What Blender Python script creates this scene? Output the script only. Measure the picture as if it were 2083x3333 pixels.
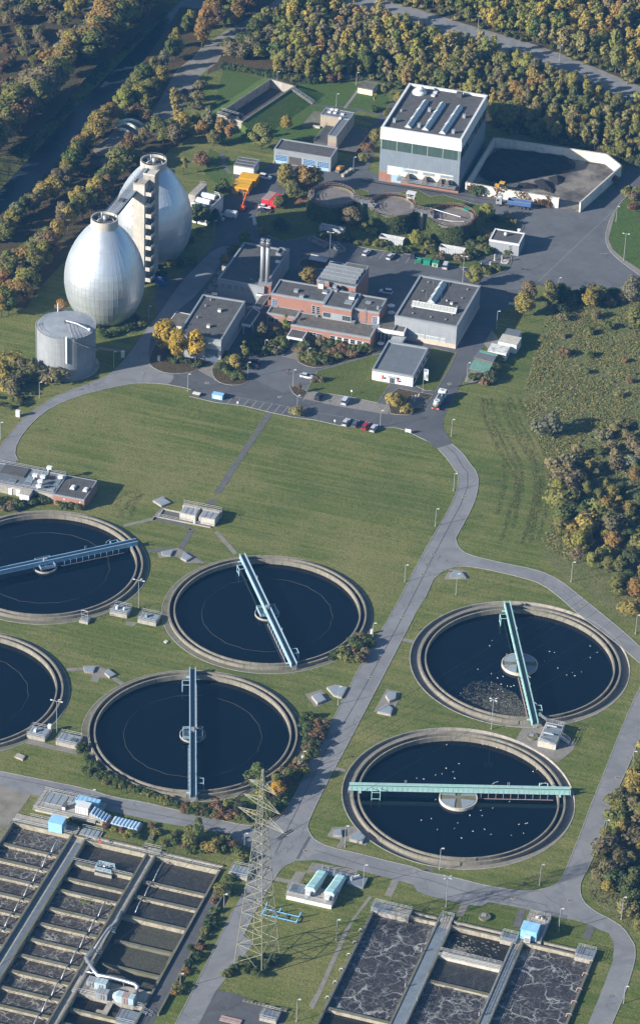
import bpy,math,random
import numpy as np
from mathutils import Vector,Matrix
random.seed(7)
for _o in list(bpy.data.objects):bpy.data.objects.remove(_o)
SC=bpy.context.scene
COL=SC.collection
PI=math.pi

# ------------------------------------------------------------------ camera
PITCH=math.radians(32.4);ROLL=math.atan(0.040);DIST=1000.0
FPX=11000.0;PW,PH=2083.0,3333.0 # focal length in photograph pixels
_f=Vector((0,math.cos(PITCH),-math.sin(PITCH)))
_u0=Vector((0,math.sin(PITCH),math.cos(PITCH)));_r0=Vector((1,0,0))
_u=_u0*math.cos(ROLL)-_r0*math.sin(ROLL)
_r=_r0*math.cos(ROLL)+_u0*math.sin(ROLL)
CAMP=-_f*DIST
cd=bpy.data.cameras.new('camera');cam=bpy.data.objects.new('camera',cd);COL.objects.link(cam)
cd.sensor_fit='HORIZONTAL';cd.sensor_width=36.0;cd.lens=36.0*FPX/PW
cd.clip_start=5.0;cd.clip_end=60000.0
cam.matrix_world=Matrix(((_r.x,_u.x,-_f.x,CAMP.x),(_r.y,_u.y,-_f.y,CAMP.y),(_r.z,_u.z,-_f.z,CAMP.z),(0,0,0,1)))
SC.camera=cam

# ------------------------------------------------------------------ sky, sun, exposure
SUN_EL=math.radians(22.2);SUN_AZ=math.radians(26.5)
sdir=Vector((-math.cos(SUN_EL)*math.cos(SUN_AZ),-math.cos(SUN_EL)*math.sin(SUN_AZ),math.sin(SUN_EL))) # towards the sun
W=bpy.data.worlds.new('World');SC.world=W;W.use_nodes=True
wt=W.node_tree;bg=wt.nodes['Background']
sky=wt.nodes.new('ShaderNodeTexSky');sky.sky_type='NISHITA';sky.sun_disc=False
sky.sun_elevation=SUN_EL;sky.sun_rotation=math.atan2(sdir.x,sdir.y)
sky.altitude=300;sky.air_density=1.0;sky.dust_density=1.0;sky.ozone_density=2.0
wt.links.new(sky.outputs[0],bg.inputs[0]);bg.inputs[1].default_value=0.064
sl=bpy.data.lights.new('sun','SUN');sl.energy=5.0;sl.angle=math.radians(0.6);sl.color=(1.0,0.94,0.85)
so=bpy.data.objects.new('sun',sl);COL.objects.link(so);so.rotation_euler=sdir.to_track_quat('Z','Y').to_euler()
so.location=(-300,-200,300)
SC.render.engine='CYCLES'
SC.view_settings.view_transform='Standard';SC.view_settings.look='None'
SC.view_settings.exposure=1.17;SC.view_settings.gamma=1.0;SC.view_settings.use_curve_mapping=False
SC.cycles.max_bounces=5;SC.cycles.diffuse_bounces=2;SC.cycles.glossy_bounces=2
SC.cycles.transparent_max_bounces=4;SC.cycles.volume_bounces=0

# ------------------------------------------------------------------ measuring: photograph pixel -> point of the place at height z
_TX={'a':0,'b':700,'c':1383}
_HT={'h1':(1200,250,3.024),'h2':(500,780,3.024),'h3':(860,840,3.024),'h4':(1200,880,3.024),'h5':(0,1480,3.024),'h6':(560,480,3.78)}
def Q(t,x,y):
    if t=='o':return x*2083/1512,y*2083/1512
    if t=='s':return x,y
    if t in _HT:ox,oy,k=_HT[t];return ox+x/k,oy+y/k
    if t=='a7':return x/1.44,2900+y/1.44
    if t=='b7':return 1033+x/1.44,2900+y/1.44
    return _TX[t[0]]+x/2.16,(int(t[1])-1)*500+y/2.16
def ray(t,x,y):
    px,py=Q(t,x,y)
    return(_f*FPX+_r*(px-PW/2)-_u*(py-PH/2)).normalized()
def g(t,x,y,z=0.0):
    d=ray(t,x,y);k=(z-CAMP.z)/d.z
    return CAMP+d*k
def gs(t,pts,z=0.0):return[g(t,x,y,z)for x,y in pts]
def hgt(t,base,top): # height of a vertical edge from its two ends
    P=g(t,*base);d=ray(t,*top);n=P-CAMP;n.z=0;n.normalize()
    return(CAMP+d*((P-CAMP).dot(n)/d.dot(n))).z
def scale_at(p): # photograph pixels per metre at a point
    return FPX/((p-CAMP).dot(_f))

# ------------------------------------------------------------------ materials
MATS={}
def nd(nt,ty,**kw):
    n=nt.nodes.new(ty)
    for k,v in kw.items():setattr(n,k,v)
    return n
def mixc(nt,fac,a,b,mode='MIX'):
    n=nt.nodes.new('ShaderNodeMix');n.data_type='RGBA';n.blend_type=mode
    for i,v in((0,fac),(6,a),(7,b)):
        if hasattr(v,'links'):nt.links.new(v,n.inputs[i])
        elif i==0:n.inputs[0].default_value=v
        else:n.inputs[i].default_value=(*v[:3],1)
    return n.outputs[2]
def noise(nt,vec,scale,detail=4,rough=.55,dist=0):
    n=nt.nodes.new('ShaderNodeTexNoise');n.inputs['Scale'].default_value=scale
    n.inputs['Detail'].default_value=detail;n.inputs['Roughness'].default_value=rough;n.inputs['Distortion'].default_value=dist
    nt.links.new(vec,n.inputs['Vector']);return n.outputs['Fac']
def ramp(nt,fac,*st):
    n=nt.nodes.new('ShaderNodeValToRGB');e=n.color_ramp.elements
    while len(e)<len(st):e.new(.5)
    for i,(p,c)in enumerate(st):
        e[i].position=p;e[i].color=(*c,1)if len(c)==3 else c
    nt.links.new(fac,n.inputs[0]);return n.outputs[0]
def rng(nt,fac,a,b,c=0.,d=1.):
    n=nt.nodes.new('ShaderNodeMapRange');nt.links.new(fac,n.inputs[0])
    for i,v in enumerate((a,b,c,d)):n.inputs[i+1].default_value=v
    return n.outputs[0]
def mul(nt,vec,s):
    n=nt.nodes.new('ShaderNodeVectorMath');n.operation='MULTIPLY';nt.links.new(vec,n.inputs[0]);n.inputs[1].default_value=s
    return n.outputs[0]
def newmat(name,rough=.8,metal=0.,spec=.4):
    m=bpy.data.materials.new(name);m.use_nodes=True;nt=m.node_tree;b=nt.nodes['Principled BSDF']
    b.inputs['Roughness'].default_value=rough;b.inputs['Metallic'].default_value=metal
    b.inputs['Specular IOR Level'].default_value=spec
    MATS[name]=m;return m,nt,b
def setbump(nt,b,h,strength,dist):
    n=nt.nodes.new('ShaderNodeBump');n.inputs['Strength'].default_value=strength;n.inputs['Distance'].default_value=dist
    nt.links.new(h,n.inputs['Height']);nt.links.new(n.outputs[0],b.inputs['Normal'])
def M(name,col,rough=.8,metal=0.,var=.18,scale=.6,bump=0.,streak=0.,tint=False,spec=.4,dirt=None,dscale=.25,dmin=.5,dmax=.75,obj=False):
    if name in MATS:return MATS[name]
    m,nt,b=newmat(name,rough,metal,spec)
    if obj:pos=nd(nt,'ShaderNodeTexCoord').outputs['Object']
    else:pos=nd(nt,'ShaderNodeNewGeometry').outputs['Position']
    f=noise(nt,pos,scale,6,.62)
    c=mixc(nt,rng(nt,f,.3,.7),[v*(1-var)for v in col],[min(1,v*(1+var))for v in col])
    f2=noise(nt,pos,scale*9,3,.6)
    c=mixc(nt,rng(nt,f2,.35,.7,0,.55*var*2),c,[v*.55 for v in col])
    if streak:
        fs=noise(nt,mul(nt,pos,(1.6,1.6,.12)),1.0,5,.65)
        c=mixc(nt,rng(nt,fs,.48,.72,0,streak),c,[col[0]*.35,col[1]*.36,col[2]*.34])
    if dirt:
        fd=noise(nt,pos,dscale,5,.65)
        c=mixc(nt,rng(nt,fd,dmin,dmax),c,dirt)
    if tint:
        oi=nd(nt,'ShaderNodeObjectInfo');c=mixc(nt,1.0,c,oi.outputs['Color'],'MULTIPLY')
    nt.links.new(c,b.inputs['Base Color'])
    if bump:setbump(nt,b,f2,.6,bump)
    return m

# ------------------------------------------------------------------ mesh building
class MB:
    def __init__(s):s.v=[];s.f=[];s.m=[]
    def add(s,vs,fs,mi=0):
        o=len(s.v);s.v+=[tuple(v)for v in vs];s.f+=[tuple(i+o for i in q)for q in fs];s.m+=[mi]*len(fs);return s
    def box(s,x0,x1,y0,y1,z0,z1,mi=0):
        return s.add([(x0,y0,z0),(x1,y0,z0),(x1,y1,z0),(x0,y1,z0),(x0,y0,z1),(x1,y0,z1),(x1,y1,z1),(x0,y1,z1)],
                     [(3,2,1,0),(4,5,6,7),(0,1,5,4),(1,2,6,5),(2,3,7,6),(3,0,4,7)],mi)
    def cbox(s,c,sx,sy,sz,rz=0,mi=0): # box on its base centre
        M_=Matrix.Rotation(rz,3,'Z');vs=[]
        for z in(0,sz):
            for x,y in((-1,-1),(1,-1),(1,1),(-1,1)):
                p=M_@Vector((x*sx/2,y*sy/2,z));vs.append((p.x+c[0],p.y+c[1],p.z+c[2]))
        return s.add(vs,[(3,2,1,0),(4,5,6,7),(0,1,5,4),(1,2,6,5),(2,3,7,6),(3,0,4,7)],mi)
    def prism(s,poly,z0,z1,mi=0,bottom=True):
        p=[(q[0],q[1])for q in poly];n=len(p)
        if sum(p[i][0]*p[(i+1)%n][1]-p[(i+1)%n][0]*p[i][1]for i in range(n))<0:p.reverse()
        fs=[tuple(range(n,2*n))]+[(i,(i+1)%n,n+(i+1)%n,n+i)for i in range(n)]
        if bottom:fs.append(tuple(range(n-1,-1,-1)))
        return s.add([(x,y,z0)for x,y in p]+[(x,y,z1)for x,y in p],fs,mi)
    def sheet(s,poly,z=0.,mi=0):
        p=[(q[0],q[1])for q in poly];n=len(p)
        if sum(p[i][0]*p[(i+1)%n][1]-p[(i+1)%n][0]*p[i][1]for i in range(n))<0:p.reverse()
        return s.add([(x,y,z)for x,y in p],[tuple(range(n))],mi)
    def lathe(s,prof,n=24,a0=0.,a1=2*PI,c=(0,0,0),mi=0): # profile of (r, z)
        full=abs(a1-a0-2*PI)<1e-6;k=n if full else n+1;vs=[]
        for i in range(k):
            a=a0+(a1-a0)*i/n
            for r,z in prof:vs.append((c[0]+r*math.cos(a),c[1]+r*math.sin(a),c[2]+z))
        q=len(prof);fs=[]
        for i in range(n):
            for j in range(q-1):
                b=((i+1)%k)
                fs.append((i*q+j,b*q+j,b*q+j+1,i*q+j+1))
        return s.add(vs,fs,mi)
    def disc(s,r,z,n=24,c=(0,0),mi=0):
        return s.add([(c[0]+r*math.cos(2*PI*i/n),c[1]+r*math.sin(2*PI*i/n),z)for i in range(n)],[tuple(range(n))],mi)
    def cyl(s,c,r,h,n=12,mi=0,r2=None):
        r2=r if r2 is None else r2
        vs=[(c[0]+r*math.cos(2*PI*i/n),c[1]+r*math.sin(2*PI*i/n),c[2])for i in range(n)]
        vs+=[(c[0]+r2*math.cos(2*PI*i/n),c[1]+r2*math.sin(2*PI*i/n),c[2]+h)for i in range(n)]
        return s.add(vs,[tuple(range(n,2*n)),tuple(range(n-1,-1,-1))]+[(i,(i+1)%n,n+(i+1)%n,n+i)for i in range(n)],mi)
    def tube(s,pts,r,n=6,mi=0,r2=None):
        pts=[Vector(p)for p in pts];k=len(pts);vs=[];fs=[]
        for i,p in enumerate(pts):
            d=(pts[min(i+1,k-1)]-pts[max(i-1,0)]).normalized()
            a=d.cross(Vector((0,0,1)));a=d.cross(Vector((1,0,0)))if a.length<1e-3 else a
            a.normalize();b=d.cross(a)
            rr=r if r2 is None else r+(r2-r)*i/(k-1)
            vs+=[p+a*rr*math.cos(2*PI*j/n)+b*rr*math.sin(2*PI*j/n)for j in range(n)]
        for i in range(k-1):
            fs+=[(i*n+j,(i+1)*n+j,(i+1)*n+(j+1)%n,i*n+(j+1)%n)for j in range(n)]
        fs+=[tuple(range(n)),tuple(range((k-1)*n+n-1,(k-1)*n-1,-1))]
        return s.add(vs,fs,mi)
    def bar(s,a,b,w=.1,h=None,mi=0): # square bar between two points
        return s.tube([a,b],w*.7071,4,mi)
    def ico(s,c,r,sz=1.,n=8,mi=0):
        prof=[(max(1e-3,r*math.sin(PI*i/6)),-r*sz*math.cos(PI*i/6))for i in range(7)]
        return s.lathe(prof,n,c=c,mi=mi)
    def mesh(s,name,mats,smooth=False):
        me=bpy.data.meshes.new(name);me.from_pydata(s.v,[],s.f)
        for m in(mats if isinstance(mats,(list,tuple))else[mats]):me.materials.append(m)
        if any(s.m):me.polygons.foreach_set('material_index',s.m)
        if smooth:me.polygons.foreach_set('use_smooth',[True]*len(me.polygons))
        me.update();return me
    def build(s,name,mats,parent=None,smooth=False,loc=None,rz=0.,**tags):
        return obj(name,s.mesh(name,mats,smooth),parent,loc,rz,**tags)
def obj(name,me,parent=None,loc=None,rz=0.,**tags):
    o=bpy.data.objects.new(name,me);COL.objects.link(o)
    if parent is not None:o.parent=parent
    if loc is not None:o.location=loc
    if rz:o.rotation_euler=(0,0,rz)
    tag(o,**tags);return o
def tag(o,label=None,cat=None,group=None,kind=None):
    if label:o['label']=label
    if cat:o['category']=cat
    if group:o['group']=group
    if kind:o['kind']=kind
    return o
def thing(name,label,cat,loc=(0,0,0),rz=0.,group=None):
    return obj(name,None,None,loc,rz,label=label,cat=cat,group=group)
KIDS={}
def kids(o):
    k=KIDS.get(o.name)
    if k is None:k=KIDS[o.name]=list(o.children)
    return k
def dup(o,loc=None,rz=None,label=None,group=None,color=None,scale=None,parent=None):
    c=o.copy();COL.objects.link(c);c.parent=parent
    if loc is not None:c.location=loc
    if rz is not None:c.rotation_euler=(0,0,rz)
    if scale is not None:c.scale=scale if hasattr(scale,'__len__')else(scale,)*3
    if label:c['label']=label
    if group:c['group']=group
    if color is not None:c.color=(*color,1)
    for k in kids(o):
        d=dup(k,color=color,parent=c)
    return c

# frame of a rectangular building measured from its roof corners
class Frame:
    def __init__(s,t,FL,FR,BR,h,base=0.0,yaw=None,t2=None,t3=None):
        a=g(t,*FL,h);b=g(t2 or t,*FR,h);c=g(t3 or t,*BR,h)
        d=(b-a);s.w=d.length;s.rz=math.atan2(d.y,d.x)
        s.ux=Vector((d.x,d.y,0)).normalized();s.uy=Vector((-s.ux.y,s.ux.x,0));s.d=(c-b).dot(s.uy)
        s.h=h-base;s.o=Vector((a.x,a.y,base))
    def empty(s,name,label,cat,group=None):return thing(name,label,cat,s.o,s.rz,group)
    def loc(s,p):q=p-s.o;return Vector((q.dot(s.ux),q.dot(s.uy),q.z))
    def world(s,x,y,z=0.):return s.o+s.ux*x+s.uy*y+Vector((0,0,z))
    def pt(s,face,t,x,y,z=None): # local point where the pixel's ray meets a face
        d=ray(t,x,y)
        if face=='T':n,p=Vector((0,0,1)),s.o+Vector((0,0,s.h if z is None else z))
        elif face=='F':n,p=s.uy,s.o+s.uy*(z or 0)
        elif face=='R':n,p=s.ux,s.o+s.ux*(s.w if z is None else z)
        elif face=='L':n,p=s.ux,s.o+s.ux*(z or 0)
        k=(p-CAMP).dot(n)/d.dot(n);return s.loc(CAMP+d*k)
HAZE=0.000062
# ================================================================== the setting
def PP(s,z=0.0): # 'a3 0,10 20,30 | b3 5,6' -> list of points of the place
    out=[]
    for part in s.split('|'):
        w=part.split();t=w[0]
        out+=[g(t,*map(float,q.split(',')),z)for q in w[1:]]
    return out
def smooth_poly(pts,it=1):
    for _ in range(it):
        n=len(pts);q=[]
        for i in range(n):
            a,b=pts[i],pts[(i+1)%n];q+=[a*.75+b*.25,a*.25+b*.75]
        pts=q
    return pts
def grassmat(name,c1,c2,dry,dirt=None,big=.035,drymin=.5,drymax=.72,bumpd=.25,stripes=True):
    m,nt,b=newmat(name,.9,0,.15)
    pos=nd(nt,'ShaderNodeNewGeometry').outputs['Position']
    f1=noise(nt,pos,.8,8,.75)
    f2=noise(nt,pos,big,4,.6)
    c=mixc(nt,rng(nt,f1,.40,.60),c1,c2)
    f3=noise(nt,pos,.11,8,.72)
    mm=nt.nodes.new('ShaderNodeMath');mm.operation='MULTIPLY'
    nt.links.new(rng(nt,f2,drymin-.12,drymax),mm.inputs[0]);nt.links.new(rng(nt,f3,.38,.66),mm.inputs[1])
    c=mixc(nt,mm.outputs[0],c,dry)
    if stripes:
        rot=nd(nt,'ShaderNodeVectorRotate',rotation_type='Z_AXIS');rot.inputs['Angle'].default_value=math.radians(17)
        nt.links.new(pos,rot.inputs[0])
        fs=noise(nt,mul(nt,rot.outputs[0],(.035,.75,1)),1.,4,.6)
        c=mixc(nt,rng(nt,fs,.47,.68,0,.6),c,dry)
        c=mixc(nt,rng(nt,fs,.5,.3,0,.2),c,[v*.7 for v in c1])
        fw_=noise(nt,mul(nt,rot.outputs[0],(.012,.26,1)),1.,3,.55);c=mixc(nt,rng(nt,fw_,.48,.64,0,.5),c,dry)
        fb=noise(nt,pos,.016,5,.65,.4);c=mixc(nt,rng(nt,fb,.50,.66,0,.75),c,dry);c=mixc(nt,rng(nt,fb,.46,.34,0,.5),c,[v*.82 for v in c1])
        fc=noise(nt,pos,.75,5,.75,.5);c=mixc(nt,rng(nt,fc,.52,.66,0,.55),c,[v*.6 for v in c1])
    f4=noise(nt,pos,2.6,3,.6)
    c=mixc(nt,rng(nt,f4,.42,.62,.5,0),c,[v*.5 for v in c1])
    nt.links.new(c,b.inputs['Base Color'])
    setbump(nt,b,noise(nt,pos,1.3,5,.75),.9,bumpd)
    return m
m_lawn=grassmat('lawn grass',(.068,.108,.019),(.130,.158,.032),(.245,.218,.085))
m_lawn2=grassmat('verge grass',(.062,.096,.019),(.118,.138,.032),(.17,.15,.055),stripes=False)
m_bright=grassmat('bright short grass',(.052,.098,.018),(.095,.138,.030),(.12,.11,.05),drymin=.6,drymax=.85,stripes=False)
m_rough=grassmat('rough meadow grass',(.09,.118,.034),(.19,.195,.075),(.28,.245,.12),big=.06,bumpd=.9,stripes=False)
m_litter=grassmat('leaf litter',(.055,.050,.026),(.10,.075,.038),(.15,.09,.04),big=.08,bumpd=.5,stripes=False)
def roadmat(name,col,patch,seam=None):
    m,nt,b=newmat(name,.85,0,.35)
    pos=nd(nt,'ShaderNodeNewGeometry').outputs['Position']
    c=mixc(nt,rng(nt,noise(nt,pos,.12,7,.68),.35,.66),[v*.86 for v in col],[v*1.12 for v in col])
    c=mixc(nt,rng(nt,noise(nt,pos,.09,6,.7,1.2),.50,.60,0,.8),c,patch)
    c=mixc(nt,rng(nt,noise(nt,pos,7.,3,.7),.35,.7,0,.30),c,[v*.6 for v in col])
    v=nt.nodes.new('ShaderNodeTexVoronoi');v.feature='DISTANCE_TO_EDGE';v.inputs['Scale'].default_value=.055
    w=noise(nt,pos,.3,4,.6)
    add=nt.nodes.new('ShaderNodeMix');add.data_type='VECTOR';add.inputs[0].default_value=.06
    nt.links.new(pos,add.inputs[4]);n2=nt.nodes.new('ShaderNodeTexNoise');n2.inputs['Scale'].default_value=.25;nt.links.new(pos,n2.inputs['Vector'])
    sc_=mul(nt,n2.outputs['Color'],(60,60,60));nt.links.new(sc_,add.inputs[5]);nt.links.new(add.outputs[1],v.inputs['Vector'])
    c=mixc(nt,rng(nt,v.outputs['Distance'],0,.007,.6,0),c,[q*.45 for q in col])
    nt.links.new(c,b.inputs['Base Color']);setbump(nt,b,noise(nt,pos,9,3,.7),.4,.02)
    return m
m_road=roadmat('pale worn asphalt',(.195,.198,.205),(.15,.153,.16))
m_asph=roadmat('dark asphalt',(.090,.093,.100),(.070,.072,.078))
m_yard=roadmat('yard asphalt',(.112,.116,.123),(.088,.09,.096))
m_pave=M('concrete pavers',(.20,.185,.165),.9,var=.2,scale=1.2,dirt=(.11,.11,.08),dmin=.5,dmax=.8)
m_kerb=M('kerb stone',(.27,.26,.24),.9,var=.25,scale=.8)
m_gravel=M('gravel',(.22,.20,.175),.95,var=.25,scale=.5,dirt=(.10,.095,.06),dmin=.45,dmax=.7)
m_paint=M('worn white road paint',(.24,.24,.235),.8,var=.3,scale=1.5)
m_conc=M('weathered concrete',(.33,.305,.265),.9,var=.18,scale=.5,streak=.55,dirt=(.15,.14,.115),dscale=.35,dmin=.52,dmax=.78)
m_conc_l=M('pale concrete',(.46,.43,.375),.88,var=.13,scale=.5,streak=.4)
m_conc_d=M('dark wet concrete',(.10,.098,.09),.85,var=.25,scale=.6)
m_moss=M('mossy concrete',(.145,.14,.112),.95,var=.25,scale=.6,dirt=(.11,.105,.05),dmin=.42,dmax=.65)

# canal centre line and the shape of the land
CAN=PP('a1 -330,1850 -60,1480 260,1130 470,905 740,610 960,390 1150,190 1340,0 1600,-270 1900,-580')
def canal_dist(x,y):
    best=1e9
    for a,b in zip(CAN,CAN[1:]):
        dx,dy=b.x-a.x,b.y-a.y;t=max(0,min(1,((x-a.x)*dx+(y-a.y)*dy)/(dx*dx+dy*dy)))
        best=min(best,math.hypot(x-a.x-t*dx,y-a.y-t*dy))
    return best
def land(x,y):
    if y<40 or x>60:return 0.
    d=canal_dist(x,y)
    k=max(0.,min(1.,(d-5.2)/8.5));k=k*k*(3-2*k)
    return-3.6*(1-k)
BASINS={'M':(-13.76,-54.49),'L':(-31.66,-113.59),'K':(-78.22,-34.92),'N':(-95.69,-98.33),'P':(57.04,-73.96),'R':(39.17,-136.45)}
def circ(c,r,n=96):return[(c[0]+r*math.cos(2*PI*i/n),c[1]+r*math.sin(2*PI*i/n))for i in range(n)]
HOLES=[circ(c,30.45 if k in 'PR' else 28.0)for k,c in BASINS.items()]
def _loc(o,deg,pts):
    r=math.radians(deg);return[(o[0]+u*math.cos(r)-(-v)*math.sin(r),o[1]+u*math.sin(r)+(-v)*math.cos(r))for u,v in pts]
AER_L=_loc((-56.14,-161.99),-16.2,((-60,7),(-20.6,7),(-20.6,-2.5),(35.7,-2.5),(35.7,91),(-60,91))) # outlines of the aeration tanks
AER_R=_loc((17.67,-185.03),-16.7,((-.3,-2.5),(55.9,-2.5),(55.9,74),(-.3,74)))
def rect_hole(pts):return[(p[0],p[1])for p in pts]
HOLES+=[rect_hole(AER_L),rect_hole(AER_R)]
def inside(x,y,poly):
    c=False;n=len(poly);j=n-1
    for i in range(n):
        a,b=poly[i],poly[j]
        if(a[1]>y)!=(b[1]>y)and x<(b[0]-a[0])*(y-a[1])/(b[1]-a[1])+a[0]:c=not c
        j=i
    return c
def ground_sheet():
    from mathutils.geometry import delaunay_2d_cdt
    xs=[-9000,-3000,-1000,-420,-300]+list(np.arange(-240,60,3.5))+list(np.arange(60,201,20))+[300,420,1000,3000,9000]
    ys=[-9000,-3000,-900,-500,-300]+list(np.arange(-200,80,20))+list(np.arange(80,440,3.5))+[460,520,700,1200,3000,9000,20000]
    pts=[]
    for y in ys:
        for i,x in enumerate(xs):
            if-240<x<60 and y<80 and i%6:continue
            if any(inside(x,y,h)for h in HOLES):continue
            pts.append(Vector((x,y)))
    edges=[]
    for h in HOLES:
        o=len(pts);pts+=[Vector(p)for p in h];n=len(h);edges+=[(o+i,o+(i+1)%n)for i in range(n)]
    V,E,F,*_=delaunay_2d_cdt(pts,edges,[],0,1e-4)
    fs=[]
    bb=[(min(p[0]for p in h),max(p[0]for p in h),min(p[1]for p in h),max(p[1]for p in h))for h in HOLES]
    for f in F:
        cx=sum(V[i].x for i in f)/3;cy=sum(V[i].y for i in f)/3
        if any(b[0]<cx<b[1]and b[2]<cy<b[3]and inside(cx,cy,h)for h,b in zip(HOLES,bb)):continue
        fs.append(tuple(f))
    me=bpy.data.meshes.new('ground');me.from_pydata([(v.x,v.y,land(v.x,v.y))for v in V],[],fs);me.materials.append(m_lawn);me.update()
    for p in me.polygons:p.use_smooth=True
    return obj('ground',me,kind='structure')
ground_sheet()
def strip_pts(line,w):
    L,R=[],[]
    for i,p in enumerate(line):
        d=(line[min(i+1,len(line)-1)]-line[max(i-1,0)]);d.z=0;d.normalize();n=Vector((-d.y,d.x,0))
        ww=w[i]if hasattr(w,'__len__')else w
        L.append(p+n*ww/2);R.append(p-n*ww/2)
    return L,R
def ribbon(name,line,w,z,mat,parent=None,**tags):
    L,R=strip_pts(line,w);n=len(line)
    mb=MB().add([(p.x,p.y,z+p.z)for p in L]+[(p.x,p.y,z+p.z)for p in R],[(n+i,n+i+1,i+1,i)for i in range(n-1)])
    return mb.build(name,mat,parent,**tags)
def curve(pts,it=2): # open polyline, smoothed
    for _ in range(it):
        q=[pts[0]]
        for a,b in zip(pts,pts[1:]):q+=[a*.75+b*.25,a*.25+b*.75]
        q.append(pts[-1]);pts=q
    return pts
def area(name,s,z,mat,sm=0,kind='structure',**tags):
    p=PP(s)if isinstance(s,str)else s
    if sm:p=smooth_poly(p,sm)
    return MB().sheet(p,z).build(name,mat,None,kind=kind,**tags)
def island(s,mat=None,h=.12,sm=1,name='lawn_island'):
    p=PP(s)if isinstance(s,str)else s
    if sm:p=smooth_poly(p,sm)
    n=len(p);ctr=sum(p,Vector())/n
    o=MB().prism(p,-.05,h,0,False).build(name,mat or m_lawn2,None,kind='structure')
    line=p+[p[0]]
    kerb_line(line,.16,h+.03,o)
    return o
def kerb_line(line,w=.16,h=.1,parent=None):
    L,R=strip_pts(line,w);n=len(line);mb=MB()
    for i in range(n-1):
        mb.add([(L[i].x,L[i].y,-.02),(L[i+1].x,L[i+1].y,-.02),(R[i+1].x,R[i+1].y,-.02),(R[i].x,R[i].y,-.02),
                (L[i].x,L[i].y,h),(L[i+1].x,L[i+1].y,h),(R[i+1].x,R[i+1].y,h),(R[i].x,R[i].y,h)],
               [(7,6,5,4),(0,1,5,4),(2,3,7,6)])
    o=mb.build('kerb',m_kerb,parent)
    if parent is None:o['kind']='structure'
    return o

m_water_c=None
def watermat(name,col,rough,bumpd=.02,sc=2.):
    m,nt,b=newmat(name,rough,0,.5);b.inputs['IOR'].default_value=1.33
    pos=nd(nt,'ShaderNodeNewGeometry').outputs['Position']
    c=mixc(nt,rng(nt,noise(nt,pos,.08,4,.6),.35,.65),[v*.8 for v in col],[v*1.25 for v in col])
    nt.links.new(c,b.inputs['Base Color']);setbump(nt,b,noise(nt,pos,sc,4,.6),.25,bumpd);return m
m_canal=watermat('canal water',(.020,.030,.036),.25)
ribbon('canal_water',CAN,11.6,-2.95,m_canal,kind='structure')

# --- large sheets of ground cover
area('rough_meadow','c2 940,990 1130,1010 1330,1000 1512,960 1900,900 2400,1500 | c5 2300,900 1800,700 1512,130 | c4 1512,1150 1390,1130 1280,1050 1180,950 1080,870 960,810 880,720 820,640 800,560 860,480 885,380 910,250 905,100 | c3 900,1180 860,1060 790,930 730,830 700,700 680,600 700,520 745,430 760,300 800,200 820,120',.02,m_rough,1)
area('scrub_floor','c5 1512,880 1900,300 2300,900 2300,1500 | c6 2300,1500 1700,1300 1512,1190 1330,1040 1200,960 1130,860 1180,680 1270,430 1380,140 1470,0',.02,m_rough,1)
area('woodland_floor','b1 -60,520 60,470 330,540 470,580 560,590 690,570 800,555 950,560 1060,545 1180,580 1290,620 | c1 -20,640 470,880 880,1000 1280,1080 1400,1130 1512,1150 2000,1150 2300,200 2000,-600 0,-900 | b1 300,-700 330,-60 180,150 100,280 0,380',.02,m_litter,0)
area('scrub_floor','a1 -400,-300 650,-300 600,150 380,440 170,680 -60,900 -500,900',.02,m_litter)
ribbon('scrub_floor',PP('a1 1420,60 1250,330 1050,600 880,760 700,960 540,1180 | a2 400,270 200,430 0,590 -200,740'),17,.02,m_litter,kind='structure')
ribbon('scrub_floor',PP('a1 1230,900 1050,1020 930,1140 | a2 860,100 700,330 520,480 330,690 150,880 20,1060'),16,.02,m_litter,kind='structure')
ribbon('scrub_floor',PP('a1 1080,0 900,160 700,340 540,440 420,580 260,780 100,900 -60,1060'),15,.024,m_litter,kind='structure')
ribbon('gravel_path',PP('b1 560,-120 480,10 330,120 120,240 -20,345 | a1 1440,420 1330,500 1180,760 1080,880 900,1010 830,1110 700,1180'),[7,7,7,8,9,10,10,9,8,8,8,7],.03,m_gravel,kind='structure')
ribbon('gravel_path',PP('a1 720,-160 690,0 660,110 600,190 540,270 430,390 330,500 180,680 60,800 -200,1080'),5.5,.03,m_gravel,kind='structure')
area('bare_soil','a1 830,870 1000,840 1060,900 980,960 870,1010 700,1110 640,1040 760,960',.025,m_gravel,1)
# public road in the wood
PR=PP('b1 700,-150 950,-20 1130,40 1330,95 | c1 0,140 200,205 420,270 640,335 860,410 1060,490 1300,590 1600,720')
ribbon('road',PR,11.5,.05,m_road,kind='structure')
L_,R_=strip_pts(PR,.4);ribbon('road_marking',[p for p in L_],.25,.062,m_paint,kind='structure')
L_,R_=strip_pts(PR,12.4);ribbon('road_verge',L_,2.5,.045,m_gravel,kind='structure')

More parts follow.
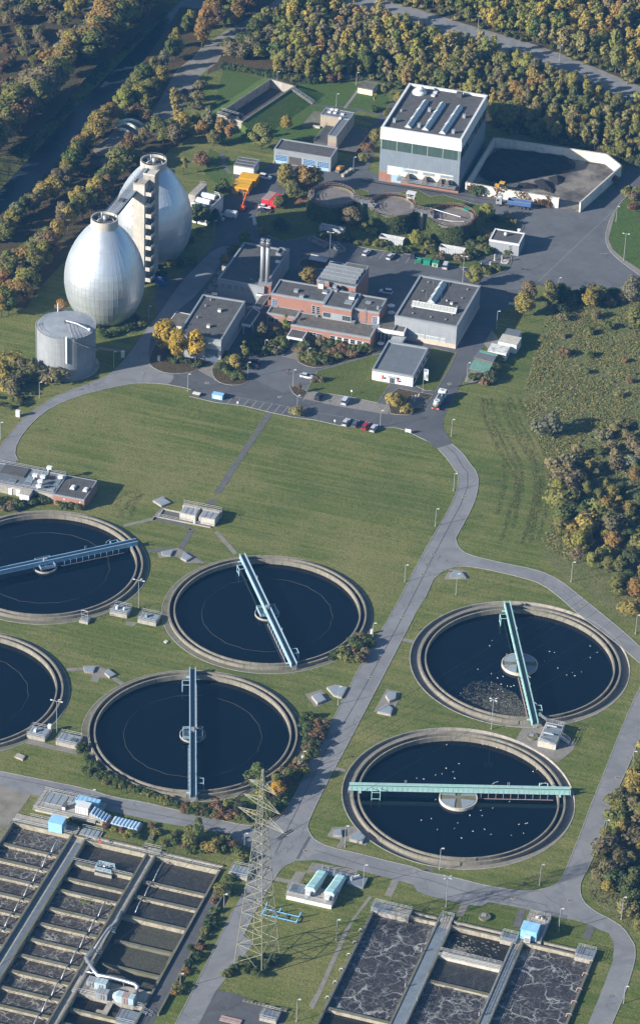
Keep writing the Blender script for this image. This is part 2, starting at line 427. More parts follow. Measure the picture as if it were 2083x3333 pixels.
# --- roads of the works
A_left=PP('a7 740,780 815,640 955,370 1090,100 | b6 170,930 225,800 245,660 250,560')
A_left2=PP('b6 310,405 400,370 480,320 560,200 610,90 650,0 | b5 720,940 840,720 1010,380 1160,130 1250,-20 | c4 0,625 100,460 180,320 222,225 236,160 230,80 | c3 215,1150 170,1080 90,990')
A_right=PP('c3 190,960 270,1030 330,1120 | c4 350,55 374,110 376,180 350,290 290,410 215,545 150,690 60,830 0,965 | b5 1400,10 1200,400 950,880 850,1070 | b6 830,20 740,200 665,360 640,480 640,570 | b6 560,655 470,700 410,790 310,960 200,1180 | a7 1190,250 1015,470 925,640 850,790')
area('road',A_left+A_left2+A_right,.05,m_road)
area('road','a6 -700,-110 0,25 240,75 600,145 800,210 1000,240 1200,290 1512,360 | b6 200,408 330,425 330,575 250,562 0,472 | a6 1512,452 1150,390 900,335 600,270 260,200 110,165 0,115 -700,-10',.044,m_road)
C_top=PP('b6 600,400 648,410 664,460 700,510 800,560 1000,603 1200,655 1400,700 | c6 0,735 200,772 400,825 600,860 700,870 800,862 905,835 960,790 1000,690 1080,500 1160,280 1275,0 | c5 1300,1010 1360,860 1450,640 1520,500 1800,-60')
C_out=PP('c5 2000,0 1512,870 1430,1070 | c6 1320,230 1240,460 1160,690 1100,790 1087,860 1110,940 1190,1010 1310,1070 1400,1130 1460,1225 | b7 1490,265 1490,330 1440,490 1375,640 1290,860')
C_bot=PP('b7 1190,860 1270,624 1330,480 1385,330 1390,250 1365,200 | c6 1245,1150 1160,1107 1060,1077 880,1040 690,990 445,948 400,977 250,957 0,895 | b6 1420,870 1395,828 1250,785 1000,722 720,652 560,658')
area('road',C_top+C_out+C_bot,.056,m_road)
D_=PP('c4 215,545 235,610 300,660 500,710 800,770 950,840 1100,960 1400,1205 | c5 1512,230 1800,540 1740,640 1512,345 1380,230 | c4 1240,1200 1080,1080 960,970 830,870 700,825 400,755 240,738 130,770 60,830 40,700')
area('road',D_,.062,m_road)
for s in('c4 215,545 235,610 300,660 500,710 800,770 950,840 1100,960 1400,1205 | c5 1512,230','c4 60,832 130,770 240,738 400,755 700,825 830,870 960,970 1080,1080 1240,1200 | c5 1380,230 1512,345',
          'b6 648,410 664,460 700,510 800,560 1000,603 1200,655 1400,700 | c6 0,735 200,772 400,825 600,860 700,870 800,862 905,835 960,790 1000,690 1080,500 1160,280 1275,0 | c5 1300,1010 1360,860 1450,640 1520,500',
          'c5 1512,870 1430,1070 | c6 1320,230 1240,460 1160,690 1100,790 1087,860 1110,940 1190,1010 1310,1070 1400,1130 1460,1225 | b7 1490,265 1490,330 1440,490 1375,640',
          'c3 215,1150 170,1080 90,990','c4 0,965 60,832','b5 1400,10 1200,400 950,880 850,1070 | b6 830,20 740,200 665,360 648,410','c3 190,960 270,1030 330,1120 | c4 350,55 374,110 376,180 350,290 290,410 215,545',
          'b6 650,0 | b5 720,940 840,720 1010,380 1160,130 1250,-20 | c4 0,625 100,460 180,320 222,225 236,160 230,80 | c3 215,1150','b6 560,658 470,700 410,790 310,960 200,1180','a7 815,640 955,370 1090,100','a6 0,25 240,75 600,145 800,210 1000,240 1200,290 1512,360 | b6 200,408 310,405 400,370 480,320 560,200 650,0'):
    kerb_line(curve(PP(s),1),.2,.11)
# darker patch across the junction and long seams
area('road_patch','b6 655,487 675,490 590,645 568,642',.068,m_asph)
m_seam=M('tarred seam',(.045,.045,.048),.7,var=.1)
for s in('b6 420,610 560,330 660,120 720,0 | b5 780,950 830,890 980,640 1090,440 1320,15 | c4 60,670 150,500 250,310 300,180 300,80 | c3 270,1130 220,1040 150,975','b6 700,580 1050,690 1300,750 1500,790 | c6 300,880 620,915 860,970','a6 0,60 300,120 900,290 1500,410'):
    ribbon('road_seam',PP(s),.14,.072,m_seam,kind='structure')
# centre of the works: dark asphalt
Cn=PP('a3 -500,1700 0,985 60,905 140,805 230,728 330,662 440,602 560,560 690,512 790,460 850,400 910,330 990,220 1045,130 1100,60 | a2 1085,960 1200,895 1390,770 1500,640 | b2 20,420 70,300 140,240 130,120 290,150 340,110 400,60 520,60 820,120 880,60 960,60 1155,150 | c2 240,240 520,300 900,380 1100,400 1380,170 1420,60 1512,-60 1900,-300 2300,0 1512,230 1400,310 1340,390 1290,480 1265,600 1300,690 1400,775 1512,855 2300,1300 2200,1500 1512,985 940,975 800,920 660,975 600,1080 | c3 540,30 470,180 400,300 330,420 270,510 200,640 130,780 130,850 192,960 90,992 0,935 | b3 1512,950 1330,862 1250,842 1150,852 880,832 700,792 550,772 400,742 200,692 0,668 | a3 1512,668 1330,625 1345,580 1300,565 1150,537 1000,530 900,540 640,596 450,660 300,740 160,880 97,1010 130,1085 60,1110 0,1200 -400,1760')
area('road',Cn,.040,m_asph)
area('road','a3 -500,1700 0,985 60,905 140,805 230,728 330,662 440,602 560,560 690,512 790,460 850,400 910,330 990,220 1045,130 1110,60 | a2 1230,960 1330,840 1390,780 1512,660 1640,640 1420,960 1230,1120 | a3 1060,190 1045,330 1050,400 1090,440 1170,467 1230,478 1195,538 1150,537 1000,530 900,540 640,596 450,660 300,740 160,880 97,1010 130,1085 60,1110 0,1200 -400,1760',.050,m_road,1)
kerb_line(curve(PP('a3 1345,580 1300,565 1150,537 1000,530 900,540 640,596 450,660 300,740 160,880 97,1010 130,1085'),1),.2,.11)
kerb_line(curve(PP('a3 0,985 60,905 140,805 230,728 330,662 440,602 560,560 690,512 790,460 850,400 910,330 990,220 1045,130'),1),.2,.11)
kerb_line(PP('c3 0,935 | b3 1512,950 1330,862 1250,842 1150,852 880,832 700,792 550,772 400,742 200,692 0,668 | a3 1512,668 1330,625'),.2,.1)
kerb_line(curve(PP('c2 1512,230 1400,310 1340,390 1290,480 1265,600 1300,690 1400,775 1512,855'),1),.3,.13)
area('footpath','c2 1340,390 1290,480 1265,600 1300,690 1400,775 1512,855 1512,815 1410,745 1320,670 1290,600 1315,500 1362,400',.07,m_pave,0)
area('yard','b2 960,180 1155,200 | c2 240,290 520,310 900,390 945,370 1100,410 1250,380 1400,250 1480,190 1400,310 1340,390 1290,480 1265,600 1300,690 1400,775 1512,855 2000,1200 1512,970 940,950 800,905 660,950 560,960 420,930 440,880 560,840 620,770 640,700 560,480 380,340 100,270 | b2 1350,240 1000,180',.058,m_yard)
area('yard','b3 270,500 180,470 240,380 330,350 480,340 580,360 630,410 720,430 700,520 640,600 540,600 470,600',.058,m_yard,0)
area('entrance_paving','b3 470,345 590,235 700,225 580,370',.064,m_pave)
area('forecourt','b3 -60,400 60,420 0,520 | a3 1500,500 1440,470 1390,440 1440,400',.064,m_pave)
area('service_road','b1 960,1070 1040,960 1120,850 1165,800 1110,795 1000,775 880,750 800,752 620,735 620,722 790,740 900,740 1000,760 1100,785 1190,780 1250,700 1270,715 1215,800 1130,930 1110,1100 1080,1190 990,1210',.046,m_asph)
area('footpath','b1 900,755 1000,625 1015,630 920,760',.05,m_pave)
# parking bays
area('parking','b3 650,595 950,632 1230,690 1215,755 960,712 830,690 630,645',.066,m_pave)
for i in range(8):
    x=650+i*76+i*i*.6;y=598+i*11.5
    area('bay_line',[g('b3',x,y),g('b3',x+6,y),g('b3',x-28,y+58),g('b3',x-34,y+57)],.072,m_paint)
for a,b in(((1118,682),(1165,722)),((1178,690),(1085,712))):
    pa,pb=g('b3',*a),g('b3',*b);ribbon('bay_line',[pa,pb],.12,.074,m_paint,kind='structure')
for i in range(9):
    x=120+i*56;y=632+i*9.2
    area('bay_line',[g('b3',x,y),g('b3',x+5,y+1),g('b3',x-39,y+53),g('b3',x-44,y+52)],.046,m_paint)
ribbon('edge_line',PP('b3 110,625 350,668 530,702 | b3 690,737 905,772'),.14,.047,m_paint,kind='structure')
for i in range(9):
    x=1005+i*62;y=662+i*8.7
    area('bay_line',[g('b2',x,y),g('b2',x+5,y+1),g('b2',x-36,y+52),g('b2',x-41,y+51)],.046,m_paint)
ribbon('yard_line',PP('c2 1320,405 1110,600 800,895'),.16,.066,m_paint,kind='structure')
ribbon('yard_line',PP('c2 1230,705 1292,697'),.3,.066,m_paint,kind='structure')
# kerbed islands of planting inside the works
island('a3 1045,395 1055,330 1110,230 1230,190 1470,330 1512,370 1430,420 1390,442 1300,466 1170,466 1085,432',m_litter)
island('b3 -20,420 60,330 130,330 250,330 240,400 180,470 245,510 200,545 90,548 10,520 -20,470',m_litter)
island('b3 260,340 200,300 300,150 520,170 530,230 480,310 430,345',m_litter)
island('b3 565,372 640,260 680,205 1090,300 1185,305 1000,362 850,402 720,428 635,412',m_litter)
island('b3 720,445 860,408 1000,368 1200,315 1230,300 1260,330 1110,440 1105,510 1232,540 1142,672 955,632 830,612 655,592 640,590',m_lawn2,.1,0)
island('b3 520,555 540,545 640,585 650,600 622,640 560,620',m_litter)
island('b3 1250,560 1400,595 1480,605 1512,612 | c3 60,615 0,690 -25,720 | b3 1470,725 1380,757 1290,757 1215,745',m_litter)
island('b3 1400,545 1420,500 1512,300 | c3 30,295 65,285 220,325 160,450 75,590 0,585',m_lawn2,.1,0)
island('b2 290,440 320,380 420,300 660,240 700,240 1000,240 1075,262 1090,310 1420,250 1512,300 | c2 130,290 330,345 400,360 520,430 560,470 690,520 600,700 610,760 560,825 460,862 380,852 300,800 180,790 20,760 | b2 1450,720 1320,700 1100,670 950,640 930,605 730,565 560,600 480,615 400,590 290,520',m_lawn2,.12,0)
island('b2 570,790 620,735 760,728 880,755 850,790 720,810',m_litter)
area('leaf_strewn_grass','b2 540,320 640,280 670,300 650,340 560,360',.16,M('orange leaf litter',(.20,.10,.035),.95,var=.4,scale=1.2))
area('bright_lawn','b1 60,480 240,520 420,570 560,585 700,575 900,565 1010,590 1190,640 1230,720 1160,790 1010,775 960,790 880,1020 830,1060 400,970 200,1010 0,1010 -120,860 0,700',.03,m_bright,0)
area('bright_lawn','b2 -40,-40 80,20 130,60 120,150 100,230 0,200 -70,140',.03,m_bright,0)
area('side_lawn','c2 1345,395 1420,310 1560,200 1900,300 1900,1000 1512,815 1405,745 1318,670 1292,600 1315,500',.09,m_bright)
area('slab_terrace','b1 695,778 755,785 740,880 660,890 605,882',.06,m_moss)
# lawn paths
m_path=M('asphalt path',(.10,.10,.10),.95,var=.25,scale=.6,dirt=(.10,.11,.05),dmin=.5,dmax=.75)
for s,w in(('b3 385,742 240,960 80,1205 | b4 80,130 10,230',2.0),('a4 1512,270 1455,318',1.8),('a4 870,458 1080,408 1150,330',1.4),('a4 1080,405 1300,455 1350,480',1.6),('a4 1350,480 1275,610',1.6),('a4 1030,640 1130,622 1260,615 1430,720',1.6),('b4 10,500 80,580 145,655',1.4),
             ('a5 470,390 600,385 720,400 860,490',1.5),('c3 90,620 -15,592',1.7),('b3 1220,545 1150,675',2.2),('b3 1220,540 1512,600',2.),('b6 870,565 910,500',1.4),('b6 415,780 530,805',1.5),('b6 1275,785 1215,905',1.9),('c6 285,955 240,1045',1.9),('c6 690,990 640,1120',1.8),('c6 1175,1110 1130,1210',2.),('b5 1320,178 1400,195',1.5),('b5 840,1085 915,1105',1.4),('c6 0,720 60,715',2.),('a3 690,285 860,310',1.3),('b2 50,-20 60,80 110,140',1.6)):
    ribbon('footpath',PP(s),w,.036,m_path if w in(2.0,1.8,1.6)else m_pave,kind='structure')
area('footpath','b7 240,28 258,30 165,150 20,480 -20,560 -40,540 0,470 130,180',.036,m_pave)
area('paved_lot','a7 1015,467 1100,485 1190,515 1350,560 1320,640 1290,780 850,790 925,640',.05,m_asph)
# concrete aprons
for s in('a4 1065,280 1150,245 1218,295 1135,322','a4 1105,645 1250,612 1440,720 1300,720 1240,672 1120,685','a5 580,362 690,362 830,420 790,445 700,450 690,478 635,470 650,430 590,410','b5 632,565 745,530 825,610 705,655',
          'b5 1205,525 1305,548 1245,722 1112,690','b6 825,420 980,412 1090,505 1060,550 930,520 785,485','c4 175,760 280,770 312,832 130,838','a5 185,870 400,930 560,940 540,990 160,905','a4 890,1130 970,1140 940,1165 880,1155','c5 690,795 850,790 1060,905 1040,960 930,1045 640,880','b6 680,668 1005,722 975,810 740,735 640,740','b6 570,730 640,735 560,900 500,840'):
    area('paving_apron',s,.046,m_pave)
area('gravel_path','a6 0,100 60,120 130,165 220,190 150,290 60,400 0,450 -200,700 -300,600',.04,m_gravel)
# mown swaths on the right lawn: loose lines of cut grass
SWATHS=[]
for q in('c3 390,640 400,760 460,900 530,1040 590,1140 | c4 620,90 630,180 600,300 560,420 530,560','c3 450,640 480,760 540,880 610,1000 660,1110 | c4 670,60 670,180 640,320 600,470','c3 520,650 560,780 640,920 720,1060 | c4 760,60 765,180 740,330 700,480 660,590','c3 590,630 640,780 740,960 820,1120 | c4 810,120 810,260 770,420 720,580','c3 640,620 690,760 800,960 870,1130 | c4 860,100 865,230 830,380 780,560','c4 540,20 555,120 530,260 490,380','c3 420,640 440,760 500,890 570,1020 625,1130 | c4 645,90 650,200 620,340','c3 560,640 600,780 690,940 770,1090 | c4 785,100 790,220 755,380 710,530',
          'a4 800,330 830,250 900,220 980,210','a4 830,400 880,300 960,240','a4 900,400 930,310 985,230'):SWATHS.append(curve(PP(q),2))
# iron manhole covers in the roads
m_cover=M('rusty cast iron',(.16,.115,.09),.8,var=.3,scale=3)
mc=MB().cyl((0,0,0),.48,.03,14).mesh('manhole_cover',m_cover);mr=MB().lathe([(.5,0),(.5,.035),(.72,.035),(.72,0)],14).mesh('rim',m_kerb)
for i,(t,x,y)in enumerate((('b5',1320,15),('b5',1090,445),('b5',828,930),('b4',1495,734),('b4',1458,800),('c4',275,250),('c4',55,658),('c4',18,734),('c4',1105,1014),('b6',488,456),('b6',637,584),('b6',200,983),('c5',1355,1150),('c6',618,915),('c6',1018,935),('a3',1015,455),('b3',455,630),('c3',172,537),('a3',1455,530))):
    t_=thing('manhole_cover','round rusty manhole cover with a pale concrete rim set in the roadway','manhole',g(t,x,y,.075),0,'manhole covers in the roads')
    obj('lid',mc,t_);obj('rim',mr,t_)
# ================================================================== round clarifier basins
m_water=watermat('still dark water',(.001,.003,.006),.06,.004,1.2)
m_chan=watermat('channel water',(.004,.008,.012),.1,.006,1.5)
m_blue=M('pale blue bridge paint',(.31,.45,.54),.55,var=.12,scale=.8,streak=.25)
m_blue2=M('blue bridge paint',(.20,.34,.47),.55,var=.12,scale=.8,streak=.25)
m_bwall=M('stained basin concrete',(.215,.195,.155),.9,var=.2,scale=.5,streak=.5,dirt=(.13,.125,.095),dscale=.35,dmin=.48,dmax=.75)
m_teal=M('turquoise bridge paint',(.30,.49,.465),.55,var=.1,scale=.8,streak=.25)
m_grate=M('steel grating',(.06,.09,.125),.6,var=.25,scale=2)
m_galv=M('galvanised steel',(.36,.375,.39),.45,.35,var=.15,scale=1.5)
m_pink=M('primered steel',(.30,.22,.20),.7,var=.2,scale=2)
m_lid=M('grey blue cover panel',(.21,.25,.285),.6,var=.12,scale=.7)
m_algae=M('algae',(.10,.13,.02),.9,var=.4,scale=2)
def arc_seg(r0,r1,z0,z1,a0,a1,k=4):
    mb=MB();vs=[]
    for i in range(k+1):
        a=a0+(a1-a0)*i/k
        for r,z in((r0,z0),(r0,z1),(r1,z1),(r1,z0)):vs.append((r*math.cos(a),r*math.sin(a),z))
    fs=[(3,2,1,0),(k*4,k*4+1,k*4+2,k*4+3)]
    for i in range(k):
        for j in range(4):fs.append((i*4+j,i*4+(j+1)%4,(i+1)*4+(j+1)%4,(i+1)*4+j))
    return mb.add(vs,fs)
def ring(r0,r1,z,n=96):return MB().add([(r*math.cos(2*PI*i/n),r*math.sin(2*PI*i/n),z)for i in range(n)for r in(r0,r1)],
                                             [(2*i,2*i+1,(2*i+3)%(2*n),(2*i+2)%(2*n))for i in range(n)])
SEGM={}
def basin(key,label,deep):
    c=BASINS[key];t=thing('clarifier_basin',label,'basin',(c[0],c[1],0),0,'round clarifier basins')
    top,wz=(.35,-1.05)if deep else(1.0,-.4)
    nseg=32;da=2*PI/nseg
    k='d' if deep else 's'
    if k not in SEGM:
        g_=.0016
        SEGM[k]=(arc_seg(27.55,28.05,top-2.4,top,g_,da-g_).mesh('outer_wall_segment',m_bwall),
                   arc_seg(25.98,26.4,top-2.4,top,g_,da-g_).mesh('inner_wall_segment',m_bwall),
                   ring(26.4,27.55,top-1.25).mesh('channel_water',m_chan),MB().disc(26.05,wz,96).mesh('water',m_water),
                   ring(28.05,30.5,-.78).mesh('paved_ring',m_pave)if deep else ring(28.0,29.7,.05).mesh('paved_ring',m_moss),
                   arc_seg(30.38,30.6,-.8,.08,0,da).mesh('kerb_segment',m_conc)if deep else arc_seg(29.62,29.8,-.1,.09,0,da).mesh('kerb_segment',m_kerb))
    so,si,ch,wa,pv,kb=SEGM[k]
    for i in range(nseg):
        obj('outer_wall_segment',so,t,rz=i*da);obj('inner_wall_segment',si,t,rz=i*da+.06);obj('kerb_segment',kb,t,rz=i*da)
    obj('channel_water',ch,t);obj('water',wa,t);obj('paved_ring',pv,t)
    if deep:
        isl=arc_seg(4.75,5.05,-1.6,-.15,0,2*PI-1e-4,40).build('island_wall',m_conc_l,t)
        MB().disc(4.76,-.32,40).build('island_floor',m_moss,t)
        for q in range(4):
            a0=q*PI/2+.24;mb=MB();n=10
            pts=[(1.0*math.cos(a0+.5),1.0*math.sin(a0+.5))]+[(4.55*math.cos(a0+(PI/2-.48)*i/n),4.55*math.sin(a0+(PI/2-.48)*i/n))for i in range(n+1)]
            mb.prism(pts,-.3,-.17).build('cover_panel',m_lid,t)
    else:
        ir=arc_seg(3.3,3.5,-1,.15,0,2*PI-1e-4,32).build('centre_ring',m_conc,t)
        MB().disc(3.32,-.28,32).build('ring_water',m_chan,t)
        MB().cyl((0,0,-1),1.1,1.7,16).build('centre_pier',m_conc,t)
        rg=random.Random(ord(key));pts=[]
        for i in range(61):
            a=2*PI*i/60;r=18.6+rg.uniform(-.12,.12)-(.25 if i%3 else 0);pts.append((r*math.cos(a),r*math.sin(a),wz+.0))
        pts[-1]=pts[0];MB().tube(pts,.05,4).build('scum_rope',M('weathered yellow rope',(.06,.058,.04),.9,var=.4,scale=.6),t)
    return t
basin('M','round clarifier basin with a slanting pale blue bridge in the middle of the works',False)
basin('L','round clarifier basin crossed by an upright blue bridge beside the pylon top',False)
basin('K','round clarifier basin at the left edge below the flat roofed pump building',False)
basin('N','lower round basin cut by the left edge with no bridge in sight',False)
basin('P','upper right clarifier basin with floating scum beside its lidded centre island',True)
basin('R','lower right clarifier basin crossed by a level turquoise bridge and dotted with gulls',True)

STIFF={}
def bridge(c,ang,L,zt,mat,label,wz,w=1.55,deep=False,davit=()):
    t=thing('scraper_bridge',label,'bridge',(c[0],c[1],0),ang,'scraper bridges over the basins')
    h=1.25;h2=L/2
    if mat.name not in STIFF:STIFF[mat.name]=(MB().box(-.05,.05,-.16,.0,0,h-.14).mesh('stiffener',mat),MB().box(-.05,.05,.0,.16,0,h-.14).mesh('stiffener',mat),
            MB().box(-.06,.06,-.06,.06,wz-.3,zt-h).mesh('hanger',mat if not deep else m_pink),MB().box(0,1.26,-w/2+.06,w/2-.06,zt-h+.5,zt-h+.55).mesh('deck_grating',m_grate))
    st1,st2,hg,dk=STIFF[mat.name]
    for s,st in((-1,st1),(1,st2)):
        y=s*w/2
        MB().box(-h2,h2,y-.045,y+.045,zt-h,zt).box(-h2,h2,y-.15,y+.15,zt,zt+.06).box(-h2,h2,y-.13,y+.13,zt-h-.05,zt-h).build('girder',mat,t)
        n=int(L/1.3)
        for i in range(n):
            obj('stiffener',st,t,(-h2+.5+i*(L-1)/(n-1),(y-.05*s),zt-h+.07))
    n=int(L/1.3)
    for i in range(n):obj('deck_grating',dk,t,(-h2+i*L/n,0,0))
    for i in range(10): # hangers carry the scraper on one side of the centre
        x=5.5+i*(h2-11.5)/9
        obj('hanger',hg,t,(x,-w/2-.35,0));obj('hanger',hg,t,(-x,w/2+.35,0))
        MB().box(x-.04,x+.04,-w/2-.4,-w/2,zt-h,zt-h+.08).box(-x-.04,-x+.04,w/2,w/2+.4,zt-h,zt-h+.08).build('hanger_arm',mat,t)
    MB().bar((4.5,-w/2-.35,wz+.02),(h2-4.5,-w/2-.35,wz+.02),.14).build('scraper_bar',m_pink,t)
    MB().bar((-4.5,w/2+.35,wz+.02),(-h2+4.5,w/2+.35,wz+.02),.14).build('scraper_bar',m_pink,t)
    for s in(-1,1):
        x=s*26.2;mb=MB()
        mb.box(x-.25,x+.25,-w/2-1.0,w/2+1.0,zt-h-.25,zt-h+.02)
        tp=zt-h-.25
        mb.build('end_carriage',mat,t)
        for yy in(-1,1):
            wm=MB().tube([(x-.14,yy*(w/2+.7),tp-.05),(x+.14,yy*(w/2+.7),tp-.05)],.28,10);wm.build('wheel',m_conc_d,t)
        mb=MB() # skimmer frame beside the end
        y0=s*(w/2);y1=s*(w/2+2.0)
        for xx in(s*21.0,s*23.2):mb.bar((xx,y0,zt-.4),(xx,y1,zt-.4),.13);mb.bar((xx,y1,zt-.4),(xx,y1,wz),.13)
        mb.bar((s*21.,y1,zt-.4),(s*23.2,y1,zt-.4),.13);mb.bar((s*21.,y1,wz+.5),(s*23.2,y1,wz+.5),.13)
        mb.build('skimmer_frame',mat,t)
        mb=MB() # ladder down at the end
        for yy in(-.45,.45):mb.bar((s*h2,yy,zt-h+.5),(s*(h2+.25),yy,-.7 if deep else .1),.08)
        for k in range(6):z=zt-h+.3-k*(zt-h+.2)/6;mb.bar((s*(h2+.04*k),-.45,z),(s*(h2+.04*k),.45,z),.07)
        mb.build('ladder',m_galv,t)
    mb=MB()
    if not deep: # railed platform at the middle
        for x0,x1,y0,y1 in((-2.2,2.2,-2.6,-w/2-.1),(-2.2,2.2,w/2+.1,2.6)):
            MB().box(x0,x1,y0,y1,.55,.62).build('platform',m_grate,t)
            for z in(.95,1.25,1.6):
                for a,b in(((x0,y0),(x1,y0)),((x0,y1),(x1,y1)),((x0,y0),(x0,y1)),((x1,y0),(x1,y1))):mb.bar((*a,z),(*b,z),.08)
            for x in(x0,0,x1):
                for y in(y0,y1):mb.bar((x,y,.6),(x,y,1.6),.09)
        mb.build('platform_rail',mat,t)
        MB().box(-.5,.5,-.45,.45,zt-h+.55,zt+.5).build('drive_box',m_galv,t)
    for x,s,hh in davit:
        MB().tube([(x,s*w/2,zt),(x,s*w/2,zt+hh),(x+.5,s*(w/2+.2),zt+hh+.35),(x+1.5,s*(w/2+.5),zt+hh+.5)],.09,6).build('davit',m_galv,t)
    for x in(-14.5,12.5):MB().bar((x,w/2,zt),(x,w/2,zt+1.2),.09).bar((x+.4,w/2,zt),(x+.4,w/2,zt+1.2),.09).build('handrail',m_galv,t)
    return t
def ends(a,b,zt):
    p,q=g(*a,zt),g(*b,zt);d=q-p;return((p.x+q.x)/2,(p.y+q.y)/2),math.atan2(d.y,d.x),d.length
for key,a,b,mat,label,zt in(('M',('b4',190,650),('b5',556,345),m_blue,'pale blue scraper bridge slanting across the middle clarifier basin',2.3),
                              ('L',('s',627,2172),('s',628.5,2590),m_blue,'pale blue scraper bridge running straight away over the basin behind the pylon',2.3),
                              ('P',('c4',577,985),('c5',776,760),m_teal,'turquoise scraper bridge over the upper right basin with scum and lidded island',1.9),
                              ('R',('b6',945,118),('c6',1025,150),m_teal,'turquoise scraper bridge lying level across the lower right gull basin',1.9)):
    mid,ang,L=ends(a,b,zt)
    bridge(mid,ang,L,zt,mat,label,-1.05 if key in 'PR' else-.4,deep=key in 'PR',davit=((8.5,1,.5),(21.,1,.5))if key in 'PR' else((20,-1,.6),))
pe=g('a4',962,556,2.3);kc=BASINS['K'];ka=math.atan2(pe.y-kc[1],pe.x-kc[0])
bridge(kc,ka,2*math.hypot(pe.y-kc[1],pe.x-kc[0]),2.3,m_blue2,'deep blue scraper bridge running out of the left edge of the picture',-.4,davit=((19.,1,.7),))

# ---- gulls on the right hand basins
m_gull=M('gull white',(.80,.80,.78),.8,var=.05);m_gullg=M('gull grey',(.42,.44,.47),.8,var=.05)
gb=MB();prof=[(.01,0),(.07,.05),(.115,.16),(.12,.26),(.085,.40),(.03,.55)]
gb.lathe([(r,z)for r,z in prof],8);gb.v=[(z-.28,x,y*.85+.07)for x,y,z in gb.v]
gb.ico((.20-.46,0,.20),.062,1,6);gb.v=[(-x,y,z)for x,y,z in gb.v]
gull_body=gb.mesh('body',m_gull,True)
wg=MB().add([(.1,.06,.16),(-.16,.09,.17),(-.36,.03,.13),(-.1,.13,.1)],[(0,1,2,3)]).add([(.1,-.06,.16),(-.16,-.09,.17),(-.36,-.03,.13),(-.1,-.13,.1)],[(3,2,1,0)]).mesh('wing',m_gullg)
rg=random.Random(5)
def gull(t,x,y,where,lab):
    p=g(t,x,y,-1.05+.1)
    e=thing('gull',lab,'bird',(p.x,p.y,-1.05),rg.uniform(0,6.28),where);k=rg.uniform(.62,.82);e.scale=(k,)*3
    obj('body',gull_body,e);obj('wing',wg,e)
for x,y in((473,183),(455,220),(373,385),(575,280),(875,260),(910,267),(935,377),(1163,222),(1212,267),(1163,305),(840,327),(997,425),(1037,408),(1053,432),(1100,405),(535,491),(580,505),(607,508),(513,530),(547,540),(510,447),(550,437),(250,555),(467,418),(625,500)):
    gull('c5',x,y,'gulls on the upper right basin','small white gull floating on the upper right basin by the lidded island')
for t,l in(('c5',((355,896),(392,900),(406,915),(543,920),(503,938),(153,916),(238,1051),(150,1083),(198,1108),(120,1123),(75,1131),(208,1153),(703,1008),(785,1073),(785,1090),(760,1105))),
             ('c6',((330,288),(392,300),(478,283),(317,335),(403,336),(46,358),(230,388),(88,434),(207,428),(336,446),(420,433),(465,468),(258,494),(660,398),(707,392),(720,388),(694,460),(608,474),(594,238),(74,225))),('b6',((1418,73),(1466,79),(1449,368)))):
    for x,y in l:gull(t,x,y,'gulls on the lower right basin','small white gull floating on the lower right basin under the level bridge')
# ---- floating scum on the upper right basin
c0=BASINS['P'];sc=MB();rg=random.Random(9)
poly=PP('c5 330,470 470,470 560,520 640,560 690,640 730,735 560,715 420,690 300,640 235,590 260,530',-1.05);pl=[(p.x,p.y)for p in poly]
x0,x1=min(p[0]for p in pl),max(p[0]for p in pl);y0,y1=min(p[1]for p in pl),max(p[1]for p in pl);cx,cy=(g('c5',600,690,-1.05)).xy
cnt=0
while cnt<5200:
    x,y=rg.uniform(x0,x1),rg.uniform(y0,y1)
    if not inside(x,y,pl):continue
    dd=math.hypot(x-cx,y-cy)
    if rg.random()>math.exp(-(dd/9.5)**2)*1.1+.06:continue
    r=rg.uniform(.05,.22);a=rg.uniform(0,6.28);n=5
    sc.add([(x+r*rg.uniform(.6,1.2)*math.cos(a+2*PI*i/n),y+r*rg.uniform(.5,1.1)*math.sin(a+2*PI*i/n),-1.05+.015+rg.uniform(0,.02))for i in range(n)],[tuple(range(n))],0 if rg.random()<.8 else 1);cnt+=1
m_scum=M('brown scum',(.055,.052,.042),.9,var=.5,scale=1.5);m_scum2=M('pale scum fleck',(.20,.20,.15),.9,var=.3)
sc.build('floating_scum',[m_scum,m_scum2],None,label='brown scum floating on the upper right basin near its bridge',kind='stuff')
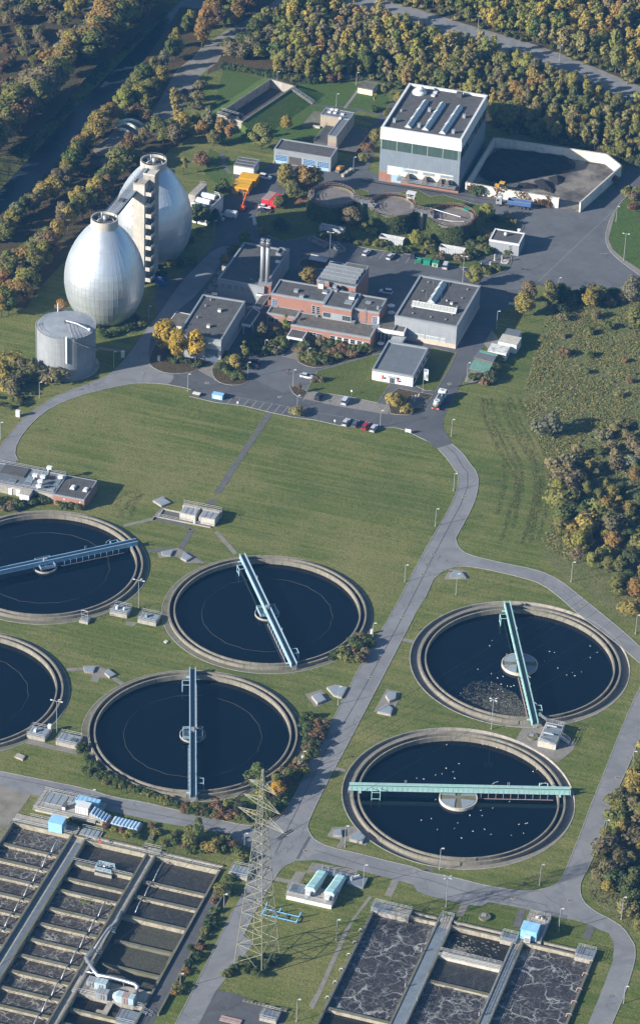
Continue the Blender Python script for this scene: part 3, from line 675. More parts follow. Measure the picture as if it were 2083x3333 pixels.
# ================================================================== aeration tanks at the bottom of the picture
def mkframe(o,deg,w=0.,d=0.,h=0.):
    F=Frame.__new__(Frame);F.o=Vector(o);F.rz=math.radians(deg);F.ux=Vector((math.cos(F.rz),math.sin(F.rz),0));F.uy=Vector((-F.ux.y,F.ux.x,0));F.w,F.d,F.h=w,d,h;return F
def foammat(name,base,foam,amt,sc):
    m,nt,b=newmat(name,.35,0,.4)
    pos=nd(nt,'ShaderNodeNewGeometry').outputs['Position']
    n1=nt.nodes.new('ShaderNodeTexNoise');n1.inputs['Scale'].default_value=.45*sc;n1.inputs['Detail'].default_value=5;nt.links.new(pos,n1.inputs['Vector'])
    ad=nt.nodes.new('ShaderNodeVectorMath');ad.operation='MULTIPLY_ADD';nt.links.new(n1.outputs['Color'],ad.inputs[0]);ad.inputs[1].default_value=(3.2/sc,)*3;nt.links.new(pos,ad.inputs[2])
    c=mixc(nt,rng(nt,noise(nt,pos,1.2,5,.7),.35,.65),[v*.7 for v in base],[v*1.4 for v in base])
    for s,k,wd in((.28*sc,.9,.05),(.55*sc,.7,.045),(1.2*sc,.45,.05)):
        v=nt.nodes.new('ShaderNodeTexVoronoi');v.feature='DISTANCE_TO_EDGE';v.inputs['Scale'].default_value=s;nt.links.new(ad.outputs[0],v.inputs['Vector'])
        lines=rng(nt,v.outputs['Distance'],0,wd,k*amt,0)
        mk=rng(nt,noise(nt,pos,.16*sc+s*.2,4,.6),.40,.62)
        mm=nt.nodes.new('ShaderNodeMath');mm.operation='MULTIPLY';nt.links.new(lines,mm.inputs[0]);nt.links.new(mk,mm.inputs[1])
        c=mixc(nt,mm.outputs[0],c,foam)
    nt.links.new(c,b.inputs['Base Color']);setbump(nt,b,noise(nt,pos,1.5,4,.7),.5,.12);return m
m_foam=foammat('bubbling brown water',(.040,.034,.029),(.45,.43,.39),.9,1.15)
m_foam2=foammat('calm brown water',(.030,.029,.026),(.22,.21,.18),.22,.8)
m_foam3=foammat('dark bubbling water',(.034,.030,.029),(.42,.42,.41),.95,.62)
m_clear=watermat('dark tank water',(.020,.020,.016),.12,.01,1.5)
m_plate=M('cover plate',(.205,.24,.27),.5,.3,var=.15,scale=.9)
m_cabin=M('blue cabin',(.24,.47,.68),.55,var=.1,scale=.7,streak=.15)
m_white=M('white sheet',(.58,.59,.59),.6,var=.07,scale=.8,streak=.2)
m_alu=M('aluminium duct',(.60,.61,.62),.35,.85,var=.1,scale=1.2)
m_red=M('lifebuoy red',(.60,.10,.04),.6,var=.1)
m_weed=grassmat('weedy tank bed',(.058,.058,.045),(.085,.082,.062),(.12,.115,.08),stripes=False)
def rail(parent,pts,h=1.05,mat=None,step=1.8,bars=2,wd=.065,name='railing'):
    mb=MB();pts=[Vector(p)for p in pts]
    for a,b in zip(pts,pts[1:]):
        L=(b-a).length;n=max(1,int(round(L/step)))
        for i in range(n+1):
            p=a.lerp(b,i/n);mb.bar(p,p+Vector((0,0,h)),wd)
        for k in range(1,bars+1):z=Vector((0,0,h*k/bars));mb.bar(a+z,b+z,wd)
    return mb.build(name,mat or m_galv,parent)
m_tank=M('stained tank concrete',(.34,.305,.235),.9,var=.22,scale=.6,streak=.6,dirt=(.16,.14,.10),dscale=.5,dmin=.5,dmax=.75)
XW={}
def cross_wall(parent,u0,u1,v,notch=True,top=.1,w=.95,mat=None):
    key=(notch,top,w,mat.name if mat else '')
    if key not in XW:
        mb=MB()
        if notch:
            mb.box(0,16,-w/2,w/2,top-.32,top).box(0,16,-w/2+.12,w/2-.12,-2.5,top-.62)
            n=13
            for i in range(n+1):x=16*i/n;mb.box(max(0,x-.4),min(16,x+.4),-w/2+.1,w/2-.1,top-.62,top-.32)
            me=mb.mesh('cross_wall',mat or m_tank)
        else:me=mb.box(0,16,-w/2,w/2,-2.5,top).mesh('cross_wall',mat or m_tank)
        XW[key]=(me,MB().box(0,16,-w/2-.04,w/2+.04,top,top+.05).mesh('wall_cap',m_moss))
    a,b=XW[key]
    for nm,me in(('cross_wall',a),('wall_cap',b)):
        o=obj(nm,me,parent,(u0,-v,0));o.scale=((u1-u0)/16,1,1)
def wallbox(parent,u0,u1,v0,v1,z0,z1,mat=None,name='wall',cap=True):
    MB().box(u0,u1,-v1,-v0,z0,z1).build(name,mat or m_tank,parent)
    if cap:MB().box(u0-.03,u1+.03,-v1-.03,-v0+.03,z1,z1+.05).build('wall_cap',m_moss,parent)

FL_=mkframe((-56.14,-161.99,0),-16.2)
TL=thing('aeration_tank','large grey aeration tank of many foaming bays in the lower left','tank',FL_.o,FL_.rz)
VB=92 # the tank runs on below the picture's edge
def sheetl(name,u0,u1,v0,v1,z,mat,parent=TL):return MB().add([(u0,-v1,z),(u1,-v1,z),(u1,-v0,z),(u0,-v0,z)],[(0,1,2,3)]).build(name,mat,parent)
sheetl('tank_floor',-60,40,-3,VB,-3,m_conc_d)
sheetl('water',-20.4,-4.2,-.5,VB,-.75,m_foam)
sheetl('water',-.2,16,20.3,VB,-.76,m_foam);sheetl('water',-.2,16,-.2,20.3,-.76,m_foam2)
sheetl('water',18.7,35.6,.4,24.2,-.77,m_foam2);sheetl('water',18.7,35,56,VB,-1.0,m_clear)
sheetl('water',-60,-21.2,7,VB,-.75,m_foam)
MB().box(18.5,36,-50,-24.4,-2.9,-1.15).build('weed_bed',m_weed,TL)
wallbox(TL,-20.9,-20.4,-1.0,VB,-3,.55);wallbox(TL,-4.6,-4.15,-1,VB,-3,.75);wallbox(TL,-.75,-.3,-.2,VB,-3,.75)
wallbox(TL,16.0,16.4,-.2,VB,-3,.7);wallbox(TL,18.3,18.7,-.2,VB,-3,.7);wallbox(TL,35.5,35.95,.3,VB,-3,.5,m_moss)
wallbox(TL,-20.9,-4.2,-1.2,-.75,-3,.6);wallbox(TL,-4.2,-.3,-1.2,-.75,-3,.6)
wallbox(TL,-.3,16.4,-.35,.1,-3,.65);wallbox(TL,16.4,36,-.3,.15,-3,.65)
MB().box(-4.15,-.75,-VB,.7,-3,.1).build('walkway_slab',m_conc,TL);MB().box(16.4,18.3,-VB,.3,-3,.15).build('walkway_slab',m_conc,TL)
cp=MB().box(.08,1.5,-1.52,0,.1,.16).mesh('cover_plate',M('worn cover plate',(.15,.18,.205),.5,.3,var=.2,scale=.9));cp2=MB().box(.05,1.05,-1.52,0,.1,.13).mesh('cover_plate',M('dull cover plate',(.17,.19,.215),.6,.2,var=.2,scale=1))
for i in range(40):
    v=1.2+i*1.6;obj('cover_plate',cp,TL,(-2.55,-v,0));obj('cover_plate',cp2,TL,(-4.05,-v,0))
for k,v in enumerate([7.9+6.28*i for i in range(13)]):cross_wall(TL,-20.4,-4.6,v)
for k,v in enumerate([14.2+6.28*i for i in range(12)]):cross_wall(TL,-60,-20.9,v)
for v in(15.5,28.0,34.3,40.7,47.1,53.4,59.8,66.2,72.6,79):cross_wall(TL,-.3,16,v)
cross_wall(TL,-.3,16,9.2,False,.35,1.3);cross_wall(TL,-.3,16,20.4,False,.1,.8)
MB().box(6.3,9.0,-20.9,-19.9,-.5,-.2).build('outlet_slot',m_conc_d,TL);MB().box(6.8,9.3,-22.4,-21.7,-.9,-.55).build('floating_baffle',m_algae,TL)
for v in(10.1,16.3):cross_wall(TL,18.7,35.5,v)
cross_wall(TL,18.7,35.5,24.4,False,.1,.9)
for v in(33.7,43):cross_wall(TL,20.2,35.5,v,False,-.25,.7,m_moss)
cross_wall(TL,18.7,35,61.5,False,.0,.8);cross_wall(TL,18.7,35,67,False,.0,.8);cross_wall(TL,18.7,35,77,False,.0,.8)
MB().box(26.6,28.0,-61.4,-56,-.6,-.25).box(25,26.6,-60,-59,-.9,-.5).build('weir_beam',m_conc,TL)
for u,vs in((-7.2,[1.5+6.28*i for i in range(14)]),(13.0,[21.+6.36*i for i in range(11)]),(21.2,[1.,10.4,16.6])):
    for i,v in enumerate(vs):
        L=(vs[i+1]-v-1.2)if i+1<len(vs)else 5.2
        MB().tube([(u,-v-.3,.42),(u-.05,-v-L*.55,.25),(u-.1,-v-L,-.72)],.16,7).tube([(u,-v-.3,.42),(u,-v-.3,-.1)],.1,6).build('air_pipe',m_galv,TL,smooth=True)
for u0,u1,v in((-20.6,-4.4,-.95),(-.3,16.2,-.1),(16.6,35.6,.0)):rail(TL,[(u0,-v,.62),(u1,-v,.62)],1.0)
rail(TL,[(-20.65,1,.6),(-20.65,-8,.6)]);rail(TL,[(18.5,-.3,.7),(18.5,-VB+20,.7)]);rail(TL,[(-.5,-.3,.75),(-.5,-9,.75)]);rail(TL,[(-.3,-8.7,.4),(6,-8.7,.4)]);rail(TL,[(10.5,-9.7,.4),(16,-9.7,.4)])
MB().box(6.2,10.8,-10.9,-7.4,.15,.4).box(6.2,10.8,-10.9,-10.6,-.8,.4).build('mixer_platform',m_conc,TL)
for z in(.9,1.3,1.7):
    MB().bar((6.3,-8.0,z),(10.6,-8.0,z),.13).bar((6.3,-10.6,z),(10.6,-10.6,z),.13).bar((6.3,-8,z),(6.3,-10.6,z),.13).build('platform_rail',m_blue,TL)
for x in(6.3,8.4,10.6):MB().bar((x,-8,.4),(x,-8,1.7),.12).bar((x,-10.6,.4),(x,-10.6,1.7),.12).build('rail_post',m_blue,TL)
MB().cyl((8.4,-9.3,.4),.38,.7,14).build('mixer_motor',M('motor blue',(.05,.14,.42),.5),TL);MB().cyl((8.4,-9.3,1.1),.34,.6,14).build('mixer_hood',m_alu,TL,smooth=True)
MB().lathe([(.42+.11*math.cos(a),.11*math.sin(a))for a in[2*PI*i/8 for i in range(9)]],16).build('lifebuoy',m_red,TL,loc=(3.6,.1,1.3)).rotation_euler=(PI/2,0,0)
# back channel behind the top walls, and decks
wallbox(TL,.5,15.5,-2.6,-2.2,-3,.45,m_conc);wallbox(TL,19.5,36,-2.6,-2.2,-3,.35,m_conc);sheetl('channel_water',0,36,-2.2,-.3,-.9,m_clear)
MB().box(14.6,19.3,-.3,3.0,-.2,.5).build('crossing_deck',m_conc,TL);rail(TL,[(14.7,.4,.5),(14.7,3,.5),(19.2,3,.5),(19.2,.4,.5)])
MB().box(-20.9,-3.4,1.2,4.6,-.3,.5).build('inlet_deck',m_conc,TL);rail(TL,[(-17.2,4.5,.5),(-10.8,4.5,.5)]);rail(TL,[(-6.6,4.5,.5),(-3.4,3.4,.5)])
for i in range(4):MB().box(-2.6+i*1.2,-1.6+i*1.2,2.2,4.8,.35,.55).build('hatch_cover',m_lid,TL)
MB().box(-3.0,2.6,1.9,5.1,-.2,.35).build('hatch_deck',m_conc,TL);rail(TL,[(-3,5,.35),(2.5,5,.35)])
# right hand path and parapet, platform with ducts
sheetl('paving',35.95,39.6,8,VB,.02,m_asph)
wallbox(TL,39.6,39.95,8,57,-.3,.75,m_moss)
for v in(34.2,43.2):wallbox(TL,35.2,35.6,v-1.5,v+4,-1.1,.15,m_moss)
MB().box(17.2,35.4,-55.8,-49.8,-3,.45).build('machine_platform',m_conc,TL)
rail(TL,[(18.5,-55.6,.45),(35.3,-55.6,.45)]);rail(TL,[(18.5,-55.6,.45),(18.5,-50,.45)])
TD=thing('air_duct','long bright metal air duct bending over the lower left tanks','duct',FL_.o,FL_.rz)
def lp(F,t,x,y,z):return F.loc(g(t,x,y,z))
dp=[lp(FL_,'a7',*q)for q in((570,98,1.2),(545,150,1.2),(510,178,1.4),(480,220,1.5),(440,280,1.8),(402,318,2.0),(432,365,2.2),(458,398,2.4),(520,408,2.4),(580,424,2.4),(632,440,2.4),(645,452,2.2),(640,475,1.2))]
MB().tube(dp[:5],.34,12).build('duct_run',m_galv,TD,smooth=True);MB().tube(dp[4:],.48,14).build('duct_run',m_alu,TD,smooth=True)
MB().tube([lp(FL_,'a7',*q)for q in((398,392,.6),(400,380,1.6),(450,392,2.1))],.22,10).build('duct_branch',m_alu,TD,smooth=True)
for i in(5,8,9,10):MB().tube([dp[i]+Vector((-.06,0,0)),dp[i]+Vector((.06,0,0))],.54,14).tube([dp[i],Vector((dp[i].x,dp[i].y,.3 if i>6 else .0))],.09,6).build('duct_support',m_galv,TD)
for x,y in((515,165),(512,178),(515,188),(452,278),(448,288)):
    p=lp(FL_,'a7',x,y,1.1);MB().tube([p,p+Vector((1.6,-.2,-.2))],.17,8).build('duct_stub',m_alu,TD,smooth=True)
def ahu(x0,x1,y0,y1,z1,label,mat,taper=0,rust=False):
    a=lp(FL_,'a7',x0,y1,.45);b=lp(FL_,'a7',x1,y1,.45);w=(b-a).length;dy=(y1-y0)
    t=thing('ventilation_unit',label,'air unit',FL_.world(a.x,a.y,.45),FL_.rz,'ventilation units on the tank platform')
    n=3
    for i in range(n):MB().box(w*i/n+.03,w*(i+1)/n-.03,0,2.1,.12,z1-.02*i).build('casing',mat if not(rust and i==1)else m_pink,t)
    MB().box(0,w,.1,2.0,0,.12).build('base_frame',m_conc_d,t)
    if taper:MB().add([(-1.2,.6,.7),(-1.2,1.5,.7),(-1.2,1.5,z1-.6),(-1.2,.6,z1-.6),(0,0,.15),(0,2.1,.15),(0,2.1,z1),(0,0,z1)],[(3,2,1,0),(0,1,5,4),(1,2,6,5),(2,3,7,6),(3,0,4,7)]).build('tapered_hood',mat,t)
    for i in range(2):MB().box(w*.45+i*.7,w*.45+i*.7+.28,-.04,.0,.3,z1-.4).build('louvre',m_conc_d,t)
m_ahu=M('pale blue sheet metal',(.40,.50,.56),.5,.2,var=.1,scale=.8,streak=.2)
ahu(545,630,460,528,2.3,'pale blue ventilation unit with tapered hood and rusty middle panel under the bent duct',m_ahu,1,True)
ahu(448,505,440,510,2.1,'grey ventilation unit with dark louvres at the platform rail',m_galv)
ahu(440,500,415,462,2.1,'pale blue ventilation unit behind the louvred grey one',m_ahu)
ahu(405,440,415,450,1.8,'small grey ventilation box at the left end of the machine platform',m_galv)
p0=lp(FL_,'a7',600,600,.4)
DK=thing('railed_deck','small grey railed deck with steps at the foot of the tank platform','deck',FL_.world(31.0,-62.3,0),FL_.rz)
MB().box(0,4.8,0,4.6,-.2,.35).build('deck_slab',m_plate,DK);rail(DK,[(0,0,.35),(0,4.5,.35),(2.5,5.6,.35)]);rail(DK,[(0,0,.35),(4.7,0,.35),(4.7,4.6,.35)])
for i in range(5):MB().box(5.0+i*.5,5.5+i*.5,4.6,5.8,.2-i*.12,.26-i*.12).build('step',m_galv,DK)
for s in(4.6,5.8):rail(DK,[(5,s,.3),(7.4,s,-.3)],.95)
# blue cabin and inlet building above the tanks
def cabin(F,x0,y0,w,d,h,label,mat,roof=.25,door=True,z=.0,name='equipment_cabin',dmat=None):
    t=thing(name,label,'cabin',F.world(x0,y0,z),F.rz)
    MB().box(0,w,0,d,0,h).build('walls',mat,t)
    MB().add([(-.12,-.12,h),(w+.12,-.12,h),(w+.12,d+.12,h+roof*.4),(-.12,d+.12,h+roof*.4),(-.12,-.12,h+.1),(w+.12,-.12,h+.1),(w+.12,d+.12,h+roof),(-.12,d+.12,h+roof)],
             [(3,2,1,0),(4,5,6,7),(0,1,5,4),(1,2,6,5),(2,3,7,6),(3,0,4,7)]).build('roof',mat,t)
    if door:dr=MB().box(w*.3,w*.3+.95,-.06,0,.05,min(2.0,h-.3)).build('door',dmat or m_galv,t);MB().box(w*.3+.75,w*.3+.85,-.12,-.06,1,1.1).build('handle',m_conc_d,dr)
    return t
pc=lp(FL_,'a6',340,445,.5)
cabin(FL_,pc.x,pc.y,3.7,3.0,2.9,'bright blue equipment cabin standing on the edge of the lower left tanks',m_cabin,.3,False,.5)
t=thing('cabinet','white cabinet leaning on the right side of the blue cabin','cabinet',FL_.world(pc.x+3.75,pc.y+.7,.5),FL_.rz);MB().box(0,.6,0,1.1,0,1.7).box(-.03,.66,-.05,1.15,1.7,1.78).build('case',m_white,t);MB().box(.6,.64,.15,.95,.2,1.5).build('door',m_galv,t)
b0=lp(FL_,'a6',245,305,0)
IB=thing('screen_building','low concrete inlet building with glazed hatches above the lower left tanks','building',FL_.world(b0.x,b0.y,0),FL_.rz)
MB().box(0,16.6,0,7.5,-.2,1.1).build('wall',m_conc_l,IB);MB().box(-.3,16.9,-.9,7.8,1.1,1.35).build('roof',m_conc,IB)
rail(IB,[(-.2,-.8,1.35),(16.8,-.8,1.35)]);rail(IB,[(-.2,-.8,1.35),(-.2,7.6,1.35)]);rail(IB,[(-.2,7.6,1.35),(12,7.6,1.35)])
for i in range(3):h_=MB().box(1.2+i*1.9,2.9+i*1.9,2.6,6.8,1.35,1.5).build('roof_hatch',m_lid,IB);MB().box(1.15+i*1.9,2.95+i*1.9,2.5,2.6,1.35,1.56).build('frame',m_galv,h_)
for i in range(3):MB().box(7.2+i*1.2,8.2+i*1.2,5.2,7,1.35,1.47).build('roof_hatch',m_lid,IB)
MB().box(7.2,7.9,1.3,3.0,1.35,2.4).box(7.0,8.1,1.1,3.2,2.4,2.55).build('vent_shaft',m_conc_d,IB);MB().box(7.05,7.95,1.16,1.3,1.45,2.3).build('vent_grille',m_white,IB)
pw=lp(FL_,'a6',530,318,1.35)
WB=thing('equipment_box','white ribbed container on the inlet building beside the barrel covers','container',FL_.world(pw.x,pw.y,1.36),FL_.rz);MB().box(0,3.4,0,2.6,0,2.0).build('body',m_white,WB);MB().box(-.1,3.5,-.1,2.7,2.0,2.2).build('roof',m_white,WB)
for i in range(6):MB().box(.3+i*.5,.42+i*.5,-.04,0,.1,1.9).build('rib',m_galv,WB)
WB2=thing('equipment_box','pale blue flat cover box behind the white ribbed container','container',FL_.world(pw.x-1.4,pw.y+3.6,1.36),FL_.rz);MB().box(0,6.2,0,2.4,0,1.2).build('body',m_cabin,WB2)
for i in range(5):MB().box(.2+i*1.2,.3+i*1.2,-.02,2.42,1.2,1.26).build('rib',m_ahu,WB2)
m_barrel=M('pale blue plastic barrel cover',(.33,.46,.60),.4,var=.1,scale=1.2)
def barrel(n,w,l,r=None):
    mb=MB();r=w/2;k=7;vs=[]
    for y in(0,l):
        for i in range(k+1):a=PI*i/k;vs.append((w/2-r*math.cos(a),y,.85*r*math.sin(a)))
    mb.add(vs,[(i,i+1,k+2+i,k+1+i)for i in range(k)]+[tuple(range(k,-1,-1)),tuple(range(k+1,2*k+2))]);return mb.mesh(n,m_barrel,False)
bm_=barrel('barrel_cover',1.0,3.0)
q0=lp(FL_,'a6',600,355,0)
CH=thing('covered_channel','kinked concrete channel roofed with rows of pale blue barrel covers','channel',FL_.o,FL_.rz)
for a,b,z0,z1,n,dpt in((('a6',632,322,3.0),('a6',752,390,1.2),3.0,1.2,6,3.0),(('a6',776,392,1.2),('a6',965,440,1.2),1.2,1.2,8,3.0)):
    A,B_=lp(FL_,*a),lp(FL_,*b);L=math.hypot(B_.x-A.x,B_.y-A.y);ang=math.atan2(B_.y-A.y,B_.x-A.x)
    ux,uy=math.cos(ang),math.sin(ang)
    pts=[(A.x-.2*ux,A.y-.2*uy),(B_.x+.2*ux,B_.y+.2*uy),(B_.x+.2*ux-uy*3.3,B_.y+.2*uy+ux*3.3),(A.x-.2*ux-uy*3.3,A.y-.2*uy+ux*3.3)]
    mb=MB();v=[(p[0],p[1],-.2)for p in pts]+[(pts[0][0],pts[0][1],z0-.1),(pts[1][0],pts[1][1],z1-.1),(pts[2][0],pts[2][1],z1-.1),(pts[3][0],pts[3][1],z0-.1)]
    mb.add(v,[(3,2,1,0),(4,5,6,7),(0,1,5,4),(1,2,6,5),(2,3,7,6),(3,0,4,7)]).build('channel_wall',m_conc,CH)
    for i in range(n):
        f=i/n;o=obj('barrel_cover',bm_,CH,(A.x+(B_.x-A.x)*f,A.y+(B_.y-A.y)*f,z0+(z1-z0)*f-.1),ang);o.scale=(L/n,1,1)
        o.rotation_euler=(0,math.atan2(z0-z1,L),ang)
for s_,nm,lb in((('a6',1040,500,.3),'valve_chamber','narrow concrete valve chamber between path and tank wall'),):
    p=lp(FL_,*s_);t=thing(nm,lb,'chamber',FL_.world(p.x,p.y,0),FL_.rz);MB().box(0,1.3,0,4.6,-.1,.6).build('walls',m_moss,t);MB().tube([(.6,0,.6),(.4,-1.6,.9),(.2,-3.0,.9)],.12).build('pipe',m_galv,t)

# ---- eastern tanks
FR_=mkframe((17.67,-185.03,0),-16.7)
TR=thing('aeration_tank','aeration tank with three wide foaming bays in the lower right','tank',FR_.o,FR_.rz)
def sheetr(name,u0,u1,v0,v1,z,mat):return sheetl(name,u0,u1,v0,v1,z,mat,TR)
VB2=75
sheetr('tank_floor',-4,60,-4,VB2,-3,m_conc_d);sheetr('water',0,16,0,39.5,-.3,m_foam3);sheetr('water',0,16,39.5,VB2,-.5,m_clear)
sheetr('water',19.8,36,.2,10.5,-.45,m_clear);sheetr('water',19.8,36,10.5,21,-.44,m_foam2);sheetr('water',19.8,36,21,VB2,-.3,m_foam3);sheetr('water',38.4,55.6,0,VB2,-.3,m_foam3)
wallbox(TR,-.6,0,-1.4,VB2,-3,.8,m_conc);wallbox(TR,15.9,16.4,0,VB2,-3,.8);wallbox(TR,19.4,19.85,0,VB2,-3,.8);wallbox(TR,35.6,36.1,0,VB2,-3,.8);wallbox(TR,38.0,38.4,0,VB2,-3,.8);wallbox(TR,55.6,56.1,-.6,VB2,-3,.7)
MB().box(56.1,56.2,-VB2,-1,-.3,.6).build('rusty_edge',m_pink,TR)
for a,b in((-.6,16.4),(19.4,36.1),(38,56.1)):wallbox(TR,a,b,-.55,0,-3,.8)
for a,b in((8.3,16),(19.9,33.3),(39,52.5)):wallbox(TR,a,b,-2.6,-2.2,-1,.6,m_conc)
sheetr('channel_water',0,54,-2.2,-.5,-.4,m_clear)
MB().box(16.4,19.4,-VB2,4.0,-3,.55).build('walkway_slab',m_conc,TR);MB().box(36.1,38.0,-VB2,2.0,-3,.55).build('walkway_slab',m_conc,TR)
cp=MB().box(.1,2.9,-1.15,0,.55,.66).mesh('cover_plate',m_plate);cp2=MB().box(.1,1.5,-1.5,0,.55,.64).mesh('cover_plate',m_plate)
for i in range(52):obj('cover_plate',cp,TR,(16.4,-1.5-i*1.22,0))
for i in range(36):obj('cover_plate',cp2,TR,(36.25,-3.0-i*1.6,0))
cross_wall(TR,0,15.9,39.6,False,.5,.9);cross_wall(TR,19.85,35.6,21.2,False,.3,.9)
MB().box(19.85,35.6,-11.7,-9.6,-.8,.5).build('railed_walkway',m_conc_l,TR)
for v in(9.65,11.65):rail(TR,[(19.9,-v,.5),(35.5,-v,.5)],1.1,bars=3)
MB().box(24.5,26.5,-21.8,-20.6,-.25,.05).build('outlet_slot',m_conc_d,TR)
for pts in([(16.3,-.5,.8),(16.3,4,.6),(19.5,4,.6),(19.5,-.5,.8)],[(16.2,-.6,.8),(16.2,-4.5,.8)],[(19.6,-.6,.8),(19.6,-4.5,.8)],[(36.0,-1,.8),(36.0,-30,.8)],[(38.2,-8,.8),(38.2,-34,.8)],[(19.7,-20,.8),(19.7,-45,.8)]):
    rail(TR,pts,1.05,bars=3)
def deck(u0,u1,y0,y1,lab,z=.95,plate=True):
    t=thing('railed_deck',lab,'deck',FR_.world(u0,y0,0),FR_.rz);w,d=u1-u0,y1-y0
    MB().box(0,w,0,d,-.3,z).build('deck_slab',m_conc,t)
    if plate:
        for i in range(3):MB().box(.1+i*w/3,(i+1)*w/3,.15,d-.15,z,z+.06).build('cover_plate',m_plate,t)
    rail(t,[(0,0,z),(w,0,z),(w,d,z),(0,d,z),(0,0,z)],1.05,bars=3);return t
d1=deck(-.8,9.0,-1.2,2.4,'railed deck at the top left corner of the lower right tanks',plate=False)
for i in range(4):MB().box(.2+i*1.15,1.25+i*1.15,.2,3.3,.95,1.02).build('cover_plate',m_plate,d1)
deck(32.6,36.6,-1.0,2.2,'small railed grating deck left of the blue cabin on the lower right tanks')
deck(51.6,56.2,-.9,3.2,'railed deck at the top right corner of the lower right tanks')
pd=lp(FR_,'c6',660,1170,.7)
SB=thing('machine_deck','tall railed machine deck reaching towards the road behind the small blue cabin','deck',FR_.world(37.0,1.6,0),FR_.rz)
MB().box(0,5.4,0,10.2,-.2,.9).build('deck_slab',m_conc,SB);rail(SB,[(0,10.1,.9),(5.3,10.1,.9),(5.3,0,.9)],1.05,bars=3);rail(SB,[(0,10.1,.9),(0,4,.9)],1.05,bars=3);rail(SB,[(.9,7.2,.9),(5.2,7.2,.9)],1.05,bars=3)
for i in range(4):MB().box(.4+i*1.15,1.45+i*1.15,3.4,6.9,.9,.97).build('cover_plate',m_plate,SB)
MB().ico((2.4,8.6,1.3),.55,.8,8).ico((3.4,8.7,1.2),.4,.8,8).box(1.6,4.3,8.0,9.2,.9,1.1).build('pump',m_conc_l,SB)
cabin(FR_,37.1,1.3,4.1,3.2,2.9,'bright blue equipment cabin with a white cabinet on the lower right tanks',m_cabin,.3,False,.85)
t=thing('cabinet','white switch cabinet standing before the right blue cabin','cabinet',FR_.world(38.3,.25,.8),FR_.rz);MB().box(0,1.6,0,.8,0,1.7).box(-.05,1.65,-.05,.85,1.7,1.8).build('case',m_white,t);MB().box(.15,1.45,-.03,0,.2,1.5).build('door',m_galv,t)
# mixers and pipes at the tank edges
for i,(u,v)in enumerate(((-.9,9),(-.9,14),(-.9,19),(-.9,25),(-.9,30),(-.9,36))):
    MB().tube([(u-.4,-v,.2),(u-.3,-v,.9),(u+.3,-v,1.0),(u+.9,-v,.5)],.1).cyl((u-.4,-v,.1),.16,.5,8).build('aerator_pipe',m_galv,TR)
for i,v in enumerate((6,12,17,22)):MB().tube([(56.4,-v,.4),(56.1,-v,1.0),(55.2,-v,.9),(54.9,-v,-.2)],.14).build('aerator_pipe',m_pink,TR)
for u,v in((15.7,12),(15.7,26),(19.9,30),(35.4,30)):MB().cyl((u,-v,.8),.16,1.1,8).build('valve_post',m_galv,TR)
fc=MB();rg=random.Random(3)
for _ in range(420):
    x,y=(rg.gauss(23.5,1.7),-rg.gauss(7.6,1.3))if rg.random()<.8 else(rg.uniform(22,34),-rg.uniform(1,9));r=rg.uniform(.08,.3)
    if not(20.2<x<35.2 and-9.3<y<-.5):continue
    fc.add([(x+r*1.3*math.cos(2*PI*i/6+.3),y+r*.8*math.sin(2*PI*i/6),-.44+.02*rg.random())for i in range(6)],[tuple(range(6))])
fc.build('foam_fleck',M('pale foam',(.20,.185,.15),.9,var=.3,scale=2),TR,kind='stuff')
# ================================================================== digesters, gas holder, thickeners
def leafmat(name,tint=True,col=(.1,.11,.03),var=.45,sc=1.1):
    m,nt,b=newmat(name,.75,0,.25)
    tc=nd(nt,'ShaderNodeTexCoord');oi=nd(nt,'ShaderNodeObjectInfo');geo=nd(nt,'ShaderNodeNewGeometry')
    base=oi.outputs['Color']if tint else None
    f=noise(nt,geo.outputs['Position'],sc,5,.7)
    if base is None:
        rgb=nd(nt,'ShaderNodeRGB');rgb.outputs[0].default_value=(*col,1);base=rgb.outputs[0]
    c=mixc(nt,rng(nt,f,.3,.7),mixc(nt,1.,base,(1-var,1-var,1-var),'MULTIPLY'),mixc(nt,1.,base,(1+var*.9,1+var*.75,1+var*.2),'MULTIPLY'))
    f2=noise(nt,geo.outputs['Position'],sc*5,2,.6)
    c=mixc(nt,rng(nt,f2,.4,.65,0,.5),c,mixc(nt,1.,base,(1.12,1.05,.8),'MULTIPLY'))
    nt.links.new(c,b.inputs['Base Color'])
    tr=nt.nodes.new('ShaderNodeBsdfTranslucent');nt.links.new(c,tr.inputs['Color']);mx=nt.nodes.new('ShaderNodeMixShader');mx.inputs[0].default_value=.38;nt.links.new(b.outputs[0],mx.inputs[1]);nt.links.new(tr.outputs[0],mx.inputs[2]);nt.links.new(mx.outputs[0],nt.nodes['Material Output'].inputs['Surface'])
    return m
m_leaf=leafmat('leaves');m_ivy=leafmat('ivy leaves',False,(.075,.10,.032),.55,.45)
m_vine=leafmat('red creeper',False,(.17,.050,.035),.5,.8)
m_bark=M('bark',(.115,.095,.075),.95,var=.3,scale=2.5)
def leaves(pts,nrm,size,rg,aspect=1.): # quads at points, loosely facing the given normals
    n=len(pts);P=np.array(pts);N=np.array(nrm)+rg.normal(0,.38,(n,3));N/=np.linalg.norm(N,axis=1)[:,None]+1e-9
    A=np.cross(N,rg.normal(0,1,(n,3)));A/=np.linalg.norm(A,axis=1)[:,None]+1e-9;B=np.cross(N,A)
    s=size*rg.uniform(.6,1.3,(n,1))
    V=np.stack([P-A*s*.5-B*s*.28,P+A*s*.1-B*s*.5*aspect,P+A*s*.55+B*s*.1,P-A*s*.05+B*s*.5*aspect],1).reshape(-1,3)
    return V
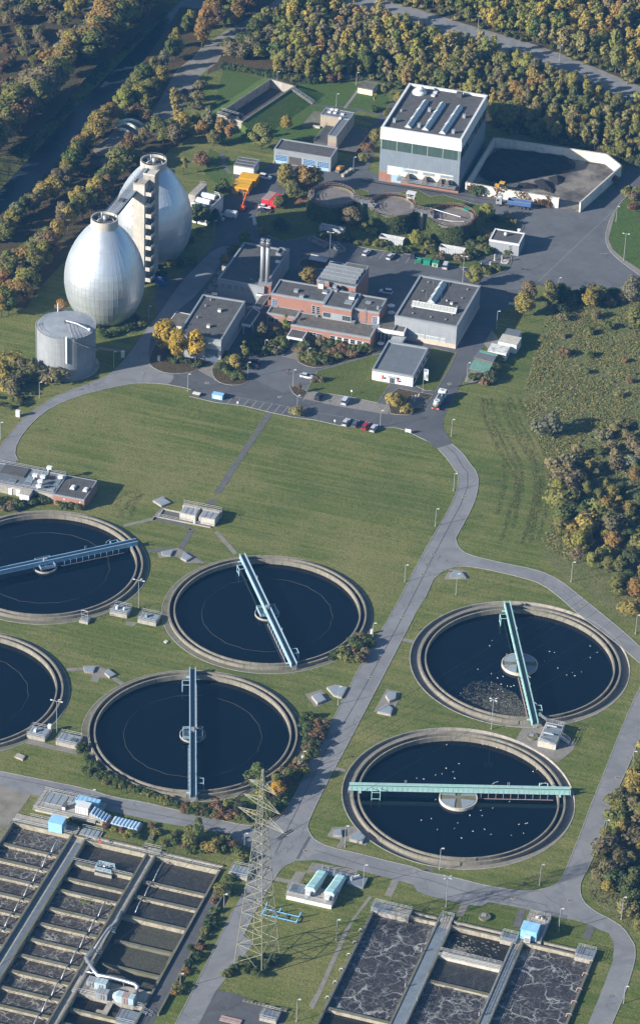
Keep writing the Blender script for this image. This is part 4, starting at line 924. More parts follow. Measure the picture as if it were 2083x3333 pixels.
def leafmesh(name,V,mat,extra=None):
    n=len(V)//4;me=bpy.data.meshes.new(name);me.vertices.add(len(V));me.vertices.foreach_set('co',V.astype(np.float32).ravel())
    me.loops.add(n*4);me.loops.foreach_set('vertex_index',np.arange(n*4,dtype=np.int32));me.polygons.add(n)
    me.polygons.foreach_set('loop_start',np.arange(0,n*4,4,dtype=np.int32));me.polygons.foreach_set('loop_total',np.full(n,4,dtype=np.int32))
    me.materials.append(mat);me.update(calc_edges=True);return me

m_clad,nt,b=newmat('aluminium cladding',.42,.68,.5)
oi=nd(nt,'ShaderNodeObjectInfo');pos=nd(nt,'ShaderNodeNewGeometry').outputs['Position']
c=mixc(nt,oi.outputs['Random'],(.57,.61,.655),(.60,.64,.68))
c=mixc(nt,rng(nt,noise(nt,mul(nt,pos,(1.2,1.2,.1)),.9,5,.65),.5,.8,0,.18),c,(.42,.44,.45))
nt.links.new(c,b.inputs['Base Color']);nt.links.new(rng(nt,noise(nt,pos,.5,4,.6),.3,.7,.35,.45),b.inputs['Roughness'])
EGG=[(7.9,0),(9.5,2),(10.8,4),(11.9,6.5),(12.6,9.5),(12.95,12.8),(12.85,16.0),(12.3,19.2),(11.3,22.3),(9.95,25.2),(8.5,27.7),(6.9,29.9),(5.6,31.4),(4.3,32.6)]
def egg_r(z):
    for(r0,z0),(r1,z1)in zip(EGG,EGG[1:]):
        if z<=z1:return r0+(r1-r0)*(z-z0)/(z1-z0)
    return EGG[-1][0]
NS=54;tiers=[.3,6.2,13.6,20.8,27.2,32.6];PAN=[]
for a,bb in zip(tiers,tiers[1:]):
    mb=MB();k=7;da=2*PI/NS;g_=.0012;vs=[]
    for i in range(k+1):
        z=a+.012+(bb-a-.024)*i/k;r=egg_r(z)+.05
        for q,rr in((g_,r-.05),(g_,r),(da*.33,r+.004),(da*.66,r+.004),(da-g_,r),(da-g_,r-.05)):vs.append((rr*math.cos(q),rr*math.sin(q),z))
    fs=[(i*6+j,i*6+j+1,(i+1)*6+j+1,(i+1)*6+j)for i in range(k)for j in range(5)]
    mb.add(vs,fs)
    vs=[] # raised seam
    for i in range(k+1):
        z=a+(bb-a)*i/k;r=egg_r(z)+.04
        for q,rr in((-.0025,r),(-.0025,r+.05),(.0025,r+.05),(.0025,r)):vs.append((rr*math.cos(q),rr*math.sin(q),z))
    mb.add(vs,[(i*4+j,i*4+j+1,(i+1)*4+j+1,(i+1)*4+j)for i in range(k)for j in range(3)])
    PAN.append(mb.mesh('cladding_panel',m_clad))
shellm=MB().lathe(EGG,54).disc(4.3,32.6,54).mesh('shell',m_conc_d)
ringm=MB().lathe([(4.25,32.3),(4.38,32.3),(4.38,35.5),(4.05,35.5),(4.05,34.6),(0.01,34.6)],40).mesh('head_ring',m_conc_l)
m_dark=M('dark roofing felt',(.075,.073,.072),.9,var=.22,scale=.5)
def digester(c,label,seed):
    t=thing('egg_digester',label,'digester',(c[0],c[1],0),0,'egg shaped digesters')
    obj('shell',shellm,t);obj('head_ring',ringm,t)
    for s in range(NS):
        for me in PAN:obj('cladding_panel',me,t,rz=2*PI*s/NS)
    MB().disc(4.05,34.62,32).build('head_roof',m_dark,t)
    MB().cyl((.2,-.3,34.6),.75,1.5,14).ico((.2,-.3,36.1),.75,.5,14).build('gas_dome',m_galv,t,smooth=True)
    MB().tube([(-.9,.5,34.6),(-.9,.5,37.2)],.22,8).tube([(.2,-.3,35.8),(-1.6,-1.4,35.6),(-2.5,-1.6,34.7)],.2,8).tube([(1.4,1.2,34.7),(2.6,.2,35.1),(3.2,-1,34.7)],.13,7).build('gas_pipe',m_galv,t,smooth=True)
    for a in(1.1,2.3,4.0,5.2):MB().cbox((2.7*math.cos(a),2.7*math.sin(a),34.62),.6,.4,.5,a).build('valve_box',m_conc_d,t)
    mb=MB();n=24
    pts=[(4.2*math.cos(2*PI*i/n),4.2*math.sin(2*PI*i/n),35.5)for i in range(n+1)]
    rail(t,pts,.6,bars=1,step=2.2,wd=.05)
    return t
E1,E2=Vector((-72.4,114.2,0)),Vector((-59.4,156.5,0))
digester(E1,'front silver egg shaped digester beside the round gas holder',1)
digester(E2,'rear silver egg shaped digester partly hidden by the stair tower',2)
# gangway between the heads
d=(E2-E1);gl=d.length-8.2;ga=math.atan2(d.y,d.x)
GW=thing('gangway','level grey roofed gangway joining the heads of both egg digesters','gangway',E1+d.normalized()*4.1,ga)
MB().box(0,gl,-1.7,1.7,32.9,33.7).build('girder',m_conc_d,GW)
n=13
for i in range(n):MB().box(gl*i/n+.03,gl*(i+1)/n-.03,-1.85,1.85,34.15,34.3).build('roof_sheet',m_galv if i%3 else m_lid,GW)
MB().box(0,gl,-1.72,-1.55,33.7,34.15).box(0,gl,1.55,1.72,33.7,34.15).build('side_wall',m_conc,GW)
rail(GW,[(0,1.75,34.3),(gl,1.75,34.3)],.95);rail(GW,[(0,-1.75,34.3),(gl*.35,-1.75,34.3)],.95)
for x in(6,18,28):MB().tube([(x,1.9,34),(x-1.5,2.6,36.2)],.05,5).build('lamp_arm',m_galv,GW)
for x in(10,24):MB().box(x,x+2.2,-.8,.8,34.3,34.75).build('roof_hatch',m_dark,GW)
# stair tower
p=g('a2',937,208,36.6);FT=mkframe((p.x,p.y,0),-16.5)
ST=thing('stair_tower','tall beige concrete stair tower with stacked landings between the digesters','tower',FT.o,FT.rz)
MB().box(0,3.9,0,3.6,0,36.6).build('shaft',m_conc_l,ST)
MB().box(-.12,4.02,-.12,3.72,36.6,36.75).box(-.12,4.02,-.12,.14,36.75,37.1).box(-.12,.14,.14,3.72,36.75,37.1).box(3.76,4.02,.14,3.72,36.75,37.1).build('shaft_cap',m_conc,ST)
MB().box(2.0,5.9,4.0,8.2,0,38.4).build('lift_shaft',m_conc,ST);MB().box(1.9,6.0,3.9,8.3,38.4,38.6).box(1.9,6,3.9,4.15,38.6,39).box(1.9,2.15,4.15,8.3,38.6,39).box(5.75,6.,4.15,8.3,38.6,39).build('lift_cap',m_conc_l,ST)
ld=MB().box(0,2.2,0,3.9,0,.25).box(2.05,2.2,0,3.9,.25,1.35).box(0,2.05,0,.15,.25,1.35).mesh('landing',m_conc_l)
fl=MB().add([(.1,.3,.2),(1.0,.3,.2),(1.0,3.6,2.1),(.1,3.6,2.1),(.1,.3,-.05),(1.0,.3,-.05),(1.0,3.6,1.85),(.1,3.6,1.85)],[(0,1,2,3),(7,6,5,4),(0,4,5,1),(1,5,6,2),(2,6,7,3),(3,7,4,0)]).mesh('stair_flight',m_conc)
for i in range(9):
    z=1.2+i*3.95;obj('landing',ld,ST,(3.9,.3,z));o=obj('stair_flight',fl,ST,(4.0,.3,z+.2))
    MB().box(5.7,6.0,3.9,4.2,z-2,z+1.9).build('corner_post',m_conc,ST)
br=MB().add([(0,.4,0),(-1.0,.4,1.3),(0,.4,1.3),(0,3.2,0),(-1.0,3.2,1.3),(0,3.2,1.3)],[(0,1,2),(5,4,3),(0,3,4,1),(1,4,5,2)]).mesh('bracket',m_conc_l)
for i in range(5):obj('bracket',br,ST,(0,0,15+i*3.95))
for i in range(4):MB().bar((6.15,3,9+i*7.9),(6.9,3.2,9.1+i*7.9),.12).build('lamp_arm',m_conc_d,ST)

# gas holder
GH=(-81.9,80.8);GHT=thing('gas_holder','round pale grey steel gas holder with low domed roof below the digesters','tank',(*GH,0))
m_tank=M('pale grey tank paint',(.235,.25,.265),.6,var=.1,scale=.25,streak=.35)
for i in range(7):MB().lathe([(9.2,.05+i*2.05),(9.26,.05+i*2.05),(9.26,2.02+i*2.05),(9.2,2.08+i*2.05)],56).build('shell_course',m_tank,GHT)
MB().lathe([(9.35,14.3),(9.35,14.5),(9.0,14.5),(6,14.95),(3,15.2),(.01,15.3)],56).build('roof',M('tank roof paint',(.24,.26,.285),.5,var=.12,scale=.3,dirt=(.30,.32,.33)),GHT)
rail(GHT,[(9.2*math.cos(2*PI*i/40),9.2*math.sin(2*PI*i/40),14.5)for i in range(41)],1.0,step=3,wd=.05)
MB().lathe([(9.3,.0),(10.4,.0),(10.4,.12),(9.3,.12)],40).build('plinth',m_conc,GHT)
MB().tube([(0,0,15.3),(0,0,16.1),(3.5,-1.8,16.2),(7.6,-3.6,15.2),(7.6,-3.6,14.2)],.22,8).build('gas_pipe',m_white,GHT,smooth=True);MB().ico((7.6,-3.6,15.2),.55,1,10).build('valve_ball',m_white,GHT,smooth=True)
MB().box(-.6,.6,-.5,.5,15.2,15.9).build('manway',m_conc_d,GHT)
rail(GHT,[(.4,-.4,15.2),(2.6,-8.8,14.5)],.9,wd=.05);rail(GHT,[(1.4,-.2,15.2),(3.6,-8.4,14.5)],.9,wd=.05)
a=-PI/2+.1;MB().bar((9.4*math.cos(a),9.4*math.sin(a),6),(9.4*math.cos(a),9.4*math.sin(a),15.5),.5).build('level_gauge',m_white,GHT)
mb=MB()
for i in range(26):a=-1.25+i*.042;mb.box(-.01,.01,0,0,0,0)if 0 else mb.cbox((9.75*math.cos(a),9.75*math.sin(a),14.1-i*.28),.9,.42,.08,a)
mb.build('stair',m_galv,GHT);rail(GHT,[(10.2*math.cos(-1.25+i*.1),10.2*math.sin(-1.25+i*.1),14.2-i*.66)for i in range(11)],1.0,wd=.05)
MB().bar((-9.35,-1,0),(-9.35,-1,15.8),.16).bar((-9.35,-1.6,0),(-9.35,-1.6,15.8),.16).build('ladder',m_galv,GHT)
MB().tube([(-3.3,8.4,14.5),(-3.3,8.4,17.5)],.2,8).build('vent_pipe',m_white,GHT)

# thickeners
TH=[(-.1,191.6),(20.5,186.0),(40.9,180.0)]
labs=('ivy clad round sludge thickener with white railing next to the orange trees','middle ivy clad round sludge thickener with a small white cabin on its rim','right ivy clad round sludge thickener with red creeper and a long beam')
m_sludge=M('dry grey sludge',(.175,.152,.14),.95,var=.22,scale=.35,dirt=(.09,.09,.09),dmin=.5,dmax=.8)
for i,(c,lab)in enumerate(zip(TH,labs)):
    t=thing('sludge_thickener',lab,'tank',(*c,0),0,'round sludge thickeners')
    MB().lathe([(7.9,0),(7.9,7),(7.55,7),(7.55,5.9)],48).build('wall',m_moss,t);MB().disc(7.56,6.15,48).build('sludge',m_sludge,t)
    rgn=np.random.default_rng(20+i);n=8500
    a=rgn.uniform(0,2*PI,n);z=rgn.uniform(0,1,n)**.9*7.35*(.93+.07*np.sin(a*5+i));bul=.15+.5*rgn.uniform(0,1,n)*(1.2-z/8)+.25*np.maximum(0,np.sin(a*7+i*2))
    if i==0:keep=(z<6.6);a,z,bul=a[keep],z[keep],bul[keep]
    r=7.9+bul;V=leaves(np.stack([r*np.cos(a),r*np.sin(a),z],1),np.stack([np.cos(a),np.sin(a),a*0+.35],1),.55,rgn)
    obj('ivy',leafmesh('ivy',V,m_ivy),t)
    n=(700,900,1500)[i];a=rgn.normal((2.2,1.2,.9)[i],(1.6,.7,.9)[i],n);rr=7.75+rgn.normal(0,.28,n);z=7.05+rgn.uniform(0,.5,n)-(.0)
    obj('creeper',leafmesh('creeper',leaves(np.stack([rr*np.cos(a),rr*np.sin(a),z],1),np.tile([0,0,1.],(n,1)),.38,rgn),m_vine),t)
    k=40;rail(t,[(7.75*math.cos(2*PI*q/k),7.75*math.sin(2*PI*q/k),7)for q in range(k+1)],1.1,M('weathered rail',(.25,.21,.18),.9,var=.2,scale=1),1.25,2,.08)
    MB().box(6.3,8.4,-1.3,1.3,6.9,7.05).build('rim_platform',m_galv,t);rail(t,[(6.3,-1.3,7),(6.3,1.3,7)],1.1,MATS['weathered rail'],wd=.09);rail(t,[(-6.4,-1.3,7),(-6.4,1.3,7),(-8,1.3,7)],1.1,MATS['weathered rail'],wd=.09)
    MB().box(-8.4,-6.3,-1.3,1.3,6.9,7.05).build('rim_platform',m_galv,t)
    if i==2:
        MB().bar((-7.6,4.2,7.6),(2.8,-.9,7.3),.22).build('scraper_beam',m_white,t);MB().tube([(-5,-1.2,6.4),(0,-2.6,6.4),(4,-2.4,6.4)],.16,6).build('hose',m_conc_l,t)
        MB().prism([(4.2,6.2),(6.4,4.6),(5.2,3.4),(3.6,5.0)],7.2,7.5).build('tarpaulin',M('green tarpaulin',(.02,.22,.15),.6),t)
    if i==1:MB().tube([(-6.5,1.5,7.1),(-5.5,-1,7.8),(-6.6,-2.5,7.1)],.1).build('hose',m_conc_l,t)
for k,(a,b,lab)in enumerate(((0,1,'grey walkway bridge joining the left and middle thickeners'),(1,2,'grey walkway bridge joining the middle and right thickeners'))):
    A,B_=Vector((*TH[a],0)),Vector((*TH[b],0));dd=(B_-A).normalized();L=(B_-A).length-15.6
    t=thing('walkway_bridge',lab,'footbridge',A+dd*7.8,math.atan2(dd.y,dd.x));MB().box(0,L,-1,1,6.75,6.95).build('deck',m_plate,t)
    for s in(-1,1):rail(t,[(-.4,s,6.95),(L+.4,s,6.95)],1.1,MATS['weathered rail'],wd=.09)
    MB().cyl((L/2,0,0),.6,6.75,12).build('pier',m_conc,t)
p=g('b2',1345,318,7);FC=mkframe((p.x,p.y,7),-16.5)
t=thing('rim_cabin','small white glazed cabin perched on the rim of the middle thickener','cabin',FC.o,FC.rz)
for x in(0,2.6):
    for y in(0,1.8):MB().box(x,x+.15,y,y+.15,0,2.3).build('post',m_white,t)
MB().box(-.25,3.0,-.25,2.2,2.3,2.45).build('roof',m_white,t);MB().box(.05,2.7,.05,1.9,0,.9).build('panel',m_conc_l,t);MB().box(.3,.9,.5,1.2,.9,1.7).build('motor',m_galv,t)
MB().box(0,2.75,0,1.95,-.1,.0).build('base',m_galv,t)
# ================================================================== buildings
m_roof=M('bitumen roof',(.082,.080,.078),.9,var=.22,scale=.35,streak=0,dirt=(.055,.053,.05),dscale=.6,dmin=.5,dmax=.72)
m_roofg=M('gravel roof',(.115,.105,.092),.95,var=.3,scale=.7,dirt=(.07,.068,.05))
m_rblue=M('grey roof sheet',(.12,.135,.15),.85,var=.12,scale=.5)
m_cop=M('metal coping',(.28,.30,.32),.5,.25,var=.1,scale=.6)
m_grey=M('grey metal cladding',(.30,.32,.34),.55,.15,var=.08,scale=.4,streak=.2)
m_greyb=M('blue grey cladding',(.20,.235,.275),.55,.15,var=.08,scale=.4,streak=.15)
m_wht=M('white facade panel',(.60,.61,.61),.55,var=.05,scale=.3,streak=.12)
m_brick=M('red brick',(.30,.15,.108),.9,var=.2,scale=3.5,streak=.15,dirt=(.22,.11,.08),dmin=.5,dmax=.8)
m_render=M('white render',(.62,.615,.60),.85,var=.05,scale=.5,streak=.12)
m_cream=M('cream render',(.64,.60,.52),.85,var=.08,scale=.5,streak=.25)
m_beige=M('beige brick',(.33,.275,.205),.9,var=.15,scale=2,streak=.25)
m_bdoor=M('pale blue door',(.30,.44,.58),.6,var=.1,scale=1)
m_ydw=M('faded yellow',(.60,.32,.015),.6,var=.1,scale=.8,streak=.1)
m_redc=M('container red',(.50,.022,.03),.6,var=.12,scale=.8)
m_shut=M('red shutter',(.45,.03,.03),.6)
m_frame=M('white window frame',(.58,.58,.575),.5,var=.05)
m_glass,nt,b=newmat('window glass',.06,0,.6);b.inputs['Base Color'].default_value=(.022,.032,.042,1)
m_gglass,nt,b=newmat('green tinted glass',.12,0,.5);pos=nd(nt,'ShaderNodeNewGeometry').outputs['Position']
nt.links.new(mixc(nt,rng(nt,noise(nt,mul(nt,pos,(4,4,.1)),1.5,3,.6),.35,.65),(.035,.062,.055),(.075,.105,.09)),b.inputs['Base Color'])
m_bglass,nt,b=newmat('blue tinted glass',.1,0,.5);b.inputs['Base Color'].default_value=(.05,.10,.19,1)
m_sglass=M('roof light glass',(.34,.40,.42),.25,.1,var=.15,scale=1.2)
def facepanel(t,F,face,u0,u1,z0,z1,mat,name,off=.0,th=.06,parent=None):
    """a flat panel on a face of a building: u runs along the face"""
    mb=MB()
    if face=='F':mb.box(u0,u1,-off-th,-off,z0,z1)
    elif face=='R':mb.box(F.w+off,F.w+off+th,u0,u1,z0,z1)
    elif face=='L':mb.box(-off-th,-off,u0,u1,z0,z1)
    return mb.build(name,mat,parent or t)
def window(t,F,face,u0,u1,z0,z1,nx=2,ny=1,fm=None,gm=None,name='window'):
    if u1<u0:u0,u1=u1,u0
    if z1<z0:z0,z1=z1,z0
    w=facepanel(t,F,face,u0,u1,z0,z1,fm or m_frame,name,.0,.07)
    b_=.07;W=(u1-u0-b_*(nx+1))/nx;H=(z1-z0-b_*(ny+1))/ny
    for i in range(nx):
        for j in range(ny):
            a=u0+b_+i*(W+b_);c=z0+b_+j*(H+b_);facepanel(t,F,face,a,a+W,c,c+H,gm or m_glass,'pane',.03,.055,w)
    return w
def wpx(t,F,face,tl,p0,p1,**kw): # window measured by two opposite corners in the picture
    a,b_=F.pt(face,tl,*p0),F.pt(face,tl,*p1)
    k=0 if face=='F' else 1
    return window(t,F,face,a[k],b_[k],a.z,b_.z,**kw)
def ppx(t,F,face,tl,p0,p1,mat,name,**kw):
    a,b_=F.pt(face,tl,*p0),F.pt(face,tl,*p1);k=0 if face=='F' else 1
    return facepanel(t,F,face,min(a[k],b_[k]),max(a[k],b_[k]),max(.02,min(a.z,b_.z)),max(a.z,b_.z),mat,name,**kw)
def ubox(t,w,d,z0,z1,mat,roof,trim,x0=0.,y0=0.,par=.35,tw=.42,panels=0,strips=5,wallname='wall'):
    """one flat roofed block: walls, felt strips, coping"""
    MB().box(x0,x0+w,y0,y0+d,z0,z1-.02).build(wallname,mat,t)
    n=strips;inner=(x0+tw*.8,x0+w-tw*.8,y0+tw*.8,y0+d-tw*.8);rr=[]
    r=MB()
    for i in range(n):
        a=inner[0]+(inner[1]-inner[0])*i/n;c=inner[0]+(inner[1]-inner[0])*(i+1)/n
        MB().box(a+.015,c-.015,inner[2],inner[3],z1-.02,z1+.02+.012*(i%2)).build('roof_felt',roof,t)
    e=.08
    for bx in((x0-e,x0+w+e,y0-e,y0+tw),(x0-e,x0+w+e,y0+d-tw,y0+d+e),(x0-e,x0+tw,y0+tw+.003,y0+d-tw-.003),(x0+w-tw,x0+w+e,y0+tw+.003,y0+d-tw-.003)):
        MB().box(*bx,z1-.3,z1+par).build('coping',trim,t)
def cladding(t,F,face,u0,u1,z0,z1,mat,n,name='cladding_panel'):
    w=(u1-u0)/n
    for i in range(n):facepanel(t,F,face,u0+i*w+.015,u0+(i+1)*w-.015,z0,z1,mat,name,0,.05)
def roofbox(t,F,tl,x,y,sx,sy,sz,mat,name='roof_vent',cap=None):
    p=F.pt('T',tl,x,y);q=MB().box(p.x-sx/2,p.x+sx/2,p.y-sy/2,p.y+sy/2,F.h,F.h+sz).build(name,mat,t)
    MB().box(p.x-sx/2-.08,p.x+sx/2+.08,p.y-sy/2-.08,p.y+sy/2+.08,F.h+sz,F.h+sz+.1).build('cap',cap or m_cop,q);return q
def ridge_light(t,a,b_,w,h,z,n=8): # glazed ridge between two roof points, standing on kerbs
    L=math.hypot(b_.x-a.x,b_.y-a.y);ang=math.atan2(b_.y-a.y,b_.x-a.x)
    R_=obj('skylight',MB().box(0,L,-w/2-.08,w/2+.08,0,.25).mesh('skylight',m_cop),t,(a.x,a.y,z),ang)
    pm=MB()
    for s in(-1,1):pm.add([(.03,s*w/2,.25),(L/n-.03,s*w/2,.25),(L/n-.03,s*.05,h),(.03,s*.05,h)],[(0,1,2,3)if s<0 else(3,2,1,0)])
    me=pm.mesh('pane',m_sglass)
    for i in range(n):obj('pane',me,R_,(L*i/n,0,.0))
    fm=MB()
    for x in(0,L):fm.add([(x,-w/2,.25),(x,w/2,.25),(x,0,h)],[(0,1,2)]).bar((x,-w/2,.25),(x,0,h),.1).bar((x,w/2,.25),(x,0,h),.1)
    for f in(1/3,2/3):fm.bar((L*f,-w/2-.1,.25),(L*f,0,h+.15),.12).bar((L*f,w/2+.1,.25),(L*f,0,h+.15),.12)
    fm.bar((0,0,h),(L,0,h),.12).build('frame',m_frame,R_)
    return R_

# --- tall hall
H=hgt('h1',(105,1017),(123,508));F=Frame('h1',(123,508),(912,632),(1197,198),H)
t=F.empty('machine_hall','tall grey hall with white top band and green glass strip by the coal yard','building')
ubox(t,F.w,F.d,0,F.h,m_greyb,m_roof,m_wht,par=.8,tw=.7,strips=9)
zb=F.pt('F','h1',123,605).z;zw=F.pt('F','h1',123,700).z;zk=F.pt('F','h1',105,922).z
for face,L,n in(('F',F.w,16),('R',F.d,16)):
    cladding(t,F,face,-.25 if face=='F' else .0,L+(.25 if face=='F' else .25),zb,F.h-.3,m_wht,n,'white_panel')
    k=5 if face=='F' else 6
    for i in range(k):w_=facepanel(t,F,face,.6+i*(L-1.2)/k,.6+(i+1)*(L-1.2)/k-.35,zw,zb-.02,m_gglass,'glass_strip',0,.03)
    for i in range(k+1):facepanel(t,F,face,max(0,.3+i*(L-1.2)/k),.55+i*(L-1.2)/k,zw,zb,M('pale green mullion',(.25,.33,.29),.5),'mullion',.03,.1)
    cladding(t,F,face,0,L,zk if face=='F' else .3,zw-.02,m_greyb,26 if face=='F' else 22)
ppx(t,F,'F','h1',(105,922),(178,1020),m_brick,'brick_plinth',off=.05)
a=F.pt('F','h1',185,905);c=F.pt('F','h1',830,1010)
facepanel(t,F,'F',a.x,c.x,3.2,F.pt('F','h1',185,850).z-.6,m_cream,'cream_wall',.06);facepanel(t,F,'F',a.x,F.w,.02,3.2,m_brick,'brick_plinth',.06)
for p0,p1 in(((225,952),(318,1040)),):d_=ppx(t,F,'F','h1',p0,p1,m_bdoor,'door',off=.14)
ppx(t,F,'F','h1',(333,890),(362,935),m_bdoor,'door',off=.14)
for x0,x1 in((368,480),(535,648),(705,825)):ppx(t,F,'F','h1',(x0,905+(x0-368)*.16),(x1,950+(x0-368)*.16),m_lid,'wall_panel',off=.13)
x0=F.pt('F','h1',300,985).x;x1=F.w-.6
MB().box(x0,x1,-3.2,-.15,2.75,3.0).build('platform',m_plate,t);rail(t,[(x0,-3.1,3.0),(x1,-3.1,3.0)],1.0);rail(t,[(x0,-3.1,3),(x0,-.3,3)],1.)
for f in(.17,.47,.73,.85):
    x=x0+(x1-x0)*f;q=MB().box(x-.8,x+.8,-2.7,-.6,3.0,4.4).build('cooling_unit',M('rusty brown steel',(.12,.09,.075),.8,var=.3,scale=2),t)
    MB().add([(x-.8,-2.7,4.4),(x+.8,-2.7,4.4),(x+.8,-.6,4.4),(x-.8,-.6,4.4),(x-.4,-2.2,5.1),(x+.4,-2.2,5.1),(x+.4,-.9,5.1),(x-.4,-.9,5.1)],[(0,1,5,4),(1,2,6,5),(2,3,7,6),(3,0,4,7)]).build('hood',MATS['rusty brown steel'],q)
    MB().box(x-.4,x+.4,-2.2,-.9,5.1,5.25).build('cap',m_cop,q)
for(ax,ay),(bx,by)in(((385,500),(560,247)),((555,525),(728,268)),((724,560),(896,300))):ridge_light(t,F.pt('T','h1',ax,ay),F.pt('T','h1',bx,by),2.3,1.25,F.h,15)
for x,y in((597,335),(253,440),(495,488),(938,398),(832,550)):roofbox(t,F,'h1',x,y,1.0,1.0,1.3,m_galv)
roofbox(t,F,'h1',320,335,.6,.6,.7,m_galv);roofbox(t,F,'h1',893,190,2.0,1.6,1.6,m_dark,'black_cowl',m_dark)
for x,y in((655,152),(635,184)):roofbox(t,F,'h1',x,y,1.3,1.3,.4,m_frame,'roof_dome',m_frame)
p=F.pt('T','h1',500,155);q=MB().lathe([(2.5,0),(2.6,.5),(2.1,1.1),(1.5,1.3),(1.5,1.9),(.9,2.1),(.01,2.1)],24,c=(p.x,p.y,F.h)).build('exhaust_fan',m_wht,t,smooth=True);MB().box(p.x-.4,p.x+.6,p.y-.3,p.y+.5,F.h+2.1,F.h+3.2).build('motor',m_frame,q);rail(q,[(p.x+1.9*math.cos(i*.52),p.y+1.9*math.sin(i*.52),F.h+1.3)for i in range(13)],.9,wd=.06)
# --- garage
H=hgt('b1',(812,1205),(815,1112));F=Frame('b1',(415,1047),(815,1112),(868,1040),H)
t=F.empty('vehicle_garage','low four bay garage with pale blue glazed doors, one of them open','building');ubox(t,F.w,F.d,0,F.h,m_cop,m_roof,m_cop,strips=8)
for i in range(4):
    u0=.45+i*(F.w-.45)/4;u1=u0+(F.w-.45)/4-.55
    if i==1:
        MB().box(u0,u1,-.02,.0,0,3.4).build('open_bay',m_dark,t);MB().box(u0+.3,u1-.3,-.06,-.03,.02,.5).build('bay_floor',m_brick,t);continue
    d_=facepanel(t,F,'F',u0,u1,.05,3.5,m_bdoor,'door',.02,.06);n,k=5,4;W=(u1-u0-.3)/n
    for a in range(n):
        for c in range(k):facepanel(t,F,'F',u0+.15+a*W+.05,u0+.15+(a+1)*W-.05,1.3+c*.55,1.3+c*.55+.42,m_bglass,'pane',.075,.02,d_)
    MB().box(u0-.5,u0-.2,-.5,-.3,0,.9).build('bollard',m_ydw,t)
MB().bar((1.2,-.3,F.h-.9),(1.6,-.9,F.h-.8),.09).build('lamp_arm',m_dark,t)
# --- white shed of three modules
H=hgt('h6',(757,318),(760,210));F=Frame('h6',(760,210),(1005,248),(1100,150),H)
t=F.empty('white_shed','white three module shed with flat dark roof behind the yellow containers','shed')
for i in range(3):ubox(t,F.w,F.d/3-.06,0,F.h,m_render,m_roof,m_cop,0,i*F.d/3,.12,.2,strips=1,wallname='module')
facepanel(t,F,'F',F.w*.2,F.w*.2+1.,.1,2.1,m_frame,'door')
# --- heating plant with twin chimneys
H=hgt('h2',(1000,632),(1003,457));F=Frame('h2',(632,390),(1088,472),(1352,112),H)
t=F.empty('heating_plant','grey clad heating plant with dark flat roof behind the twin chimneys','building');ubox(t,F.w,F.d,0,F.h,m_grey,m_roof,m_cop,strips=8,par=.4,tw=.55)
cladding(t,F,'F',0,F.w,0,F.h-.3,m_grey,18);cladding(t,F,'R',0,F.d,0,F.h-.3,m_grey,24)
for i in range(5):p=F.pt('F','h2',660+i*65,425+i*11);facepanel(t,F,'F',p.x,p.x+1.5,F.h-2.6,F.h-1.0,M('grey louvre',(.22,.225,.23),.6),'louvre',.05)
a=F.pt('T','h2',1192,172);MB().box(a.x,F.w,F.d-4.2,F.d,F.h,F.h+.35).build('raised_roof',m_roof,t)
for bx in((a.x-.2,F.w+.1,F.d-4.4,F.d-4.0),(a.x-.2,F.w+.1,F.d-.3,F.d+.1),(a.x-.2,a.x+.2,F.d-4,F.d-.3),(F.w-.3,F.w+.1,F.d-4,F.d-.3)):MB().box(*bx,F.h,F.h+.9).build('coping',m_cop,t)
roofbox(t,F,'h2',1222,220,1.4,1.4,.35,m_frame,'roof_dome',m_frame);roofbox(t,F,'h2',962,392,.4,.4,.3,m_galv)
zc=H+.9;pa,pb=g('h2',1037,425,zc),g('h2',1150,436,zc);FC=Frame('h2',(1037,428),(1148,436),(1172,400),zc)
t=thing('twin_chimney','two tall round grey steel chimneys side by side on a brick block','chimney',FC.o,FC.rz)
MB().box(-.1,4.0,-.4,3.2,0,zc-.25).build('brick_block',m_brick,t);MB().box(-.25,4.15,-.55,3.35,zc-.25,zc+.1).build('block_cap',m_cop,t)
c1=FC.loc(g('h2',1067,405,zc));c2=FC.loc(g('h2',1118,412,zc));hc=14.6
for c in(c1,c2):
    MB().cyl((c.x,c.y,zc),.68,hc,20).build('flue',m_galv,t,smooth=True);MB().lathe([(.72,hc-.9),(.8,hc-.9),(.8,hc-.2),(.72,hc-.2)],18,c=(c.x,c.y,zc)).build('flue_collar',m_alu,t)
    for k in range(4):a=k*PI/2+.4;MB().tube([(c.x+.38*math.cos(a),c.y+.38*math.sin(a),zc+hc-.1),(c.x+.38*math.cos(a),c.y+.38*math.sin(a),zc+hc+.7),(c.x+.7*math.cos(a),c.y+.7*math.sin(a),zc+hc+.85)],.22,8).build('flue_stub',m_galv,t,smooth=True)
cx,cy=(c1.x+c2.x)/2,(c1.y+c2.y)/2
MB().lathe([(1.95,0),(1.95,.1),(1.3,.1),(1.3,0)],28,c=(cx,cy,zc+hc-1.0)).build('gallery',m_dark,t);rail(t,[(cx+1.95*math.cos(2*PI*i/16),cy+1.95*math.sin(2*PI*i/16),zc+hc-.9)for i in range(17)],1.0,m_dark,3,wd=.06)
lad=MB()
for s in(-.18,.18):lad.bar((cx+s,cy-.1,zc),(cx+s,cy-.1,zc+hc-1),.06)
for i in range(40):lad.bar((cx-.18,cy-.1,zc+.3+i*.34),(cx+.18,cy-.1,zc+.3+i*.34),.04)
lad.build('ladder',m_dark,t)
bb_=MB().box(0,3.6,0,1.9,0,1.5).box(-.1,3.7,-.1,2.0,1.5,1.65).mesh('bay',m_conc)
